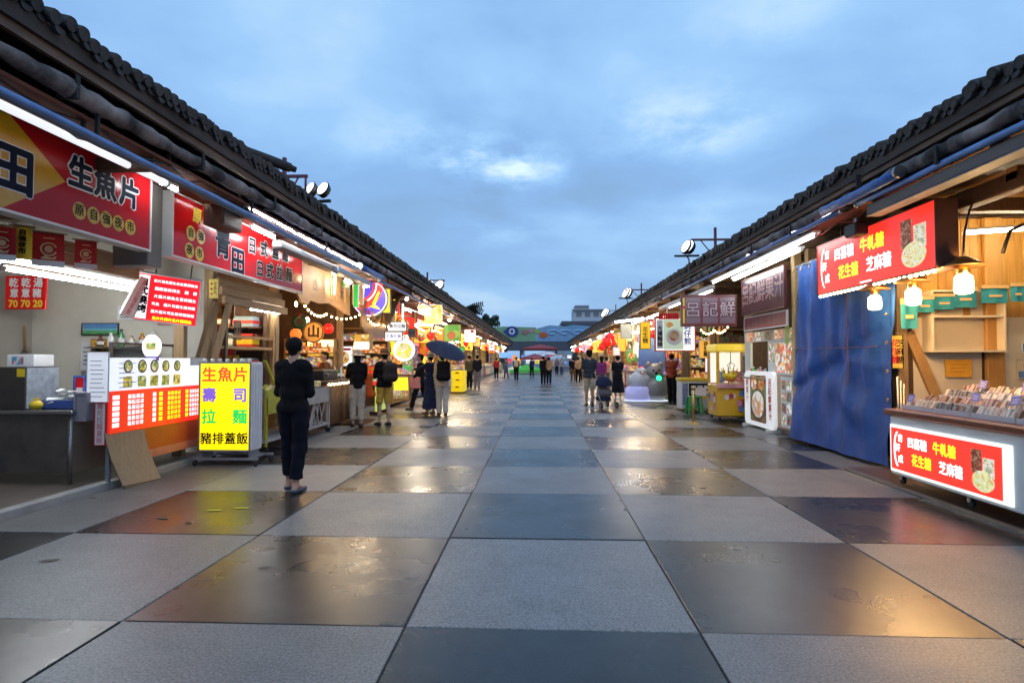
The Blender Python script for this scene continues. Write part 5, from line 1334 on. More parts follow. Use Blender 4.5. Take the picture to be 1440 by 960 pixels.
# ---- stanchion, green stool, small cart
p = at(975, 596, Z=0)
t = thing('stanchion', 'brass barrier post with round foot standing before the claw machine', 'barrier post', (p.x, p.y, 0))
b = MB(); b.lathe([(.17, 0), (.17, .012), (.12, .03), (.03, .05)], 20); b.build('foot', M_brass, t)
b = MB(); b.cyl((0, 0, .05), (0, 0, .80), .027, n=12); b.build('pole', M_brass, t)
b = MB(); b.lathe([(.032, .78), (.042, .80), (.042, .835), (.02, .86)], 12); b.build('cap', M_brass, t)
p = at(962, 582, Z=0)
t = thing('plastic_stool', 'bright green plastic stool between the small cart and the claw machine', 'stool', (p.x + .35, p.y + .3, 0))
b = MB(); b.box(-.17, .17, -.17, .17, .42, .45, bev=.012); b.build('seat', M_green, t)
for sx in (-1, 1):
    for sy in (-1, 1):
        b = MB(); b.bar((sx * .19, sy * .19, 0), (sx * .14, sy * .14, .42), .045); b.build('leg', M_green, t)
b = MB(); b.box(-.16, .16, -.175, -.155, .14, .18); b.box(-.16, .16, .155, .175, .14, .18); tag(b.build('rung', M_green, t), kind='stuff')
t = thing('snack_cart', 'small white cart with yellow rim and black lettered boards beside the reaching person', 'cart', T(3.98, 16.6, 0)); w = .82
b = MB(); b.box(0, w, 0, .6, .10, .86, bev=.01); b.build('body', M_pw, t)
b = MB(); b.box(-.02, w + .02, -.02, .62, .862, .95, bev=.01); b.build('rim', M_yel, t)
b = MB(); b.box(.20, w - .02, -.012, -.001, .46, .80); b.build('menu_board', M_ink, t)
for r_ in range(2):
    for k in range(3):
        b = MB(); b.box(.25 + .18 * k, .39 + .18 * k, -.018, -.013, .50 + .14 * r_, .60 + .14 * r_); b.build('card', M_paper, t)
b = MB(); b.box(.02, .17, -.012, -.001, .2, .80); b.build('print_strip', mat('blue_grey_print', (.22, .25, .42), .5, var=.3, scale=12), t)
b = MB(); b.box(.20, w - .02, -.012, -.001, .38, .44); b.build('yellow_strip', M_yel, t)
for x in (.1, w - .1):
    b = MB(); b.cyl((x - .015, .06, .05), (x + .015, .06, .05), .05, n=10); b.build('caster', M_rubber, t)
M_, w, h = fpix(978, 993, 545, 556, 15.2)
t = sign('small_card', 'white card with a faint pink print hung between the brass post and claw machine', 'card', M_, w, h, .01, M_paper, M_paper, rw=.004)
print_lines(t, .03, w - .03, [h * .35, h * .65], mat('pink_ink', (.7, .3, .35), .5), seed=6)
b = MB(); b.box(w * .45, w * .55, -at(985, 556, Y=15.2).z + .02, 0, -.02, -.008); b.build('pole', M_grey, t)
# ---- bowl sign hung over the lane
def bowl_sign():
    M_, w, h = fpix(921, 978, 446, 494, 15.8)
    t = sign('shop_sign', 'lit white sign with a soup bowl picture and red fringe over the lane', 'shop sign', M_, w, h, .10, glow('lit_sign_offwhite', (.85, .86, .80), .75), mat('orange_red_rim', (.70, .10, .04), .4), 'shop signs over the stalls', rw=.03)
    b = MB(); b.rect(w * .05, w * .20, h * .08, h * .92, .004); b.build('panel', M_paper, t)
    text(t, '大腸麵線', w * .125, h * .44, h * .155, M_ink, .007, vert=True, bold=.004)
    text(t, '蚵仔煎', w * .80, h * .5, h * .22, M_blueink, .007, vert=True, bold=.006)
    b = MB(); b.rect(w * .21, w * .70, h * .06, h * .93, .0025); b.build('green_ground', glow('lit_pale_green', (.45, .55, .40), .5), t)
    b = MB(); b.disc(w * .47, h * .42, w * .20, .004, 24, ry=h * .24); b.build('bowl_picture', M_whiteink, t)
    b = MB(); b.disc(w * .47, h * .46, w * .13, .007, 20, ry=h * .15); b.build('soup_picture', food('soup_print', [(.5, .3, .18), (.6, .12, .05), (.65, .5, .3)], 9), t)
    b = MB(); b.disc(w * .36, h * .78, w * .09, .004, 16, ry=h * .08); b.build('dish_picture', food('orange_dish', []) if 'orange_dish' in MATS else M_orange, t)
    b = MB()
    for k in range(9): b.box(w * (.10 + .055 * k), w * (.148 + .055 * k), h * .94, h * 1.12, .012, .03)
    tag(b.build('fringe', M_red, t), kind='stuff')
    b = MB(); b.box(w * .3, w * .33, h, h + .35, -.06, -.03); b.box(w * .7, w * .73, h, h + .35, -.06, -.03); tag(b.build('hanger', M_white, t), kind='stuff')
bowl_sign()
G_tubes = glow('lit_soft_tube', (.95, .98, 1), 15)
# long bright lamps along the juice stall
tube_lamp('long dazzling tube over the juice stall, outermost of the bright rows', (4.12, 8.9, 3.30), (4.12, 14.0, 3.27), .022, G_tubes, cw=.12, group='bright tube rows over the juice stall')
tube_lamp('long dazzling tube over the juice stall, inner of the bright rows', (4.34, 9.9, 3.27), (4.34, 13.2, 3.22), .022, G_tubes, cw=.12, group='bright tube rows over the juice stall')
tube_lamp('lit tube hidden above the blue awning pole past the thick blue tarp roll', (4.18, 8.3, 3.52), (4.18, 12.0, 3.52), .014, G_tubes)
tube_lamp('short lit tube slanting above the juice stall banner', (4.55, 12.6, 2.98), (4.75, 13.4, 2.95), .018)
tube_lamp('lit tube continuing beneath the white awning cassette', (4.2, 14.3, 3.12), (4.2, 19.0, 3.12), .018, G_tubes)
q = thing('speaker', 'black loudspeaker clamped under the awning over the red candy sign', 'speaker', (4.26, 7.9, 3.10))
b = MB(); b.box(-.09, .09, 0, .28, 0, .17, bev=.015); b.build('cabinet', M_black, q); b = MB(); b.box(-.02, .02, .1, .16, .17, .25); b.build('bracket', M_steel, q)
# ---- lit animal figures on the ground beyond
def figure(label, p, s, bodym, lampm, beak=None, cat='lit figure'):
    t = thing('lit_figure', label, cat, (p.x, p.y, 0))
    b = MB(); b.lathe([(.30 * s, .03), (.42 * s, .25 * s), (.36 * s, .55 * s), (.24 * s, .72 * s)], 16); b.build('body', bodym, t)
    b = MB(); b.ball((0, 0, .92 * s), .27 * s, 14, 9); b.build('head', bodym, t)
    for sx in (-1, 1):
        b = MB(); b.ball((sx * .2 * s, 0, 1.15 * s), .09 * s, 8, 6); b.build('ear', bodym, t)
        b = MB(); b.ball((sx * .38 * s, -.1 * s, .55 * s), .10 * s, 8, 6, (.7, .7, 1.6)); b.build('arm', bodym, t)
        b = MB(); b.ball((sx * .09 * s, -.245 * s, .97 * s), .03 * s, 6, 5); b.build('eye', M_ink, t)
    b = MB(); b.ball((0, -.27 * s, .88 * s), .05 * s, 8, 6); b.build('nose', beak or M_ink, t)
    if lampm:
        for zz in (.32, .72):
            b = MB(); b.ball((.08 * s, -.33 * s if zz < .5 else -.26 * s, zz * s), .085 * s, 10, 7, (1, .4, 1)); b.build('green_lamp', lampm, t)
    b = MB(); b.lathe([(.42 * s, 0), (.44 * s, .012), (.42 * s, .025)], 18); b.build('base_light', glow('lit_white_base', (.8, .88, 1), .7), t)
    return t
figure('standing pale lit bear figure with two green lamps beside the reaching person', at(921, 563, Z=0), 1.12, glow('lit_grey_fur', (.20, .20, .20), .08), glow('lit_green', (.02, .95, .30), 2.2))
p = at(897, 563, Z=0)
t = thing('lit_figure', 'squat white lit bird figure with red comb on a lilac base', 'lit figure', (p.x, p.y, 0))
b = MB(); b.lathe([(.44, .02), (.48, .1), (.46, .42), (.38, .50)], 18); b.build('base', glow('lit_lilac', (.36, .38, .70), .3), t)
b = MB(); b.ball((.06, 0, .72), .36, 16, 10, (1, .9, .95)); b.ball((.12, -.05, 1.0), .20, 14, 9); b.build('body', glow('lit_white_bird', (.42, .45, .50), .08), t)
for k in range(3): b = MB(); b.ball((.05 + .07 * k, -.05, 1.2), .05, 8, 6); b.build('comb', mat('comb_red', (.6, .03, .05), .5), t)
b = MB(); b.cyl((.12, -.22, .98), (.12, -.36, .95), .05, .01, n=8); b.build('beak', M_orange, t)
for sx in (-1, 1):
    b = MB(); b.ball((.12 + sx * .07, -.225, 1.04), .022, 7, 5); b.build('eye', M_ink, t)
    b = MB(); b.ball((.06 + sx * .34, .02, .72), .16, 10, 7, (.45, 1, 1.1)); b.build('wing', glow('lit_white_bird', (.62, .66, .72)), t)
b = MB(); b.lathe([(.48, 0), (.50, .012), (.48, .02)], 18); b.build('base_light', glow('lit_white_base', (.8, .88, 1)), t)
b = MB()
t = thing('blue_tarp', 'flat blue tarp closing the stall behind the lit figures', 'tarp', FF(3.75, 22.3, .05))
b.box(0, 1.0, 0, 2.35, -.03, 0, bev=.01); b.build('sheet', mat('bright_blue_tarp', (.06, .14, .42), .4, var=.15, bump=.3, bscale=4), t); b = MB(); b.cyl((-.05, 2.37, -.01), (1.05, 2.37, -.01), .025, n=8); b.build('rod', M_grey, t)
M_, w, h = fpix(900, 915, 452, 491, 18.2)
t = sign('shop_sign', 'upright golden yellow sign left of the bowl sign', 'shop sign', M_, w, h, .1, glow('lit_gold', (.85, .50, .02), .6), M_oak, 'shop signs over the stalls')
text(t, '花生糖', w / 2, h * .5, h * .2, M_dwood, .006, vert=True, bold=.004)
# ================================================================== PEOPLE: bodies as one surface, grown from tapered limbs on a small grid
def sdf_mesh(prims, cell, k=0.03, clip=None, holes=None):
    """prims: (a, b, ra, rb, squash_y); returns verts, quads of the smooth union (surface nets)"""
    A = np.array([p[0] for p in prims], float); B = np.array([p[1] for p in prims], float)
    ra = np.array([p[2] for p in prims]); rb = np.array([p[3] for p in prims]); sq = np.array([p[4] if len(p) > 4 else 1.0 for p in prims])
    rm = np.maximum(ra, rb)[:, None] + 3 * cell
    lo = np.minimum(A, B).min(0) - rm.max() ; hi = np.maximum(A, B).max(0) + rm.max()
    n = np.ceil((hi - lo) / cell).astype(int) + 1
    g = [lo[i] + cell * np.arange(n[i]) for i in range(3)]
    D = np.full(n, 1e3)
    for a, b, r0, r1, s in zip(A, B, ra, rb, sq):
        m = max(r0, r1) * max(1, s) + 3 * cell + k
        i0 = np.maximum(((np.minimum(a, b) - m - lo) / cell).astype(int), 0); i1 = np.minimum(((np.maximum(a, b) + m - lo) / cell).astype(int) + 2, n)
        sl = tuple(slice(i0[i], i1[i]) for i in range(3))
        X, Y, Z = np.meshgrid(g[0][sl[0]], g[1][sl[1]], g[2][sl[2]], indexing='ij')
        ba = b - a; L2 = max(1e-9, float(ba @ ba))
        t = np.clip(((X - a[0]) * ba[0] + (Y - a[1]) * ba[1] + (Z - a[2]) * ba[2]) / L2, 0, 1)
        px = X - a[0] - t * ba[0]; py = (Y - a[1] - t * ba[1]) / s; pz = Z - a[2] - t * ba[2]
        d = np.sqrt(px * px + py * py + pz * pz) - (r0 + (r1 - r0) * t)
        o = D[sl]; h = np.clip(0.5 + 0.5 * (o - d) / k, 0, 1)
        D[sl] = np.where(o > 900, d, o * (1 - h) + d * h - k * h * (1 - h))
    if clip:
        X, Y, Z = np.meshgrid(*g, indexing='ij')
        for f in clip: D = np.maximum(D, f(X, Y, Z))
    ins = D < 0
    c = [ins[:-1, :-1, :-1]]
    cnt = np.zeros(n - 1); P = np.zeros(tuple(n - 1) + (3,))
    sh = [(0, 0, 0), (1, 0, 0), (0, 1, 0), (1, 1, 0), (0, 0, 1), (1, 0, 1), (0, 1, 1), (1, 1, 1)]
    def sub(Q, o): return Q[o[0]:n[0] - 1 + o[0], o[1]:n[1] - 1 + o[1], o[2]:n[2] - 1 + o[2]]
    for e0 in sh:
        for ax in range(3):
            if e0[ax]: continue
            e1 = list(e0); e1[ax] = 1
            d0, d1 = sub(D, e0), sub(D, e1)
            cr = (d0 < 0) != (d1 < 0)
            tt = np.where(cr, d0 / np.where(cr, d0 - d1, 1), 0)
            for q in range(3):
                P[..., q] += np.where(cr, e0[q] + (tt if q == ax else 0), 0)
            cnt += cr
    act = cnt > 0
    idx = -np.ones(tuple(n - 1), int); idx[act] = np.arange(act.sum())
    V = P[act] / cnt[act][:, None]
    ijk = np.argwhere(act)
    V = lo + cell * (ijk + V)
    F = []
    for ax in range(3):
        u, v = (ax + 1) % 3, (ax + 2) % 3
        s0 = [slice(1, n[i] - 1) for i in range(3)]; s0[ax] = slice(0, n[ax] - 1)
        s1 = list(s0); s1[ax] = slice(1, n[ax])
        a_, b_ = ins[tuple(s0)], ins[tuple(s1)]
        for w, flip in ((a_ & ~b_, False), (~a_ & b_, True)):
            q = np.argwhere(w)
            if not len(q): continue
            base = q.copy()
            for i in range(3):
                if i != ax: base[:, i] += 1
            def at_(du, dv):
                r = base.copy(); r[:, u] -= du; r[:, v] -= dv; return idx[r[:, 0], r[:, 1], r[:, 2]]
            quad = np.stack([at_(1, 1), at_(0, 1), at_(0, 0), at_(1, 0)], 1)
            F.append(quad[:, ::-1] if flip else quad)
    F = np.concatenate(F)
    F = F[(F >= 0).all(1)]
    return V, F
def np_build(name, parts, m, parent, fold_amp=0.0):
    vs = []; fs = []; k = 0
    for V, F in parts:
        vs.append(V); fs.append(F + k); k += len(V)
    V = np.concatenate(vs); F = np.concatenate(fs)
    if fold_amp:
        n = np.zeros_like(V); fn = np.cross(V[F[:, 2]] - V[F[:, 0]], V[F[:, 3]] - V[F[:, 1]])
        for i in range(4): np.add.at(n, F[:, i], fn)
        n /= np.linalg.norm(n, axis=1)[:, None] + 1e-9
        x, y, z = V.T; a = np.arctan2(y, x)
        w = np.sin(22 * z + 5 * np.sin(3 * a) + 14 * x) + .7 * np.sin(41 * z - 21 * x + 3 * a) + .6 * np.sin(17 * x + 19 * y + 9 * z) + .8 * (1 - np.abs(np.sin(11 * z + 9 * x - 6 * y)))
        V = V + n * (fold_amp * w)[:, None]
    me = bpy.data.meshes.new(name)
    me.vertices.add(len(V)); me.vertices.foreach_set('co', V.astype(np.float32).ravel())
    me.loops.add(F.size); me.loops.foreach_set('vertex_index', F.astype(np.int32).ravel())
    me.polygons.add(len(F)); me.polygons.foreach_set('loop_start', np.arange(0, F.size, 4, dtype=np.int32))
    try: me.polygons.foreach_set('loop_total', np.full(len(F), 4, dtype=np.int32))
    except Exception: pass
    me.polygons.foreach_set('use_smooth', np.ones(len(F), bool))
    me.update(calc_edges=True); me.materials.append(m)
    return link(name, me, parent)
SKIN = mat('skin', (.46, .26, .18), .5, var=.08, scale=8)
HAIR = mat('black_hair', (.006, .005, .005), .75, spec=.2, var=.3, scale=40, stretch=(3, 3, .6), bump=.4)
def cloth(name, c, rough=.85, v=.14): return mat('cloth_' + name, c, rough, spec=.2, var=v, scale=7, bump=.25, bscale=16)
def V3(*a): return np.array(a, float)
def person(label, pos, face, h=1.68, top=None, legs=None, skirt=None, shorts=False, sleeve='long', arms=((.1, .25), (.1, .25)), hands='down', stride=0.12, cell=.016, shoe=None, hair=True, build=1.0, lean=0.0, long_top=0.0, hair_long=False, group=None, fingers=False, bare=False, sandals=False, headturn=0.0, fold=.35):
    """face: heading angle, 0 = away from the viewer (+y). arms: per side (swing forward of the upper arm, bend of the elbow) in radians"""
    s = h / 1.70
    t = thing('person', label, 'person', T(pos[0], pos[1], 0, face), group)
    z = lambda v: v * s
    hip, chest, neck = z(.92), z(1.28), z(1.44)
    dy = lean
    def up(p):                                                        # lean the trunk forward
        f = max(0, p[2] - hip) / (neck - hip); return V3(p[0], p[1] + dy * f, p[2])
    b = build
    head_c = up(V3(0, .01, z(1.585))); 
    body, shirt, trous = [], [], []
    trunk = [(up(V3(-.055 * s, 0, hip)), up(V3(.055 * s, 0, hip)), .115 * s * b, .115 * s * b, .85),
             (up(V3(-.04 * s, 0, z(1.08))), up(V3(.04 * s, 0, z(1.08))), .105 * s * b, .105 * s * b, .85),
             (up(V3(-.068 * s, 0, chest)), up(V3(.068 * s, 0, chest)), .100 * s * b, .100 * s * b, .85),
             (up(V3(-.125 * s, -.005, z(1.38))), up(V3(.125 * s, -.005, z(1.38))), .056 * s, .056 * s, 1),
             (up(V3(0, 0, hip)), up(V3(0, 0, chest)), .11 * s * b, .125 * s * b, .8)]
    body += trunk
    body.append((up(V3(0, -.01, z(1.40))), up(V3(0, .0, z(1.50))), .062 * s, .052 * s))
    ct, st_ = math.cos(headturn), math.sin(headturn)
    def hd(x, y, zz): return V3(head_c[0] + x * ct - y * st_, head_c[1] + x * st_ + y * ct, zz)
    hz = head_c[2]
    body += [(hd(0, -.012 * s, hz + .02 * s), hd(0, .012 * s, hz + .03 * s), .083 * s, .080 * s), (hd(0, .02 * s, hz - .03 * s), hd(0, .035 * s, hz - .075 * s), .066 * s, .042 * s),
             (hd(0, .088 * s, hz - .0 * s), hd(0, .108 * s, hz - .028 * s), .010 * s, .017 * s), (hd(-.02 * s, .088 * s, hz - .065 * s), hd(.02 * s, .088 * s, hz - .065 * s), .011 * s, .011 * s)]
    for sx in (-1, 1): body.append((hd(sx * .083 * s, -.002, hz + .015 * s), hd(sx * .085 * s, 0, hz - .025 * s), .016 * s, .012 * s))
    hand_parts = []
    # arms
    for sx, (sw, el) in zip((-1, 1), arms):
        sh = up(V3(sx * .165 * s * (1 + (b - 1) * .5), -.005, z(1.375)))
        ua = .285 * s; fa = .25 * s; out = .09
        d1 = V3(sx * math.sin(out) * math.cos(sw), math.sin(sw), -math.cos(sw) * math.cos(out)); e_ = sh + d1 * ua
        a2 = sw + el
        d2 = V3(-sx * fold * math.sin(min(el, 1.6)), math.sin(a2), -math.cos(a2)); d2 /= np.linalg.norm(d2); w_ = e_ + d2 * fa
        body += [(sh, e_, .050 * s * b, .040 * s), (e_, w_, .039 * s, .027 * s)]
        pend = w_ + d2 * .085 * s
        body.append((w_, pend, .026 * s, .034 * s, .8))
        if sleeve == 'long': shirt += [(sh, e_, .060 * s * b, .051 * s), (e_, w_ - d2 * .015, .051 * s, .041 * s)]
        elif sleeve == 'short': shirt += [(sh, sh + d1 * ua * .72, .066 * s * b, .062 * s)]
        # five fingers, curled
        xd = np.cross(d2, V3(0, 0, 1.0) if abs(d2[2]) < .9 else V3(0, 1, 0)); xd /= np.linalg.norm(xd); nd = np.cross(xd, d2)
        if fingers:
            for q, (off, ln) in enumerate(((-.030, .066), (-.010, .076), (.010, .072), (.029, .058))):
                p0 = pend + xd * off * s * .9; p1 = p0 + d2 * ln * .5 * s; p2 = p1 + (d2 * .75 + nd * .6) * ln * .5 * s
                hand_parts += [(p0, p1, .0095 * s, .0088 * s), (p1, p2, .0088 * s, .0075 * s)]
            p0 = w_ + d2 * .03 * s - xd * sx * .026 * s; p1 = p0 + (d2 * .7 - xd * sx * .7) * .045 * s; p2 = p1 + (d2 * .9 + nd * .3) * .03 * s
            hand_parts += [(p0, p1, .012 * s, .0105 * s), (p1, p2, .0105 * s, .0085 * s)]
        else:
            for off in (-.026, -.009, .009, .026):
                p0 = pend + xd * off * s; body.append((p0, p0 + (d2 + nd * .4) * .06 * s, .011 * s, .009 * s))
            p0 = w_ + d2 * .03 * s - xd * sx * .03 * s; body.append((p0, p0 + (d2 * .7 - xd * sx * .5) * .05 * s, .012 * s, .010 * s))
    # legs
    shoes = []
    feet = []
    for sx, sgn in ((-1, 1), (1, -1)):
        hp = V3(sx * .088 * s, 0, z(.90)); an = V3(sx * .085 * s, sgn * stride * s, z(.075)); kn = (hp + an) / 2 + V3(0, .03 * s, 0)
        kn[2] = z(.49)
        body += [(hp, kn, .082 * s * b, .052 * s), (kn, kn * .45 + an * .55 + V3(0, -.012 * s, 0), .053 * s, .047 * s), (kn * .45 + an * .55, an, .045 * s, .031 * s), (an, an + V3(0, .13 * s, -.045 * s), .034 * s, .024 * s), (an, an + V3(0, -.03 * s, -.04 * s), .033 * s, .03 * s)]
        if shorts: trous += [(hp, hp * .12 + kn * .88, .092 * s * b, .078 * s)]
        elif legs is not None: trous += [(hp, kn, .104 * s * b, .078 * s), (kn, an + V3(0, -.005, .03 * s), .076 * s, .064 * s)]
        feet.append((an, sx))
    np_build('body', [sdf_mesh(body, cell, .022)] + ([sdf_mesh(hand_parts, .0045, .006)] if hand_parts else []), SKIN, t)
    # clothes
    hem = z(.86) - long_top
    sh_tr = [(p[0], p[1], p[2] + .020 * s, p[3] + .020 * s, p[4]) for p in trunk]
    if long_top: sh_tr.append((up(V3(0, 0, z(1.0))), V3(0, 0, hem - .1), .13 * s * b, .155 * s * b, .85))
    neckz = up(V3(0, 0, z(1.455)))
    if top is not None:
        np_build('shirt', [sdf_mesh(sh_tr + shirt, cell, .028, [lambda X, Y, Z: hem - Z, lambda X, Y, Z: Z - z(1.462)])], top, t, .0035 if cell < .02 else 0)
    if skirt is not None:
        np_build('skirt', [sdf_mesh([(V3(-.03, 0, z(1.0)), V3(-.05, 0, z(skirt[0])), .125 * s, .20 * s, .8), (V3(.03, 0, z(1.0)), V3(.05, 0, z(skirt[0])), .125 * s, .20 * s, .8)], cell, .03, [lambda X, Y, Z: z(skirt[0]) - Z, lambda X, Y, Z: Z - z(1.0)])], skirt[1], t, .006 if cell < .02 else 0)
    if legs is not None:
        tp = trous + [(V3(-.05 * s, 0, z(.93)), V3(.05 * s, 0, z(.93)), .128 * s * b, .128 * s * b, .85)]
        lo_ = z(.50) if shorts else z(.05 if not bare else .16)
        np_build('trousers', [sdf_mesh(tp, cell, .03, [lambda X, Y, Z: lo_ - Z, lambda X, Y, Z: Z - z(1.03)])], legs, t, .004 if cell < .02 else 0)
    for an, sx in feet:
        b_ = [(an + V3(0, -.035 * s, -.045 * s), an + V3(0, .05 * s, -.048 * s), .040 * s, .043 * s), (an + V3(0, .05 * s, -.05 * s), an + V3(sx * .012, .155 * s, -.055 * s), .043 * s, .036 * s)]
        if not sandals: b_.append((an + V3(0, -.02 * s, -.03 * s), an + V3(0, -.01 * s, .0), .044 * s, .042 * s))
        top_ = an[2] + (.01 * s if not sandals else -.032 * s)
        np_build('shoe', [sdf_mesh(b_, cell * .8, .02, [lambda X, Y, Z: .0 + .004 - Z, lambda X, Y, Z: Z - top_])], shoe or M_black, t)
    if hair:
        hh = [(hd(0, -.022 * s, hz + .038 * s), hd(0, .01 * s, hz + .046 * s), .0865 * s, .080 * s), (hd(0, -.032 * s, hz + .02 * s), hd(0, -.036 * s, hz - (.045 if not hair_long else .16) * s), .072 * s, (.052 if not hair_long else .06) * s)]
        for sx in (-1, 1): hh.append((hd(sx * .052 * s, -.02 * s, hz + .04 * s), hd(sx * .066 * s, -.02 * s, hz - .01 * s), .045 * s, .022 * s))
        np_build('hair', [sdf_mesh(hh, cell * .9, .02, [lambda X, Y, Z: np.where((X - head_c[0]) * (-st_) + (Y - head_c[1]) * ct > .055 * s, hz + .055 * s - Z, -1)])], hair if not isinstance(hair, bool) else HAIR, t)
    t['head'] = list(head_c); 
    return t, head_c, s
def eyes(t, hc, s):
    for sx in (-1, 1):
        b = MB(); b.ball((hc[0] + sx * .032 * s, hc[1] + .078 * s, hc[2] + .012 * s), .011 * s, 8, 6); b.build('eye', M_ink, t)
def hat(t, hc, s, m, brim=.16, crown=.10, bandm=None, tilt=0.0):
    M1 = Matrix.Translation((hc[0], hc[1], hc[2] + .055 * s)) @ Matrix.Rotation(tilt, 4, 'X')
    b = MB(); b.lathe([(brim, -.025), (brim * .8, -.004), (.100 * s, .008), (.098 * s, .05), (.085 * s, crown), (.045 * s, crown + .018), (.001, crown + .02)], 20, M1, caps=False)
    b.lathe([(brim, -.029), (brim * .8, -.010), (.096 * s, .0), (.001, .0)], 20, M1, caps=False)
    o = b.build('hat', m, t)
    if bandm:
        b = MB(); b.lathe([(.1015 * s, .010), (.1005 * s, .038)], 20, M1, caps=False); b.build('hat_band', bandm, o)
def backpack(label, t, y=-.26, z0=1.0, m=None, w=.28, h=.42, d=.16):
    Mx = t.matrix_basis @ Matrix.Translation((0, y, z0))
    q = thing('backpack', label, 'backpack', Mx)
    np_build('bag', [sdf_mesh([(V3(-w * .28, 0, .09), V3(w * .28, 0, .09), .10, .10, d / .2), (V3(-w * .24, 0, h - .10), V3(w * .24, 0, h - .10), .09, .09, d / .2), (V3(-w * .28, 0, .09), V3(-w * .24, 0, h - .1), .09, .09, d / .2), (V3(w * .28, 0, .09), V3(w * .24, 0, h - .1), .09, .09, d / .2)], .018, .04)], m, q)
    np_build('pocket', [sdf_mesh([(V3(-w * .22, -d * .42, .10), V3(w * .22, -d * .42, .10), .07, .07, .6)], .016, .03)], m, q)
    for sx in (-1, 1):
        b = MB(); b.tube([(sx * .10, d * .3, h - .06), (sx * .115, d * .3 + .12, h + .02), (sx * .12, d * .3 + .26, h - .06), (sx * .13, d * .3 + .27, h - .22), (sx * .14, d * .3 + .10, .08)], .016, 6); b.build('strap', m, q)
    return q
def umbrella(label, p, r, m, tilt=(0, 0), shaft=.75, group=None):
    M1 = Matrix.Translation(p) @ Matrix.Rotation(tilt[0], 4, 'X') @ Matrix.Rotation(tilt[1], 4, 'Y')
    t = thing('umbrella', label, 'umbrella', M1, group)
    b = MB(); n, k = 8, 6; vs = [(0, 0, .02)]; fs = []
    for i in range(1, k + 1):
        a = i / k * 1.05
        for j in range(n * 3):
            th = 2 * PI * j / (n * 3); sc = 1 - (.055 * (1 - abs(math.cos(th * n / 2))) * (i / k))
            vs.append((r * math.sin(a) / math.sin(1.05) * math.cos(th) * sc, r * math.sin(a) / math.sin(1.05) * math.sin(th) * sc, r * .62 * (math.cos(a) - 1) * 1.0 + .02))
    N = n * 3
    for j in range(N): fs.append([0, 1 + j, 1 + (j + 1) % N])
    for i in range(k - 1):
        for j in range(N): fs.append([1 + i * N + j, 1 + (i + 1) * N + j, 1 + (i + 1) * N + (j + 1) % N, 1 + i * N + (j + 1) % N])
    b.add(vs, fs, True); b.build('canopy', m, t)
    b = MB(); b.cyl((0, 0, .07), (0, 0, -shaft), .008, n=7); b.build('shaft', M_steel, t)
    for j in range(n):
        th = 2 * PI * j / n; b = MB(); b.tube([(0, 0, .01), (r * .5 * math.cos(th), r * .5 * math.sin(th), -.06 * r - .01), (r * .97 * math.cos(th), r * .97 * math.sin(th), -.30 * r - .0)], .004, 4); b.build('rib', M_steel, t)
    b = MB(); b.tube([(0, 0, -shaft), (0, .0, -shaft - .05), (0, .03, -shaft - .08), (0, .06, -shaft - .05)], .012, 6); b.build('handle', M_black, t)
    return t
K_black = cloth('black', (.007, .007, .0085), .95); K_navy = cloth('navy', (.014, .020, .055)); K_dnavy = cloth('dark_navy', (.0055, .0065, .013), .95)
K_beige = cloth('beige', (.42, .37, .30)); K_sand = cloth('sand', (.46, .38, .27)); K_yellow = cloth('mustard', (.48, .30, .05)); K_brown = cloth('brown', (.12, .065, .03)); K_redb = cloth('rust_red', (.28, .05, .02)); K_red = cloth('red', (.38, .02, .025)); K_purple = cloth('purple', (.16, .03, .16)); K_grey = cloth('grey', (.12, .12, .14)); K_tan = cloth('tan', (.30, .20, .12)); K_white = cloth('white', (.62, .62, .62)); K_jean = cloth('jean', (.05, .07, .13)); K_olive = cloth('olive', (.07, .065, .035)); K_pink = cloth('pink', (.55, .22, .22))
def gp(px, py): p = at(px, py, Z=0); return (p.x, p.y)
# man in black
t, hc, s = person('man in black sweater and trousers standing alone, seen from behind, in slippers', gp(411, 690), -.12, 1.70, K_black, K_dnavy, fold=.75, arms=((.12, 1.75), (.10, 1.75)), stride=.08, cell=.011, shoe=mat('blue_grey_slipper', (.06, .075, .11), .6), fingers=True, bare=True, sandals=True, build=.94, headturn=.1)
eyes(t, hc, s)
# couple at the log counter
t, hc, s = person('woman in white hat, black top and cropped beige trousers at the log counter', gp(502, 600), .45, 1.63, K_black, K_beige, arms=((.6, .9), (.5, 1.0)), stride=.04, cell=.013, fingers=True, bare=True, hair_long=True)
eyes(t, hc, s); hat(t, hc, s, K_sand, .17, .10, K_white)
t, hc, s = person('man in brown hat, black shirt and mustard shorts at the log counter', gp(540, 598), .75, 1.66, K_black, K_yellow, shorts=True, arms=((.4, 1.2), (.4, 1.3)), stride=.07, cell=.013, fingers=True)
eyes(t, hc, s); hat(t, hc, s, cloth('hat_brown', (.17, .07, .03)), .15, .10, K_brown)
backpack('dark backpack worn by the man in mustard shorts', t, -.27, .98, cloth('backpack_dark', (.03, .022, .022)))
p = at(520, 545, X=-3.75)
q = thing('shopping_bag', 'orange red cloth bag hanging between the hatted couple', 'bag', (p.x, p.y - .1, .62))
np_build('bag', [sdf_mesh([(V3(-.08, 0, .08), V3(.08, 0, .08), .09, .09, .6), (V3(-.06, 0, .48), V3(.06, 0, .48), .06, .06, .6), (V3(0, 0, .1), V3(0, 0, .45), .11, .08, .6)], .02, .04)], cloth('orange_bag', (.62, .10, .02)), q)
b = MB(); b.tube([(-.05, 0, .5), (-.03, 0, .66), (.03, 0, .66), (.05, 0, .5)], .009, 5); b.build('handle', cloth('orange_bag', (.62, .10, .02)), q)
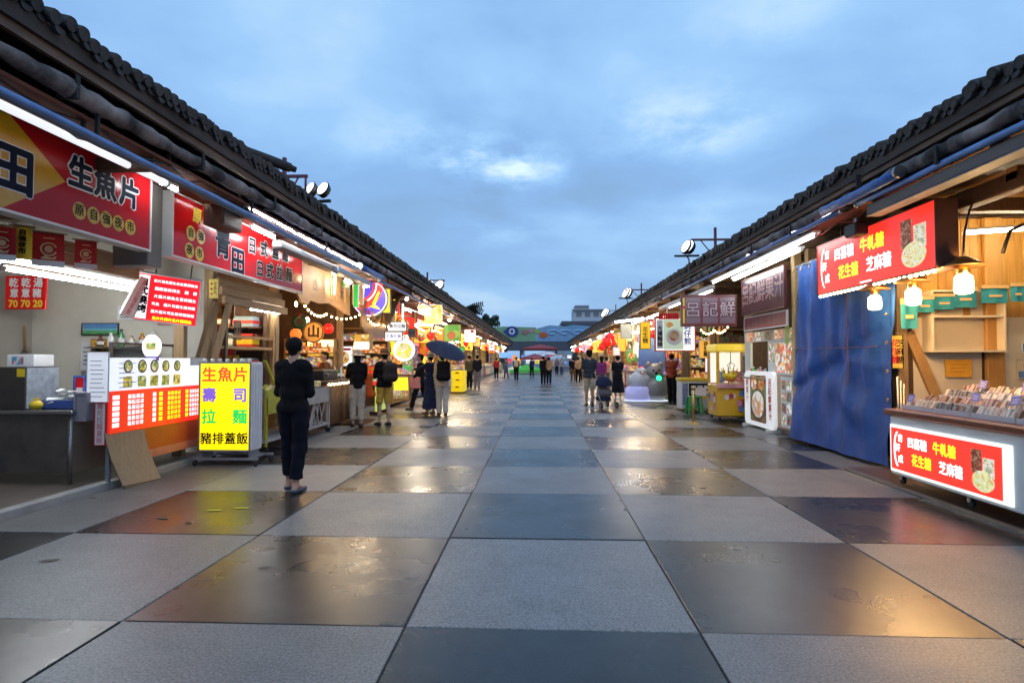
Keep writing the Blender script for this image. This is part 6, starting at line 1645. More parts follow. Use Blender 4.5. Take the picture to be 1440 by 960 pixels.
# vendor behind the counter
t, hc, s = person('vendor in brown shirt working behind the log counter', (-4.98, 13.55), 2.3, 1.64, K_brown, K_black, arms=((.5, 1.2), (.5, 1.2)), stride=.03); eyes(t, hc, s)
# navy dress, walker, beige man with umbrella
t, hc, s = person('woman in long navy dress and straw hat with a black ribbon pointing at a stall', gp(605, 582), .9, 1.62, K_navy, None, (.16, K_navy), arms=((1.2, .3), (.1, .3)), stride=.05, cell=.014, sandals=True, long_top=.1); eyes(t, hc, s)
hat(t, hc, s, cloth('straw', (.60, .50, .33)), .18, .10, K_black)
t, hc, s = person('person in black walking behind the woman in the navy dress with a pink bag', (gp(583, 577)[0] + .12, gp(583, 577)[1] + .25), 1.6, 1.62, K_black, K_black, arms=((.3, .3), (-.2, .3)), stride=.26); eyes(t, hc, s)
q = thing('shopping_bag', 'pale pink bag carried by the person in black behind the navy dress', 'bag', (gp(583, 577)[0] - .02, gp(583, 577)[1] + .1, .62)); b = MB()
b.box(-.17, .17, -.06, .06, 0, .34, bev=.03); b.build('bag', K_pink, q); b = MB(); b.tube([(-.08, 0, .33), (-.05, 0, .46), (.05, 0, .46), (.08, 0, .33)], .01, 5); b.build('handle', K_pink, q)
t, hc, s = person('person in pale beige shirt and trousers standing beneath a dark blue umbrella', gp(622, 584), .25, 1.64, K_beige, cloth('pale_grey', (.38, .37, .36)), arms=((.1, .2), (.5, 1.9)), stride=.06, cell=.014, fingers=True, long_top=.06); eyes(t, hc, s)
backpack('black shoulder bag worn behind the beige shirt under the umbrella', t, -.25, .92, K_black, w=.30, h=.50)
px_ = gp(622, 584); umbrella('dark blue umbrella held tilted over the person in beige', (px_[0] + .14, px_[1] - .02, 1.83), .56, cloth('umbrella_navy', (.026, .030, .062), .6), (.35, .38), .6)
# right of the lane
t, hc, s = person('man in cap, dark shirt and sand shorts standing by the pram', gp(829, 571), .15, 1.74, cloth('slate', (.035, .045, .06)), K_sand, shorts=True, arms=((.2, .5), (.3, .6)), stride=.05, cell=.014, sleeve='short'); eyes(t, hc, s)
M1 = Matrix.Translation((hc[0], hc[1], hc[2] + .05)); b = MB(); b.lathe([(.105, 0), (.105, .04), (.08, .09), (.01, .11)], 14, M1); b.box(-.08, .08, .06, .20, 0, .012, M1); b.build('cap', K_black, t)
t, hc, s = person('woman in purple blouse walking beyond the pram', gp(846, 556), .3, 1.60, K_purple, K_grey, stride=.1, hair_long=True); eyes(t, hc, s)
t, hc, s = person('woman in long dark navy dress bending to the pram', gp(869, 562), .1, 1.62, K_dnavy, None, (.28, K_dnavy), arms=((.2, .3), (.5, .5)), stride=.06, cell=.014, long_top=.1, sleeve='short', shoe=K_white); eyes(t, hc, s)
t, hc, s = person('person in rust red jacket reaching up beside the bear figure', gp(945, 567), -.5, 1.66, K_redb, K_black, arms=((.3, .6), (2.3, .3)), stride=.05, cell=.014); eyes(t, hc, s)
# pram
p = gp(850, 573)
t = thing('pram', 'dark blue pram with folded hood parked beside the man in the cap', 'pram', T(p[0], p[1], 0, .35))
b = MB(); vs = []
b.lathe([(.02, .95), (.16, .92), (.25, .80), (.27, .66)], 14, Matrix.Translation((0, .05, 0)) @ Matrix.Diagonal((1, .9, 1, 1)), caps=False); b.build('hood', K_navy, t)
np_build('seat', [sdf_mesh([(V3(-.12, 0, .45), V3(.12, 0, .45), .13, .13, .9), (V3(-.12, .12, .75), V3(.12, .12, .75), .07, .07), (V3(0, .02, .45), V3(0, .12, .7), .15, .12)], .02, .04)], K_grey, t)
for sx in (-1, 1):
    b = MB(); b.tube([(sx * .24, .42, 1.0), (sx * .24, .25, .75), (sx * .23, -.05, .40), (sx * .22, -.30, .12)], .014, 6); b.build('side_frame', M_steel, t)
    b = MB(); b.tube([(sx * .23, -.05, .45), (sx * .24, .32, .12)], .014, 6); b.build('rear_leg', M_steel, t)
    for y in (-.30, .32):
        b = MB(); b.cyl((sx * .26 - .02, y, .09), (sx * .26 + .02, y, .09), .09, n=16); o = b.build('wheel', M_rubber, t)
        b = MB(); b.cyl((sx * .26 - .022, y, .09), (sx * .26 + .022, y, .09), .045, n=12); b.build('hub', M_steel, o)
b = MB(); b.tube([(-.24, .42, 1.0), (0, .47, 1.02), (.24, .42, 1.0)], .016, 6); b.build('handlebar', M_black, t)
b = MB(); b.box(-.18, .18, -.1, .25, .20, .34, bev=.03); b.build('basket', K_navy, t)
# distant walkers, each placed where the photograph has one
far = [(660, 546, 0, 1.68, K_olive, K_black, 'pair chatting before the yellow crates, the one in a brown jacket', False), (671, 547, .2, 1.70, K_dnavy, K_grey, 'pair chatting before the yellow crates, the one in navy with grey trousers', False),
 (698, 533, .2, 1.62, K_red, K_black, 'person in red jacket at a far stall left of the lane', True), (712, 532, 1.2, 1.62, K_grey, K_jean, 'person in grey and dark jeans striding near the red jacket', True), (726, 535, 0, 1.66, K_olive, K_dnavy, 'person with a pale rucksack before the green canopy', True),
 (748, 530, .4, 1.62, K_navy, K_black, 'person in navy just left of the umbrella pair', True),
 (764, 540, 0, 1.68, K_black, K_dnavy, 'tall person in black of the pair walking under the pale umbrella', False), (772, 540, 0, 1.62, K_tan, K_dnavy, 'person in tan coat of the pair walking under the pale umbrella', False),
 (783, 527, 3.1, 1.64, K_grey, K_black, 'person in grey coming up the lane right of the umbrella pair', True), (790, 528, 3.0, 1.6, cloth('dull_white', (.22, .22, .23)), K_jean, 'person in dull white coming up the lane among the far crowd', True), 
 (806, 536, .2, 1.60, K_dnavy, K_brown, 'person in navy and brown skirt near the right stalls', True), (813, 538, 0, 1.64, K_tan, K_black, 'person in tan jacket near the right stalls behind the cap man', True), (820, 535, .2, 1.6, K_purple, K_black, 'person in plum coat partly hidden by the man in the cap', True),  (853, 548, .6, 1.6, K_pink, K_grey, 'person in pink by the far stall right of the purple blouse', True), (803, 527, 3, 1.6, K_black, K_jean, 'person in black facing the viewer among the far crowd', True)]
for px, py, f, h, tp, lg_, lab, small in far:
    t, hc, s = person(lab, gp(px, py), f, h, tp, lg_, arms=((.1, .3), (.2, .4)), stride=.12 if px not in (660, 671) else .04, cell=.03 if small else .022, group='walkers in the distance')
    if px == 726: backpack('pale rucksack of the person before the green canopy', t, -.24, .98, K_sand, w=.24)
p = gp(768, 540); umbrella('pale blue umbrella shared by the pair walking down the lane', (p[0] + .05, p[1] + .1, 1.95), .62, cloth('umbrella_pale', (.50, .56, .66), .5), (0, .05), .7)
# ================================================================== LEFT: stalls past the timber one
# round emblem sign over the lane
p = at(520, 420, Y=14.9)
t = thing('round_sign', 'big round lit sign of red, blue and yellow sweeps facing down the lane', 'round sign', FF(p.x, 14.9, p.z)); r_ = .45
def arcpoly(cx, cy, ro, ri, a0, a1, n=14):
    P = [(cx + ro * math.cos(R(a0 + (a1 - a0) * i / n)), cy + ro * math.sin(R(a0 + (a1 - a0) * i / n))) for i in range(n + 1)]
    return P + [(cx + ri * math.cos(R(a1 - (a1 - a0) * i / n)), cy + ri * math.sin(R(a1 - (a1 - a0) * i / n))) for i in range(n + 1)]
b = MB(); b.lathe([(r_, -.16), (r_ + .02, -.08), (r_, -.002)], 36); b.build('case', M_white, t)
b = MB(); b.disc(0, 0, r_ - .02, .002, 36); b.build('face', glow('lit_blue_violet', (.10, .07, .62), .9), t)
b = MB(); b.poly(arcpoly(-.28, .34, .62, .36, -92, 8), .005); b.build('red_sweep', glow('lit_sign_red', (.9, .05, .04), .9), t)
b = MB(); b.poly(arcpoly(-.30, .36, .49, .455, -92, 8), .008); b.build('white_line', E_w, t)
b = MB(); b.poly([(-.02, -.20), (.28, -.28), (.20, -.20), (.10, -.16)], .006); b.poly([(.06, -.14), (.22, .20), (.26, .16), (.14, -.16)], .006); b.build('yellow_stroke', E_y, t)
b = MB(); b.lathe([(r_, .0), (r_, .02), (r_ - .03, .02), (r_ - .03, 0)], 36, caps=False); b.build('rim', glow('lit_pale_rim', (.8, .75, .9), .8), t)
b = MB(); b.bar((0, r_, -.08), (0, r_ + .35, -.08), .03); b.build('hanger', M_black, t)
def strip_sign(px0, px1, py0, py1, Y, label, m, rim, glyph=None, gm_=None, vert=False, d=.08, cat='shop sign', name='shop_sign', n=0, bold=.006):
    M_, w, h = fpix(px0, px1, py0, py1, Y)
    t = sign(name, label, cat, M_, w, h, d, m, rim, 'shop signs over the stalls', rw=min(.02, w * .06))
    if glyph:
        k = len(glyph); sz = min(h * .8 / (k if vert else 1), w * .86 / (1 if vert else k))
        text(t, glyph, w / 2, h / 2, sz, gm_, .006, vert=vert, bold=bold * sz * 3)
    return t, w, h
strip_sign(497, 504, 400, 432, 13.95, 'upright green strip sign beside the round emblem sign', glow('lit_green_sheet', (.02, .40, .06), .6), M_white)
strip_sign(506, 511, 398, 428, 14.1, 'slim tan strip sign beside the round emblem sign', M_oak, M_white)
strip_sign(537, 549, 404, 440, 15.6, 'upright yellow lit sign just past the round emblem sign', glow('lit_yellow_sheet', (.95, .72, .03), 1.0), M_white)
strip_sign(511, 520, 396, 404, 14.3, 'small lit red sign above the round emblem sign', glow('lit_sign_red', (.9, .05, .04)), M_white)
M_awn = mat('brown_board_front', (.28, .13, .045), .5, col2=(.40, .22, .09), scale=4, stretch=(1, 5, 5), bump=.2)
t = thing('header_board', 'brown timber header board below the round emblem sign', 'header board', LF(-4.40, 14.5, 2.05)); b = MB()
b.slab([(0, .25), (.8, .0), (2.6, .05), (3.1, .3), (3.1, .85), (0, .85)], -.05, 0); b.build('board', M_awn, t); b = MB(); b.box(0, 3.1, .86, .92, -.06, .03); b.build('rail', M_wood_h, t)
t = thing('leaning_beam', 'broad pale plank slanting up to the eave past the round emblem sign', 'plank', tuple(at(541, 455, X=-4.2)))
b = MB(); b.bar((0, 0, 0), (.05, 1.2, .95), .30, .06); b.build('board', M_wood, t); b = MB(); b.bar((.03, .1, -.2), (.03, .1, .05), .05); b.build('stay', M_wood, t)
t = thing('display_case', 'dazzling warm display case behind the woman in the white hat', 'display case', FF(at(497, 492, Y=15.0).x, 15.0, at(497, 492, Y=15.0).z))
w = .42; b = MB(); b.box(0, w, 0, .42, -.3, -.004); b.build('case', M_oak, t)
b = MB(); b.box(.02, w - .02, .02, .20, -.003, .004); b.build('lit_panel', glow('lit_case', (1, .84, .45), 5), t)
b = MB(); b.box(.02, w - .02, .22, .40, -.003, .003); b.build('picture', food('warm_print', [(.7, .4, .06), (.75, .55, .15), (.5, .25, .05), (.75, .7, .5)], 9, emit=.5), t)
# bright stall with white menu boards
E_wd = glow('lit_cold_white', (.84, .86, .95), .85)
for k, (a, lab) in enumerate((((545, 572, 452, 466, 17.0), 'upper white menu board with dark writing under the slanting plank'), ((541, 566, 466, 480, 16.7), 'lower white menu board with lilac writing under the slanting plank'), ((574, 584, 462, 474, 17.9), 'small grey menu board beside the white ones'))):
    t, w, h = strip_sign(*a, lab, E_wd if k < 2 else M_grey, mat('olive_rim', (.2, .2, .06), .5), '壽司拉麵' if k == 0 else '生魚片飯', M_ink if k != 1 else M_blueink)
p = at(568, 492, Y=17.0)
t = thing('round_sign', 'round lit plate sign with a yellow dish picture and bright white rim', 'round sign', FF(p.x, 17.0, p.z)); b = MB(); b.lathe([(.33, -.10), (.34, -.05), (.33, -.002)], 28); b.build('case', M_white, t)
b = MB(); b.disc(0, 0, .32, .002, 28); b.build('rim_light', glow('lit_rim_white', (1, 1, .96), 2.6), t); b = MB(); b.disc(0, -.03, .25, .006, 24); b.build('dish_picture', food('yellow_dish', [(.75, .6, .05), (.6, .55, .3), (.75, .7, .5), (.45, .5, .08)], 9, emit=.8), t)
t, w, h = strip_sign(588, 622, 428, 456, 20.0, 'big amber lit food poster under the eave beyond the plate sign', food('amber_food', [(.80, .36, .04), (.85, .60, .18), (.55, .20, .03), (.80, .50, .06)], 5, emit=.45), M_white)
t, w, h = strip_sign(624, 648, 456, 480, 22.0, 'green lit sign with a brown bowl picture', food('green_sheet', [(.10, .30, .04), (.16, .40, .06), (.25, .42, .06)], 4, emit=.5), M_oak)
b = MB(); b.disc(w * .45, h * .35, w * .26, .006, 18, ry=h * .24); b.build('bowl_picture', glow('lit_brown', (.35, .09, .02), .6), t)
t, w, h = strip_sign(653, 669, 463, 481, 25.0, 'dazzling white sign over a red sill on the left row', glow('lit_hot_white', (1, .93, .95), 1.8), M_red)
b = MB(); b.rect(w * .1, w * .22, h * .1, h * .8, .005); b.rect(w * .34, w * .44, h * .1, h * .8, .005); b.rect(w * .6, w * .66, h * .1, h * .7, .005); tag(b.build('bar_print', mat('rose_print', (.7, .2, .25), .4), t), kind='stuff')
b = MB(); b.rect(w * .55, w * .85, h * .72, h * .95, .006); b.build('red_print', M_redink, t)
for k, (px, py, X, lab) in enumerate(((594, 430, -4.0, 'dazzling white bulb under the eave by the amber food poster'), (632, 450, -4.0, 'white bulb under the eave by the green bowl sign'), (601, 436, -4.0, 'second white bulb touching the amber food poster'), (572, 420, -4.1, 'small white bulb above the white menu boards'), (491, 396, -4.1, 'bare bulb near the slim tan strip sign'), (515, 401, -4.2, 'bare bulb glaring over the round emblem sign'))):
    bulb(lab, at(px, py, X=X), .085 if k in (0, 1) else .055, G_bulbw, cord=.15)
plight(tuple(at(594, 436, X=-3.9)), 45, (1, .88, .66)); plight(tuple(at(520, 440, X=-3.8)), 30, (1, .8, .5)); plight(tuple(at(632, 456, X=-3.9)), 40, (1, .9, .7))
for k in range(4): strip_sign(547 + 6 * k, 550 + 6 * k, 418 + 3 * k, 436 + 4 * k, 16.5 + .3 * k, ['first', 'second', 'third', 'fourth'][k] + ' of four slender lit tags hanging in front of the white menu boards', [E_w, E_y, glow('lit_sign_red', (.9, .05, .04)), E_w][k], M_white, d=.02, name='hanging_tag', cat='tag')
# lime lit board, stool with yellow box, crates
t = thing('sandwich_board', 'lime green lit board leaning beside the man with the dark backpack', 'standing board', LF(-4.15, 15.0, .02))
b = MB(); b.box(0, 1.1, .1, .75, -.05, 0, bev=.01); b.build('board', glow('lit_lime', (.42, .55, .10), .6), t); b = MB(); b.box(.05, .1, 0, .1, -.2, 0); b.box(1.0, 1.05, 0, .1, -.2, 0); tag(b.build('foot', M_black, t), kind='stuff')
print_lines(t, .15, .95, [.3, .45, .6], M_paper, z=.004, hgt=.03, seed=5)
p = gp(575, 570)
t = thing('side_counter', 'small counter with wooden top and glowing yellow front on slim legs', 'counter', T(p[0] - .25, p[1], 0)); b = MB()
b.box(-.35, .35, -.25, .25, .95, 1.0, bev=.01); b.build('top', M_wood_h, t)
b = MB(); b.box(-.28, .28, -.22, -.18, .50, .90); b.build('front', glow('lit_yellow_sheet', (.95, .72, .03)), t)
for sx in (-1, 1):
    for sy in (-1, 1): b = MB(); b.bar((sx * .33, sy * .22, 0), (sx * .28, sy * .2, .95), .045); b.build('leg', M_oak, t)
b = MB(); b.box(-.3, .3, -.235, -.215, .18, .22); b.build('rung', M_oak, t)
rr = random.Random(31)
p = gp(648, 551)
for k in range(9):
    lab = ['front bottom', 'middle bottom', 'back bottom', 'front second', 'middle second', 'back second', 'front top', 'middle top', 'back top'][k]
    c_ = T(p[0] - .05 - .02 * rr.random(), p[1] - .6 + .42 * (k % 3), .06 + .31 * (k // 3), rr.uniform(-.08, .08))
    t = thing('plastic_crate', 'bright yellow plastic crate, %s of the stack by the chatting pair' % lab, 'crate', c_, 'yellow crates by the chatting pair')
    m = glow('lit_yellow_crate', (.90, .66, .01), .35); b = MB()  # plain plastic crate, glow added to its yellow as painted light
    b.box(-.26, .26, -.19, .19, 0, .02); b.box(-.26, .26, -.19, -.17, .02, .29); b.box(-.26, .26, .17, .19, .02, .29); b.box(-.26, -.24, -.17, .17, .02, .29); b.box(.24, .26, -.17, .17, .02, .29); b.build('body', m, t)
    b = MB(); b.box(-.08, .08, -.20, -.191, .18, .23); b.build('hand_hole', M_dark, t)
t = thing('pallet', 'low wooden trolley under the yellow crates', 'trolley', T(p[0] - .05, p[1] - .15, 0)); b = MB(); b.box(-.35, .35, -.75, .75, .035, .058); b.build('deck', M_wood, t)
for x in (-.3, .3):
    for y in (-.6, .6): b = MB(); b.cyl((x - .02, y, .02), (x + .02, y, .02), .02, n=8); b.build('wheel', M_rubber, t)
# ================================================================== the long run of stalls on both sides
HUES = [('red', (.60, .03, .03)), ('amber', (.85, .45, .06)), ('white', (.86, .84, .80)), ('yellow', (.88, .66, .05)), ('green', (.08, .38, .10)), ('orange', (.80, .22, .03)), ('blue', (.10, .22, .62)), ('pink', (.80, .32, .42)), ('cream', (.80, .68, .48))]
INK = {'red': M_whiteink, 'amber': M_redink, 'white': M_redink, 'yellow': M_redink, 'green': M_yelink, 'orange': M_yelink, 'blue': M_whiteink, 'pink': M_whiteink, 'cream': M_dwood}
ORD = ['first', 'second', 'third', 'fourth', 'fifth', 'sixth', 'seventh', 'eighth', 'ninth', 'tenth', 'eleventh', 'twelfth', 'thirteenth', 'fourteenth']
WORDS = ['花生糖', '芝麻糖', '壽司', '拉麵', '生魚片', '果汁', '夜市', '蓋飯', '牛軋糖']
def hue(i, e): n, c = HUES[i]; return n, glow('lit_%s_%d' % (n, int(e * 10)), c, e)
goods = [food('goods_%d' % i, cs, 11, emit=.26) for i, cs in enumerate(([(.6, .3, .08), (.7, .55, .2), (.5, .1, .05), (.3, .4, .1)], [(.7, .65, .6), (.3, .2, .5), (.6, .1, .15), (.2, .3, .5)], [(.65, .45, .2), (.4, .2, .08), (.75, .6, .35), (.2, .1, .06)], [(.6, .06, .06), (.75, .5, .1), (.15, .3, .1), (.8, .75, .7)]))]  # wares emit their own colours as added fill inside the stalls
def far_row(s, Ds, start, side, anchor):
    rr = random.Random(50 + s)
    lastc = None
    for k in range(start, len(Ds) - 1):
        y0, y1 = Ds[k] + .12, Ds[k + 1] - .02; L = y1 - y0; n = ORD[k - start]
        big = y0 < 40
        st = '%s stall past %s' % (n, anchor)
        Fm = (lambda X, y, z: LF(X, y, z)) if s < 0 else (lambda X, y, z: RF(X, y + 0, z))
        ys = y0 if s < 0 else y1
        # counter with a skirt, goods on it
        ci = rr.randrange(len(HUES)); nm, gmt = hue(ci, .3)
        t = thing('stall_counter', '%s fronted counter of the %s' % (nm, st), 'counter', Fm(s * (4.50 + rr.uniform(0, .15)), ys + (.3 if s < 0 else -.3), .075), 'counters of the stalls farther along'); Lc = L - .8
        b = MB(); b.box(0, Lc, 0, .80, -.65, -.01, bev=.01); b.build('body', mat('far_%s_front' % nm, tuple(.6 * c for c in HUES[ci][1]), .5), t)
        b = MB(); b.box(-.03, Lc + .03, .80, .85, -.68, .04); b.build('top', [M_wood_h, M_steel, M_white][k % 3], t)
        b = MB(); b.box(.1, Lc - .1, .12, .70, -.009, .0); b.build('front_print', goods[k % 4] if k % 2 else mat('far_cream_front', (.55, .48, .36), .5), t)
        for q_ in range(3 if big else 1):
            w = (Lc - .2) / (3 if big else 1)
            q = thing('goods_tray', 'tray of wares, %s on the %s' % (['nearest', 'middle', 'farthest'][q_], nm + ' counter of the ' + st), 'tray of wares', t.matrix_basis @ Matrix.Translation((.1 + w * q_, .855, 0)), 'trays of wares on the counters farther along')
            b = MB(); rq = random.Random(k * 7 + q_ + s)
            for i in range(8 if big else 6):
                hgt = rq.uniform(.06, .22); b.box(w / 8 * i + .01, w / 8 * (i + 1) - .01, .02, .02 + hgt, -.50 + rq.uniform(0, .1), -.06)
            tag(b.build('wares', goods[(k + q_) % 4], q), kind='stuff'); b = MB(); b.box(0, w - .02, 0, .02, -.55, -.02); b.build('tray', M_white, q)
        # sign over the counter, facing the lane
        c2 = (ci + 2 + rr.randrange(5)) % len(HUES)
        if c2 == lastc: c2 = (c2 + 1) % len(HUES)
        lastc = c2; n2, g2 = hue(c2, .8)
        z0 = 2.35 + rr.uniform(-.1, .15); hh = rr.uniform(.5, .75)
        t = sign('shop_sign', '%s lit sign along the front of the %s' % (n2, st), 'shop sign', Fm(s * 4.45, ys + (.15 if s < 0 else -.15), z0), L - .3, hh, .1, g2, [M_white, M_red, M_oak][k % 3], 'shop signs over the stalls')
        text(t, WORDS[(k + (3 if s > 0 else 0)) % len(WORDS)], (L - .3) / 2, hh / 2, hh * .72, INK[n2], .006, bold=.012, sx=1.6)
        # projecting sign facing the viewer
        for q_ in range(2 if big else 1):
            c3 = rr.randrange(len(HUES)); n3, g3 = hue(c3, .9)
            w = rr.uniform(.5, .95); h = rr.uniform(.45, .8); xx = rr.uniform(3.75, 4.2) if q_ == 0 else rr.uniform(4.4, 4.9)
            zz = rr.uniform(2.0, 2.5) if q_ == 0 else rr.uniform(1.5, 2.0)
            pos = 'hung out over the lane' if q_ == 0 else 'set low inside'
            t = sign('shop_sign', '%s lit sign %s at the %s' % (n3, pos, st), 'shop sign', FF(-xx - w if s < 0 else xx, y0 + .4 + .9 * q_ * rr.random(), zz), w, h, .08, g3, [M_white, M_red, M_yel][rr.randrange(3)], 'shop signs over the stalls')
            if rr.random() < .55:
                b = MB(); b.disc(w / 2, h * .42, min(w, h) * .32, .005, 16); b.build('dish_picture', goods[rr.randrange(4)], t)
                b = MB(); b.rect(w * .12, w * .88, h * .80, h * .90, .005); b.build('title_band', INK[n3], t)
            else:
                wd = WORDS[rr.randrange(len(WORDS))]
                if h > w * .8: text(t, wd, w / 2, h / 2, h * .8 / len(wd), INK[n3], .006, vert=True, bold=.006)
                else: text(t, wd, w / 2, h / 2, w * .85 / len(wd), INK[n3], .006, bold=.006)
        # lamps
        if k % 2 == 0 or big:
            if y0 < 45: plight((s * 4.05, (y0 + y1) / 2, 2.35), 34, (1, .70, .36) if k % 3 else (1, .88, .68))
            bulb('%s bulb over the counter of the %s' % ('warm' if k % 3 else 'white', st), (s * 4.15, (y0 + y1) / 2 + rr.uniform(-.5, .5), 2.55 + rr.uniform(-.2, .3)), .075, G_bulb if k % 3 else G_bulbw, cord=.4)
        tube_lamp('lit tube lamp under the eave of the %s' % st, (s * 4.2, y0 + .4, 3.05), (s * 4.2, y1 - .6, 3.05), .022, G_tubew if (k + (s > 0)) % 3 else G_tube)
        # wares hung on the divider that faces the viewer, glowing as added fill, and a banner
        c4 = rr.randrange(len(HUES)); n4, g4 = hue(c4, .5)
        t = sign('back_display', '%s back display of goods on the divider of the %s' % (n4, st), 'wall display', FF(-6.5 if s < 0 else 5.0, y1 - .06, .9), 1.5, 1.5, .04, goods[(k + 1) % 4], M_oak, 'wall displays on the dividers', rw=.05)
        for q_ in range(3):
            b = MB(); b.box(0, 1.5, .35 + .42 * q_, .38 + .42 * q_, .013, .16); b.build('shelf', M_oak, t)
        if k % 3 == 1:
            lantern('red paper lantern hung before the %s' % st, (s * 4.0, y0 + .3, 2.35), .14, G_lan, group='red paper lanterns along the row')
        # awning
        if k % 3 == 0:
            t = thing('awning', '%s awning over the front of the %s' % (n4, st), 'awning', (s * 3.9, y0, 2.95)); b = MB()
            b.add([(-s * .0, 0, 0), (0, L, 0), (s * .9, L, .35), (s * .9, 0, .35), (0, 0, -.18), (0, L, -.18)], [[0, 1, 2, 3], [0, 1, 5, 4]]); b.build('cloth', mat('awning_%s' % n4, tuple(.7 * c for c in HUES[c4][1]), .7), t)
            b = MB(); b.cyl((0, 0, .01), (0, L, .01), .018, n=6); b.build('front_bar', M_grey, t)
far_row(-1, LDIV, 3, 'left', 'the plate sign')
far_row(1, RDIV, 4, 'right', 'the lit figures')
# right: dark tarps and red lanterns near the pram
for k, (px, py, Y, r_) in enumerate(((853, 481, 24, .20), (847, 487, 26, .17), (858, 474, 24.5, .19), (812, 492, 38, .16))):
    p = at(px, py, Y=Y); lantern(['large red lantern in the cluster over the pram', 'small red lantern low in the cluster over the pram', 'highest red lantern in the cluster over the pram', 'red lantern far along the right row'][k], tuple(p), r_, G_lan, group='red paper lanterns along the row')
t, w, h = strip_sign(873, 889, 455, 476, 23, 'pale box sign hung under the eave above the navy dress', mat('pale_teal_box', (.45, .55, .52), .4, var=.2, scale=5), M_grey)
t, w, h = strip_sign(868, 880, 470, 494, 24, 'orange lit panel behind the navy dress', glow('lit_orange_1', (.9, .38, .04), 1.0), M_oak)
t, w, h = strip_sign(862, 872, 488, 500, 22, 'small pink lit panel above the woman in the navy dress', glow('lit_pink_1', (.9, .45, .42), 1.0), M_oak)
tube_lamp('lit tube across the lane side by the upright golden sign', at(865, 453, Y=20), at(905, 448, Y=20), .03, G_tube)
# ================================================================== far end: gateway banner, canopies, building
t = thing('gateway', 'green and blue gateway banner spanning the far end of the lane', 'gateway', FF(at(636, 478, Y=96).x, 96, 0)); W_ = at(833, 478, Y=96).x - at(636, 478, Y=96).x
zb, zt = at(740, 480, Y=96).z, at(740, 459, Y=96).z
m_ = W_ * .60
b = MB(); b.slab([(0, zb), (m_, zb), (m_, zt - .15), (m_ * .62, zt - .0), (m_ * .3, zt - .25), (0, zt + .5)], -.3, 0); b.build('green_panel', mat('gate_green', (.20, .38, .20), .7, col2=(.26, .45, .26), scale=.5), t)  # gateway colours paled and greyed, distance haze painted in
b = MB(); b.slab([(m_ + .02, zb), (W_, zb), (W_, zt + .05), (W_ * .86, zt + .25), (W_ * .80, zt + .0), (W_ * .70, zt + .2), (m_ + .02, zt - .35)], -.3, 0); b.build('blue_panel', mat('gate_blue', (.18, .34, .52), .7, col2=(.28, .45, .62), scale=.4), t)
ex, ez = at(720, 467, Y=96).x - t.matrix_basis.translation.x, at(720, 466, Y=96).z
b = MB(); b.slab([(ex + 1.05 * math.cos(a * PI / 14), ez + .85 * math.sin(a * PI / 14)) for a in range(28)], .02, .2); b.slab([(ex - 1.4, ez), (ex - .8, ez - .5), (ex - .8, ez + .5)], .02, .18); b.build('round_emblem', mat('gate_navy', (.03, .05, .25), .5), t)
b = MB(); b.disc(ex, ez, .50, .21, 20); b.build('emblem_white', M_paper, t); b = MB(); b.disc(ex, ez, .26, .22, 16); b.build('emblem_centre', mat('gate_navy', (.03, .05, .25)), t)
for px, py, r_, m in ((738, 467, .5, mat('gate_coral', (.42, .18, .18), .5)), (747, 465, .35, mat('gate_pink', (.7, .25, .35), .5)), (756, 466, .42, mat('gate_lime', (.40, .50, .08), .5)), (764, 471, .6, M_orange)):
    x = at(px, py, Y=96).x - t.matrix_basis.translation.x; b = MB(); b.slab([(x + r_ * math.cos(a * PI / 8) * (1 + .15 * (a % 2)), at(px, py, Y=96).z + r_ * .8 * math.sin(a * PI / 8)) for a in range(16)], .02, .10); b.build('balloon_shape', m, t)
for k in range(3):
    cx_ = W_ * (.72 + .09 * k); b = MB(); b.tube([(cx_ + .9 * math.cos(a * .5), (zb + zt) / 2 + .2 + (.5 - .03 * a) * math.sin(a * .5), .06) for a in range(11)], .12, 5); b.build('wave_stroke', mat('gate_pale_wave', (.35, .58, .80), .5), t)
b = MB(); b.box(-1, W_ + 1, zb - 1.5, zb - .01, -1.2, -.05); b.build('beam', mat('gate_beam', (.09, .10, .12), .6), t)  # beam colour lightened for the same painted haze
for x in (1.5, W_ * .5, W_ - 1.5):
    b = MB(); b.box(x - .25, x + .25, 0, zb - 1.5, -.9, -.4); b.build('pillar', M_grey, t)
# building with a dark roof slab and white stair tower behind
t = thing('concrete_building', 'pale concrete building with dark overhanging roof behind the gateway', 'building', FF(at(775, 470, Y=130).x, 130, 0)); w = 26
z1, z2, z3 = at(800, 458, Y=130).z, at(800, 447, Y=130).z, at(820, 430, Y=130).z
b = MB(); b.box(-1.2, w, 0, z1, -12, 0); b.build('wall', mat('dusk_concrete', (.42, .44, .48), .7, var=.1, scale=.5), t)  # wall colour lightened to paint in distance haze
b = MB(); b.box(2.2, w + 2, z1 + .02, z1 + .95, -13, 1.5, bev=.1); b.build('roof', mat('dusk_roof', (.11, .11, .13), .6), t)
b = MB(); b.box(5.0, 11.5, z1 + .96, z3 - .6, -9, -1); o = b.build('stair_tower', mat('dusk_white', (.55, .57, .60), .7), t)
b = MB(); b.box(5.4, 8.5, z3 - .59, z3 + .3, -8, -2); b.box(4.6, 12, z3 - 1.0, z3 - .75, -.98, -.6); b.build('parapet', M_grey, o)
b = MB(); b.box(12, 20, z1 + .96, z1 + 2.4, -9, -1); b.build('roof_block', mat('dusk_white', (.55, .57, .60)), t)
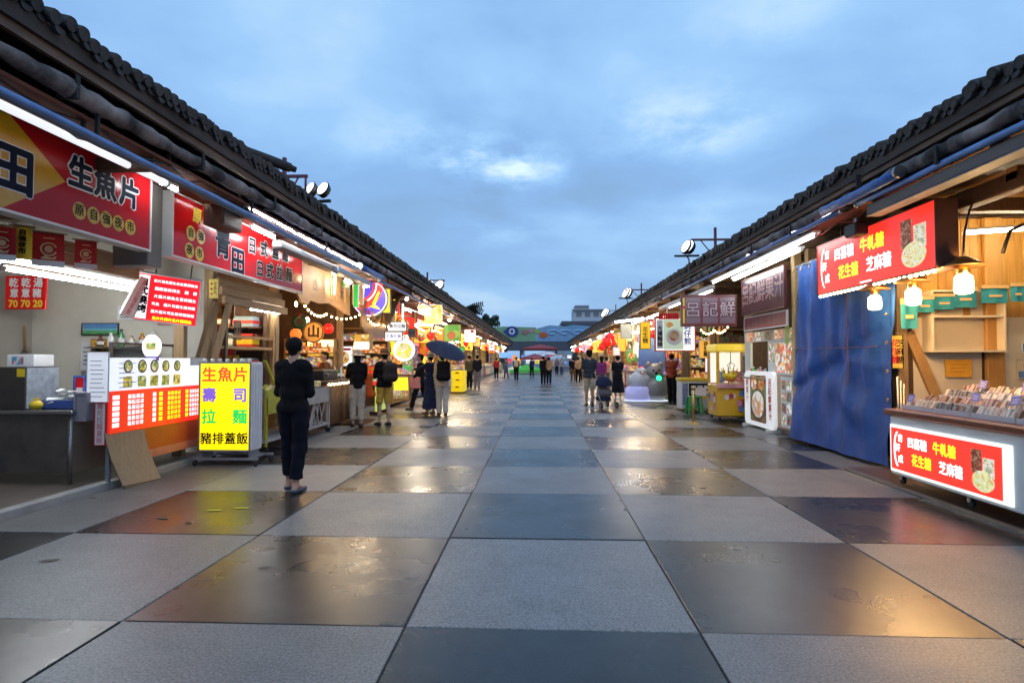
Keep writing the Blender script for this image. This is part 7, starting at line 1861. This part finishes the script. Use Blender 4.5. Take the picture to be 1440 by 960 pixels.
for k in range(7):
    b = MB(); b.box(.0 + 3.1 * k, 1.9 + 3.1 * k, z1 - 2.6, z1 - .8, .01, .08); f = b.build('window', M_grey, t); b = MB(); b.box(.12 + 3.1 * k, 1.78 + 3.1 * k, z1 - 2.48, z1 - .92, .085, .10); b.build('pane', mat('dark_pane', (.03, .05, .08), .1, var=0), f)
for k in range(3):
    b = MB(); b.box(5.6 + 1.9 * k, 6.8 + 1.9 * k, z3 - 2.3, z3 - 1.3, -.99, -.93); f = b.build('window', M_grey, t)
# pop-up canopies and low roofs below the gateway
def canopy(label, px, py, Y, r, m, h0):
    p = at(px, py, Y=Y); t = thing('canopy_tent', label, 'canopy tent', (p.x, Y, 0), 'canopy tents at the far end')
    zt_ = p.z; b = MB(); b.add([(-r, -r, zt_ - .6), (r, -r, zt_ - .6), (r, r, zt_ - .6), (-r, r, zt_ - .6), (0, 0, zt_), (-r, -r, zt_ - .85), (r, -r, zt_ - .85), (r, r, zt_ - .85), (-r, r, zt_ - .85)], [[0, 1, 4], [1, 2, 4], [2, 3, 4], [3, 0, 4], [0, 5, 6, 1], [1, 6, 7, 2], [2, 7, 8, 3], [3, 8, 5, 0]]); b.build('cloth', m, t)
    for sx in (-1, 1):
        for sy in (-1, 1): b = MB(); b.bar((sx * r * .95, sy * r * .95, 0), (sx * r * .95, sy * r * .95, zt_ - .6), .06); b.build('leg', M_grey, t)
canopy('bright green canopy tent in the middle distance', 741, 512, 62, 1.7, mat('tent_green', (.08, .55, .05), .6), 2)
canopy('pale green white canopy tent beside the bright green one', 728, 513, 70, 1.8, mat('tent_pale', (.55, .62, .5), .6), 2)
canopy('red peaked canopy tent under the gateway', 760, 484, 90, 2.6, mat('tent_red', (.38, .04, .04), .6), 3)
canopy('white canopy tent right of the red peaked one', 783, 499, 84, 2.0, mat('tent_white', (.62, .64, .66), .6), 3)
canopy('dull red canopy tent low before the gateway', 752, 497, 80, 2.0, mat('tent_maroon', (.32, .05, .06), .6), 3)
t, w, h = strip_sign(702, 719, 495, 503, 55, 'bright blue lit board hanging at the far end of the left row', glow('lit_azure', (.12, .30, .85), .8), M_white)
t = thing('low_roof', 'broad grey roof spanning the lane end below the gateway', 'roof shelter', (0, 100, 0)); b = MB()
b.add([(-9, -2, 3.6), (9, -2, 3.6), (9, 3, 5.0), (-9, 3, 5.0), (-9, -2, 3.4), (9, -2, 3.4)], [[0, 1, 2, 3], [4, 5, 1, 0]]); b.build('roof', mat('dusk_roof', (.11, .11, .13)), t)
for x in (-8, -3, 3, 8): b = MB(); b.box(x - .15, x + .15, -.2, .2, 0, 3.9); b.build('post', M_grey, t)
for k in range(14):
    x = -4.8 + .72 * k; t = sign('far_lightbox', '%s glowing box sign along the far end, %s from the left' % (HUES[(k * 5) % 9][0], ORD[k]), 'lightbox', FF(x, 92 + (k % 3), .9 + .5 * (k % 2)), .62, .8, .1, hue((k * 5) % 9, 1.0)[1], M_white, 'glowing box signs at the far end')
    b = MB(); b.box(.1, .52, .2, .35, .004, .012); b.build('print_band', INK[HUES[(k * 5) % 9][0]], t); b = MB(); b.box(.28, .34, -.9 - .5 * (k % 2), 0, -.08, -.03); b.build('pole', M_grey, t)
tag(bpy.data.objects['ground'], kind='structure')
# ================================================================== floodlights and bracket masts on the roofs
def mast(label, X, Y, z0, z1, arm, m=None):
    t = thing('bracket_mast', label, 'mast', (X, Y, z0)); m = m or mat('maroon_steel', (.16, .045, .07), .5); h = z1 - z0
    b = MB(); b.bar((0, 0, 0), (0, 0, h), .06); b.build('pole', m, t)
    b = MB(); b.bar((-arm, 0, h * .68), (arm, 0, h * .68), .05); b.build('cross_arm', m, t)
    for sx in (-1, 1):
        b = MB(); b.tube([(sx * .03, 0, h * .36), (sx * arm * .3, 0, h * .42), (sx * arm * .6, 0, h * .66)], .016, 5); b.build('brace', m, t)
        b = MB(); b.cyl((sx * arm * .92, 0, h * .68), (sx * arm * .92, 0, h * .40), .022, n=6); b.build('drop_rod', m, t)
    return t
def floods(label, p, yaws, r=.11, e=9):
    t = thing('floodlight', label, 'floodlight', tuple(p))
    b = MB(); b.bar((-.3, .1, -.22), (.3, -.05, -.24), .05); b.build('bar', M_black, t)
    b = MB(); b.tube([(0, .02, -.23), (.1, .2, -.3), (.15, .35, -.9)], .022, 6); b.build('arm', M_grey, t)
    for k, (dx_, yaw) in enumerate(yaws):
        M1 = Matrix.Translation((dx_, 0, 0)) @ Matrix.Rotation(yaw, 4, 'Z') @ Matrix.Rotation(R(62), 4, 'X')
        b = MB(); b.lathe([(.06, -.13), (r, -.09), (r * 1.15, 0), (r * 1.12, .02)], 14, M1 @ Matrix.Diagonal((.85, 1.2, 1, 1)), caps=True); o = b.build('housing', M_black, t)
        b = MB(); b.disc(0, 0, r * .98, .024, 18); b.v = [tuple(M1 @ Matrix.Diagonal((.85, 1.2, 1, 1)) @ Vector(v)) for v in b.v]; b.build('lens', glow('lit_flood_lens', (1, .95, .88), 2.0), o)
    return t
p = at(444, 266, Y=10.8); floods('twin floodlight standing above the left eave, larger of the roof floodlights', p, ((-.11, -.5), (.14, -.3)), .125)
p = at(611, 400, Y=24); floods('twin floodlight small above the left eave farther along', p, ((-.18, .6), (.2, -.2)), .20)
p = at(966, 347, Y=15.2); floods('floodlight facing left above the right eave near the maroon mast', p, ((-.02, -1.0), (.06, -.9)), .15)
p = at(880, 412, Y=26); floods('small floodlight above the right eave farther along', p, ((0, -1.0), (.1, -.9)), .20)
p = at(850, 440, Y=40); floods('tiny floodlight near the far end of the right eave', p, ((0, -1.0), (.1, -.9)), .26)
mast('maroon bracket mast with curved braces above the right eave', at(1006, 350, Y=15.4).x, 15.4, 3.9, at(1005, 320, Y=15.4).z, .62)
mast('second maroon bracket mast on the right, farther along the eave', at(902, 415, Y=26).x, 26, 3.9, at(902, 398, Y=26).z, .7)
mast('third and smallest maroon bracket mast on the right eave', at(866, 440, Y=40).x, 40, 3.9, at(866, 428, Y=40).z, .75)
mast('maroon bracket mast behind the near left eave beside the twin floodlight', at(400, 246, Y=10.2).x, 10.2, 4.0, at(400, 222, Y=10.2).z, .42)
mast('small maroon bracket mast on the left eave farther along', at(601, 390, Y=23).x, 23, 3.9, at(601, 383, Y=23).z, .7)
for k, (a, c, r_) in enumerate((((326, 206, 8.9), (408, 236, 9.6), .085), ((270, 168, 7.2), (300, 180, 7.35), .075))):
    pa, pc = at(a[0], a[1], Y=a[2]), at(c[0], c[1], Y=c[2])
    t = thing('ridge_roll', ['long dark tile roll projecting past the left eave beside the maroon mast', 'short dark tile roll projecting from the left eave'][k], 'tile roll', tuple(pa)); d = pc - pa
    b = MB(); b.tube([(0, 0, 0), d * .3, d * .6, d * .86, d], [r_, r_ * .98, r_ * 1.0, r_ * .95, r_ * .9], 10); b.build('roll', M_tile, t)
    b = MB(); b.cyl(d * .86, d * 1.10, r_ * .75, r_ * .6, n=9); b.build('end_tile', M_tile, t); b = MB(); b.cyl(d * -.2, d * .05, r_ * 1.1, n=9); b.build('collar', M_tile, t)
# ================================================================== trees behind the left hall
def tree(label, x, y, h, cr, col, seed, palm=False):
    t = thing('tree', label, 'tree', (x, y, 0)); rr = random.Random(seed)
    mb = MB(); mb.tube([(0, 0, 0), (.05, 0, h * .4), (.0, .05, h * .75), (0, 0, h * .95)], [.22, .17, .12, .05], 8)
    bark = mat('bark', (.07, .05, .035), .9, var=.3, bump=.4)
    mb.build('trunk', bark, t)
    for k in range(6):
        a = rr.uniform(0, 6.28); b = MB(); b.tube([(0, 0, h * (.55 + .05 * k)), (cr * .4 * math.cos(a), cr * .4 * math.sin(a), h * (.68 + .04 * k)), (cr * .75 * math.cos(a), cr * .75 * math.sin(a), h * (.76 + .04 * k))], [.07, .05, .02], 5); b.build('limb', bark, t)
    b = MB(); mats = [mat('leaf_a_%d' % seed, col, .7, var=.3), mat('leaf_b_%d' % seed, tuple(c * .6 for c in col), .7, var=.3)]
    if palm:
        for f in range(15):
            a = f * 2.4; e0 = rr.uniform(.2, 1.1)
            for i in range(9):
                r_ = cr * (i + 1) / 9; z_ = h * .95 + math.sin(e0) * r_ - .35 * r_ * r_ / cr
                for sd in (-1, 1):
                    c = Vector((r_ * math.cos(a), r_ * math.sin(a), z_)); o = Vector((-math.sin(a), math.cos(a), -.6)) * sd * .42 * cr * (1 - .6 * i / 9)
                    q = Vector((math.cos(a), math.sin(a), 0)) * .09 * cr
                    b.use(mats[rr.randrange(2)]); b.quad(c - q * .5, c + q * .5, c + o + q * 1.2, c + o + q * .5)
    else:
        cl = [(rr.gauss(0, .42) * cr, rr.gauss(0, .42) * cr, h * .88 + rr.gauss(0, .30) * cr * .8) for _ in range(26)]
        for c in cl:
            for i in range(95):
                d = Vector((rr.gauss(0, 1), rr.gauss(0, 1), rr.gauss(0, .8))); d.normalize(); p = Vector(c) + d * cr * .30 * rr.random() ** .4
                u = Vector((rr.gauss(0, 1), rr.gauss(0, 1), rr.gauss(0, 1))).normalized() * .13; v = u.orthogonal().normalized() * .10
                b.use(mats[rr.randrange(2)]); b.quad(p - u, p - v, p + u, p + v)
    tag(b.build('crown', None, t), kind='stuff')
    return t
tree('round crowned dark tree rising behind the far left eave', at(685, 450, Y=62).x, 62, at(685, 437, Y=62).z - .6, 1.25, (.035, .07, .035), 3)
tree('feathery palm like tree rising nearer behind the left eave', at(653, 440, Y=50).x, 50, at(653, 432, Y=50).z - .2, 1.5, (.04, .075, .045), 4, True)
tree('low bushy tree below the round crowned one', at(676, 462, Y=66).x, 66, at(676, 456, Y=66).z - .5, 1.3, (.035, .065, .03), 5)
# ================================================================== scuffs on the paving
t = thing('yellow_mark', 'two yellow paint dashes on the paving before the yellow standing sign', 'paint mark', (at(313, 718, Z=0).x, at(313, 718, Z=0).y, 0))
b = MB(); b.add([(-.16, -.03, .004), (-.02, .0, .004), (-.03, .04, .004), (-.15, .02, .004)], [[0, 1, 2, 3]]); b.add([(.06, .08, .004), (.2, .1, .004), (.19, .13, .004), (.07, .12, .004)], [[0, 1, 2, 3]]); b.build('paint', mat('lime_yellow_paint', (.55, .55, .03), .5), t)
# ================================================================== clutter that fills the stalls
def hang_row(label, X, ya, yb, z, n, cols, wd=.10, ht=.20, group=None, cat='hanging packet', jit=.08, seed=1):
    rr = random.Random(seed)
    for k in range(n):
        y = ya + (yb - ya) * (k + .5) / n + rr.uniform(-.05, .05)
        cn, m = cols[k % len(cols)]
        q = thing('hanging_packet', '%s %s packet from the near end, ' % (ORD[k // len(cols)], cn) + label, cat, T(X + rr.uniform(-jit, jit), y, z + rr.uniform(-.06, .06), rr.uniform(-.6, .6)), group)
        w = wd * rr.uniform(.7, 1.2); h = ht * rr.uniform(.7, 1.3)
        b = MB(); b.lathe([(.01, -h), (w * .42, -h * .93), (w * .5, -h * .5), (w * .40, -h * .12), (.012, 0)], 8, Matrix.Diagonal((.6, 1, 1, 1))); b.build('packet', m, q)
        b = MB(); b.cyl((0, 0, 0), (0, 0, .16), .004, n=4); b.build('string', M_paper, q)
G1 = [('red', mat('packet_red', (.55, .03, .02), .35)), ('amber', mat('packet_amber', (.70, .34, .04), .4)), ('cream', mat('packet_cream', (.66, .56, .38), .4)), ('green', mat('packet_green', (.10, .30, .06), .4))]
hang_row('hanging before the header board past the timber stall', -4.30, 14.6, 17.5, 2.75, 12, G1, group='packets hanging past the timber stall', seed=3)
hang_row('hanging by the white menu boards', -4.5, 17.9, 21.0, 2.5, 14, G1, group='packets hanging by the white menu boards', seed=4)
hang_row('hanging under the amber food poster', -4.4, 21.3, 24.6, 2.35, 12, G1, group='packets hanging by the amber food poster', seed=5)
hang_row('hanging between claw machine and bowl sign', 4.7, 15.2, 18.6, 2.35, 12, G1, group='packets hanging beyond the claw machine', seed=6)
hang_row('hanging above the lit figures', 4.5, 19.0, 23.4, 2.4, 14, G1, wd=.13, ht=.26, group='packets hanging above the lit figures', seed=7)
hang_row('hanging along the far right stalls', 4.4, 24, 38, 2.5, 26, G1, wd=.15, ht=.30, group='packets hanging along the far right stalls', seed=8)
hang_row('hanging along the far left stalls', -4.4, 25, 38, 2.5, 26, G1, wd=.15, ht=.30, group='packets hanging along the far left stalls', seed=9)
def string_lights(label, pts, n, r=.022, m=None, sag=.12):
    t = thing('string_lights', label, 'string lights', tuple(pts[0])); P = []
    o = Vector(pts[0])
    for i in range(len(pts) - 1):
        a, c = Vector(pts[i]) - o, Vector(pts[i + 1]) - o
        for k in range(9): f = k / 8; P.append(a.lerp(c, f) - Vector((0, 0, sag * 4 * f * (1 - f))))
    b = MB(); b.tube(P, .005, 4); b.build('wire', M_black, t)
    b = MB()
    for k in range(n):
        f = (k + .5) / n * (len(P) - 1); i = int(f); p = P[i].lerp(P[min(i + 1, len(P) - 1)], f - i); b.ball(p - Vector((0, 0, .03)), r, 7, 5)
    tag(b.build('small_bulb', m or G_dot, t), kind='stuff')
G_dot2 = glow('lit_string_bulb', (1.0, .68, .28), 22)
string_lights('sagging string of warm bulbs across the timber stall front', [(-4.35, 10.7, 2.52), (-4.5, 12.3, 2.45), (-4.35, 14.3, 2.62)], 16, m=G_dot2)
string_lights('string of warm bulbs along the counter stall past the round emblem sign', [(-4.3, 14.6, 2.55), (-4.35, 16.1, 2.5), (-4.3, 17.6, 2.6)], 14, m=G_dot2)
string_lights('string of warm bulbs over the stalls by the amber food poster', [(-4.2, 18.0, 2.7), (-4.2, 20, 2.65), (-4.2, 24, 2.7), (-4.2, 30, 2.75)], 34, .03, m=G_dot2)
string_lights('string of warm bulbs along the right row past the lit figures', [(4.25, 19.5, 2.8), (4.25, 23, 2.7), (4.25, 28, 2.8), (4.25, 36, 2.8)], 40, .03, m=G_dot2)
string_lights('short string of bulbs above the claw machine', [(4.5, 14.1, 2.3), (4.6, 15.6, 2.25), (4.5, 16.6, 2.35)], 12, m=G_dot2)
# amber shelves at the back of the open stalls (they face the viewer on each divider)
amber = food('amber_goods', [(.62, .30, .06), (.75, .50, .14), (.45, .16, .04), (.70, .60, .35), (.50, .08, .04)], 13, emit=.45)  # rack wares emit their colours, warm stall light painted in
mixed = food('mixed_goods', [(.60, .10, .06), (.70, .55, .12), (.20, .34, .10), (.70, .66, .58), (.16, .22, .45)], 15, emit=.35)  # emits as well, for the same painted warm light
def rack(label, M, w, h, rows, m, emitm=None, seed=1, body=None):
    t = thing('goods_rack', label, 'goods rack', M, 'goods racks in the open stalls'); rr = random.Random(seed)
    b = MB(); b.box(0, w, 0, h, -.03, 0); b.build('back', body or M_dwood, t)
    for k in range(rows + 1):
        y = h * k / rows; b = MB(); b.box(0, w, y - .015, y + .015, .002, .22); b.build('board', M_oak, t)
    for x in (0, w - .03): b = MB(); b.box(x, x + .03, .016, h - .016, .002, .20); b.build('side', M_oak, t)
    for k in range(rows):
        b = MB(); x = .04
        while x < w - .10:
            ww = rr.uniform(.06, .13); hh = rr.uniform(.45, .85) * h / rows; b.box(x, x + ww - .012, h * k / rows + .016, h * k / rows + hh, .02, rr.uniform(.10, .18)); x += ww
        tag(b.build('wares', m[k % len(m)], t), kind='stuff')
rack('amber goods rack at the back of the timber stall behind the vendor', FF(-6.2, 14.3, .95), 1.25, 1.0, 3, [amber, mixed], seed=2)
rack('tall rack of wares beyond the header board past the timber stall', FF(-6.0, 17.7, .9), 1.5, 1.5, 4, [amber, mixed], seed=3)
rack('rack of wares behind the round plate sign', FF(-6.0, 21.1, .9), 1.5, 1.6, 4, [mixed, amber], seed=4)
rack('rack of small wares in the dark stall between claw machine and bowl sign', FF(5.0, 16.8, .8), 1.3, 1.5, 4, [mixed, food('dusk_goods', [(.2, .05, .05), (.3, .2, .1), (.1, .16, .06), (.25, .22, .2)], 14)], seed=5)
rack('rack of bright wares behind the lit figures', FF(5.05, 20.1, .8), 1.3, 1.6, 4, [amber, mixed], seed=6)
plight((-4.9, 16.0, 2.4), 40, (1, .66, .30)); plight((-4.9, 19.4, 2.4), 42, (1, .74, .42)); plight((4.9, 18.3, 2.4), 20, (1, .74, .45)); plight((4.6, 22, 2.4), 45, (1, .62, .28))  # added warm fill inside the stalls, apart from the modelled lamps
# posters and cards stuck along the fronts
rr = random.Random(77)
cols = [('yellow', E_yel, M_redink), ('white', E_wd, M_redink), ('red', glow('lit_poster_red', (.80, .04, .03), .55), M_yelink), ('amber', glow('lit_poster_amber', (.85, .42, .05), .6), M_dwood), ('green', glow('lit_poster_green', (.06, .36, .08), .5), M_whiteink)]
spots = [(-4.75, 14.9, 1.55, 'by the header board past the timber stall'), (-4.8, 15.7, 1.35, 'before the dazzling display case'), (-4.5, 16.6, 1.0, 'low behind the man in mustard shorts'), (-4.5, 18.3, 1.9, 'below the white menu boards'), (-4.6, 18.9, 1.5, 'behind the woman in the navy dress'), (-4.4, 19.8, 2.0, 'above the straw hat'), (-4.5, 20.9, 1.4, 'beside the dark blue umbrella'), (-4.3, 22.8, 1.9, 'above the yellow crates'), (-4.3, 24.0, 1.5, 'just past the yellow crates'),
         (4.55, 16.9, 1.75, 'over the small snack cart'), (4.9, 17.6, 1.4, 'beside the reaching person'), (4.4, 18.7, 2.05, 'left of the upright golden sign'), (4.5, 21.0, 1.75, 'over the bird figure'), (4.3, 22.4, 2.1, 'above the navy dress by the pram'), (4.4, 24.2, 1.6, 'behind the pram'), (4.3, 26.0, 1.9, 'past the purple blouse'), (4.2, 28.5, 1.7, 'far beyond the pram')]
for k, (x, y, z, where) in enumerate(spots):
    cn, m, ik = cols[(k * 3 + 1) % 5]; w = rr.uniform(.34, .55); h = rr.uniform(.42, .7)
    t = sign('poster', '%s lit poster board %s' % (cn, where), 'poster', FF(x - (w if x < 0 else 0), y, z - h / 2), w, h, .04, m, [M_white, M_red, M_oak][k % 3], 'lit poster boards along the stalls', rw=.015)
    if k % 2: text(t, WORDS[k % len(WORDS)], w / 2, h / 2, h * .82 / len(WORDS[k % len(WORDS)]), ik, .006, vert=True, bold=.008)
    else:
        b = MB(); b.disc(w / 2, h * .42, w * .34, .005, 16); b.build('dish_picture', [amber, mixed][k % 4 // 2], t); b = MB(); b.rect(w * .1, w * .9, h * .78, h * .90, .005); b.build('title_band', ik, t)
# ---- sashimi kitchen: pots, bottles, shelf, cards, cables
t = thing('wall_shelf', 'steel shelf with jars on the kitchen wall under the price sign', 'shelf', FF(-6.6, 8.58, 1.62))
b = MB(); b.box(0, .95, 0, .025, 0, .24); b.build('board', M_steel, t); b = MB(); b.box(.05, .08, -.15, -.001, 0, .2); b.box(.86, .89, -.15, -.001, 0, .2); tag(b.build('bracket', M_dsteel, t), kind='stuff')
for k in range(6):
    bottle(['soy sauce bottle at the far left of the kitchen shelf', 'white lidded jar second on the kitchen shelf', 'green bottle third on the kitchen shelf', 'red capped jar fourth on the kitchen shelf', 'amber bottle fifth on the kitchen shelf', 'pale tub last on the kitchen shelf'][k], (-6.5 + .16 * k, 8.46, 1.646), .16 + .05 * (k % 3), .045, [M_dwood, M_paper, mat('green_glass', (.05, .22, .07)), M_cream, mat('amber_glass', (.4, .16, .03)), M_white][k], [M_redink, M_white, M_black, M_redink, M_yel, M_white][k], 'bottles on the kitchen shelf')
def pot(label, p, r, h, m, lid=True):
    t = thing('cooking_pot', label, 'pot', p); b = MB(); b.lathe([(r * .96, 0), (r, .01), (r, h), (r * 1.05, h + .005), (r * .95, h), (r * .93, .02)], 20, caps=False); b.lathe([(r * .96, 0), (.001, 0)], 20, caps=False); b.build('body', m, t)
    for s_ in (-1, 1): b = MB(); b.tube([(s_ * r, -.04, h * .75), (s_ * (r + .05), -.03, h * .78), (s_ * (r + .05), .03, h * .78), (s_ * r, .04, h * .75)], .009, 5); b.build('handle', M_dsteel, t)
    if lid: b = MB(); b.lathe([(r * 1.04, h + .006), (r * .7, h + .03), (.001, h + .045)], 18, caps=False); b.ball((0, 0, h + .06), .02, 7, 5); b.build('lid', m, t)
pot('steel stock pot with lid at the back of the steel table', (-5.75, 7.42, .891), .17, .26, M_steel)
pot('small black pan standing beside the stock pot', (-5.35, 7.42, .891), .12, .10, M_black, False)
for k in range(5):
    bottle(['squeeze bottle with red cap nearest the blue tray', 'dark soy bottle behind the blue tray', 'clear bottle with white cap behind the blue tray', 'yellow squeeze bottle behind the blue tray', 'brown bottle by the small black pan'][k], (-5.62 + .10 * k, 7.0 + .06 * (k % 2), .891), .20 + .04 * (k % 3), .035, [mat('red_squeeze', (.5, .03, .02), .3), M_dwood, mat('clear_bottle', (.5, .55, .55)), M_yel, mat('amber_glass', (.4, .16, .03))][k], [M_redink, M_black, M_white, M_redink, M_black][k], 'bottles on the steel table')
for k, (x, z, w, h, m, lab) in enumerate(((-6.35, 2.05, .30, .22, M_paper, 'white notice under the ceiling of the kitchen beside the price sign'), (-5.72, 1.98, .20, .30, mat('pink_notice', (.62, .30, .32), .6), 'pink notice on the kitchen wall near the landscape picture'), (-5.45, 1.86, .16, .24, M_yel, 'yellow notice on the kitchen wall near the landscape picture'), (-6.9, 1.30, .30, .42, M_paper, 'white menu sheet low on the kitchen wall by the ladles'))):
    t = sign('notice', lab, 'notice', FF(x, 8.60, z), w, h, .004, m, m, 'notices on the kitchen wall', rw=.004); print_lines(t, .03, w - .03, [h * f for f in (.2, .35, .5, .65, .8)], M_ink, hgt=.012, seed=k)
t = thing('water_bucket', 'blue plastic bucket on the stall floor below the steel table', 'bucket', (-6.2, 6.15, .08)); b = MB(); b.lathe([(.12, 0), (.16, .26), (.165, .26), (.15, .25), (.11, .01)], 16, caps=False); b.lathe([(.12, .0), (.001, .0)], 14, caps=False); b.build('body', mat('blue_plastic', (.05, .10, .36)), t); b = MB(); b.tube([(-.16, 0, .25), (0, 0, .42), (.16, 0, .25)], .006, 5); b.build('handle', M_steel, t)
# ---- wiring and small pipes under the eaves
def wire(label, s, X, z, ya, yb, r, seed, m=None):
    rr = random.Random(seed); t = thing('cable', label, 'cable', (s * X, ya, z)); P = [(0, 0, 0)]; y = 0
    while y < yb - ya: 
        st = rr.uniform(.6, 1.1); P.append((rr.uniform(-.03, .03), y + st / 2, -rr.uniform(.03, .10))); P.append((rr.uniform(-.02, .02), y + st, rr.uniform(-.02, .02))); y += st
    b = MB(); b.tube(P, r, 5); b.build('cable', m or M_black, t); c = MB()
    for p in P[::4]: c.box(p[0] - .012, p[0] + .012, p[1] - .015, p[1] + .015, p[2] - .02, p[2] + .10)
    tag(c.build('clip', M_dark, t), kind='stuff')
wire('black cable sagging from clip to clip beneath the gutter of the sashimi stall', -1, 3.70, 3.42, 2.2, 18, .010, 1)
wire('thin grey cable sagging behind the blue pole of the sashimi stall', -1, 3.82, 3.36, 2.2, 16, .008, 2, M_grey)
wire('black cable sagging from clip to clip beneath the gutter of the candy stall', 1, 4.12, 3.50, 2.2, 20, .010, 3)
wire('thin dark red cable along the soffit of the candy stall', 1, 4.30, 3.42, 2.2, 14, .008, 4, mat('red_cable', (.25, .03, .02), .5))
for s, X, z in ((-1, 3.62, 3.58), (1, 4.06, 3.53)):
    for k in range(9):
        y = 2.6 + 1.7 * k
        b = MB(); b.box(s * (X - .10), s * (X + .06), y - .018, y + .018, z - .13, z - .10); b.box(s * (X - .10), s * (X - .085), y - .018, y + .018, z - .10, z + .05); b.build('gutter_strap', M_dark, LB if s < 0 else RB)
# stains and litter on the paving
M_spill = mat('dark_spill', (.022, .019, .017), .5, var=.3, scale=8, bump=.3, bscale=60); 
for k, (px, py, r_, e_) in enumerate(((70, 788, .07, .5), (228, 728, .08, .4), (372, 798, .05, .45), (130, 700, .06, .4), (265, 735, .04, .6))):
    p = at(px, py, Z=0); rr2 = random.Random(k); t = thing('spill', ['dark spill at the left rim of the paving', 'broad dark spill near the yellow paint dashes', 'dark spill on the brown reflecting slab', 'small dark spot below the leaning plywood', 'dark spot beside the broad spill', 'scuffed dark streak on the big dark slab, nearest the lane middle', 'longest scuffed streak on the big dark slab', 'scuffed streak on the big dark slab, nearest the candy cart'][k], 'stain', T(p.x, p.y, .0035, rr2.uniform(-.5, .5)), 'stains on the paving')
    b = MB(); b.poly([(r_ * math.cos(a * PI / 10) * rr2.uniform(.65, 1.15), r_ * e_ * math.sin(a * PI / 10) * rr2.uniform(.6, 1.15)) for a in range(20)]); b.build('film', M_spill, t)
flush_text()
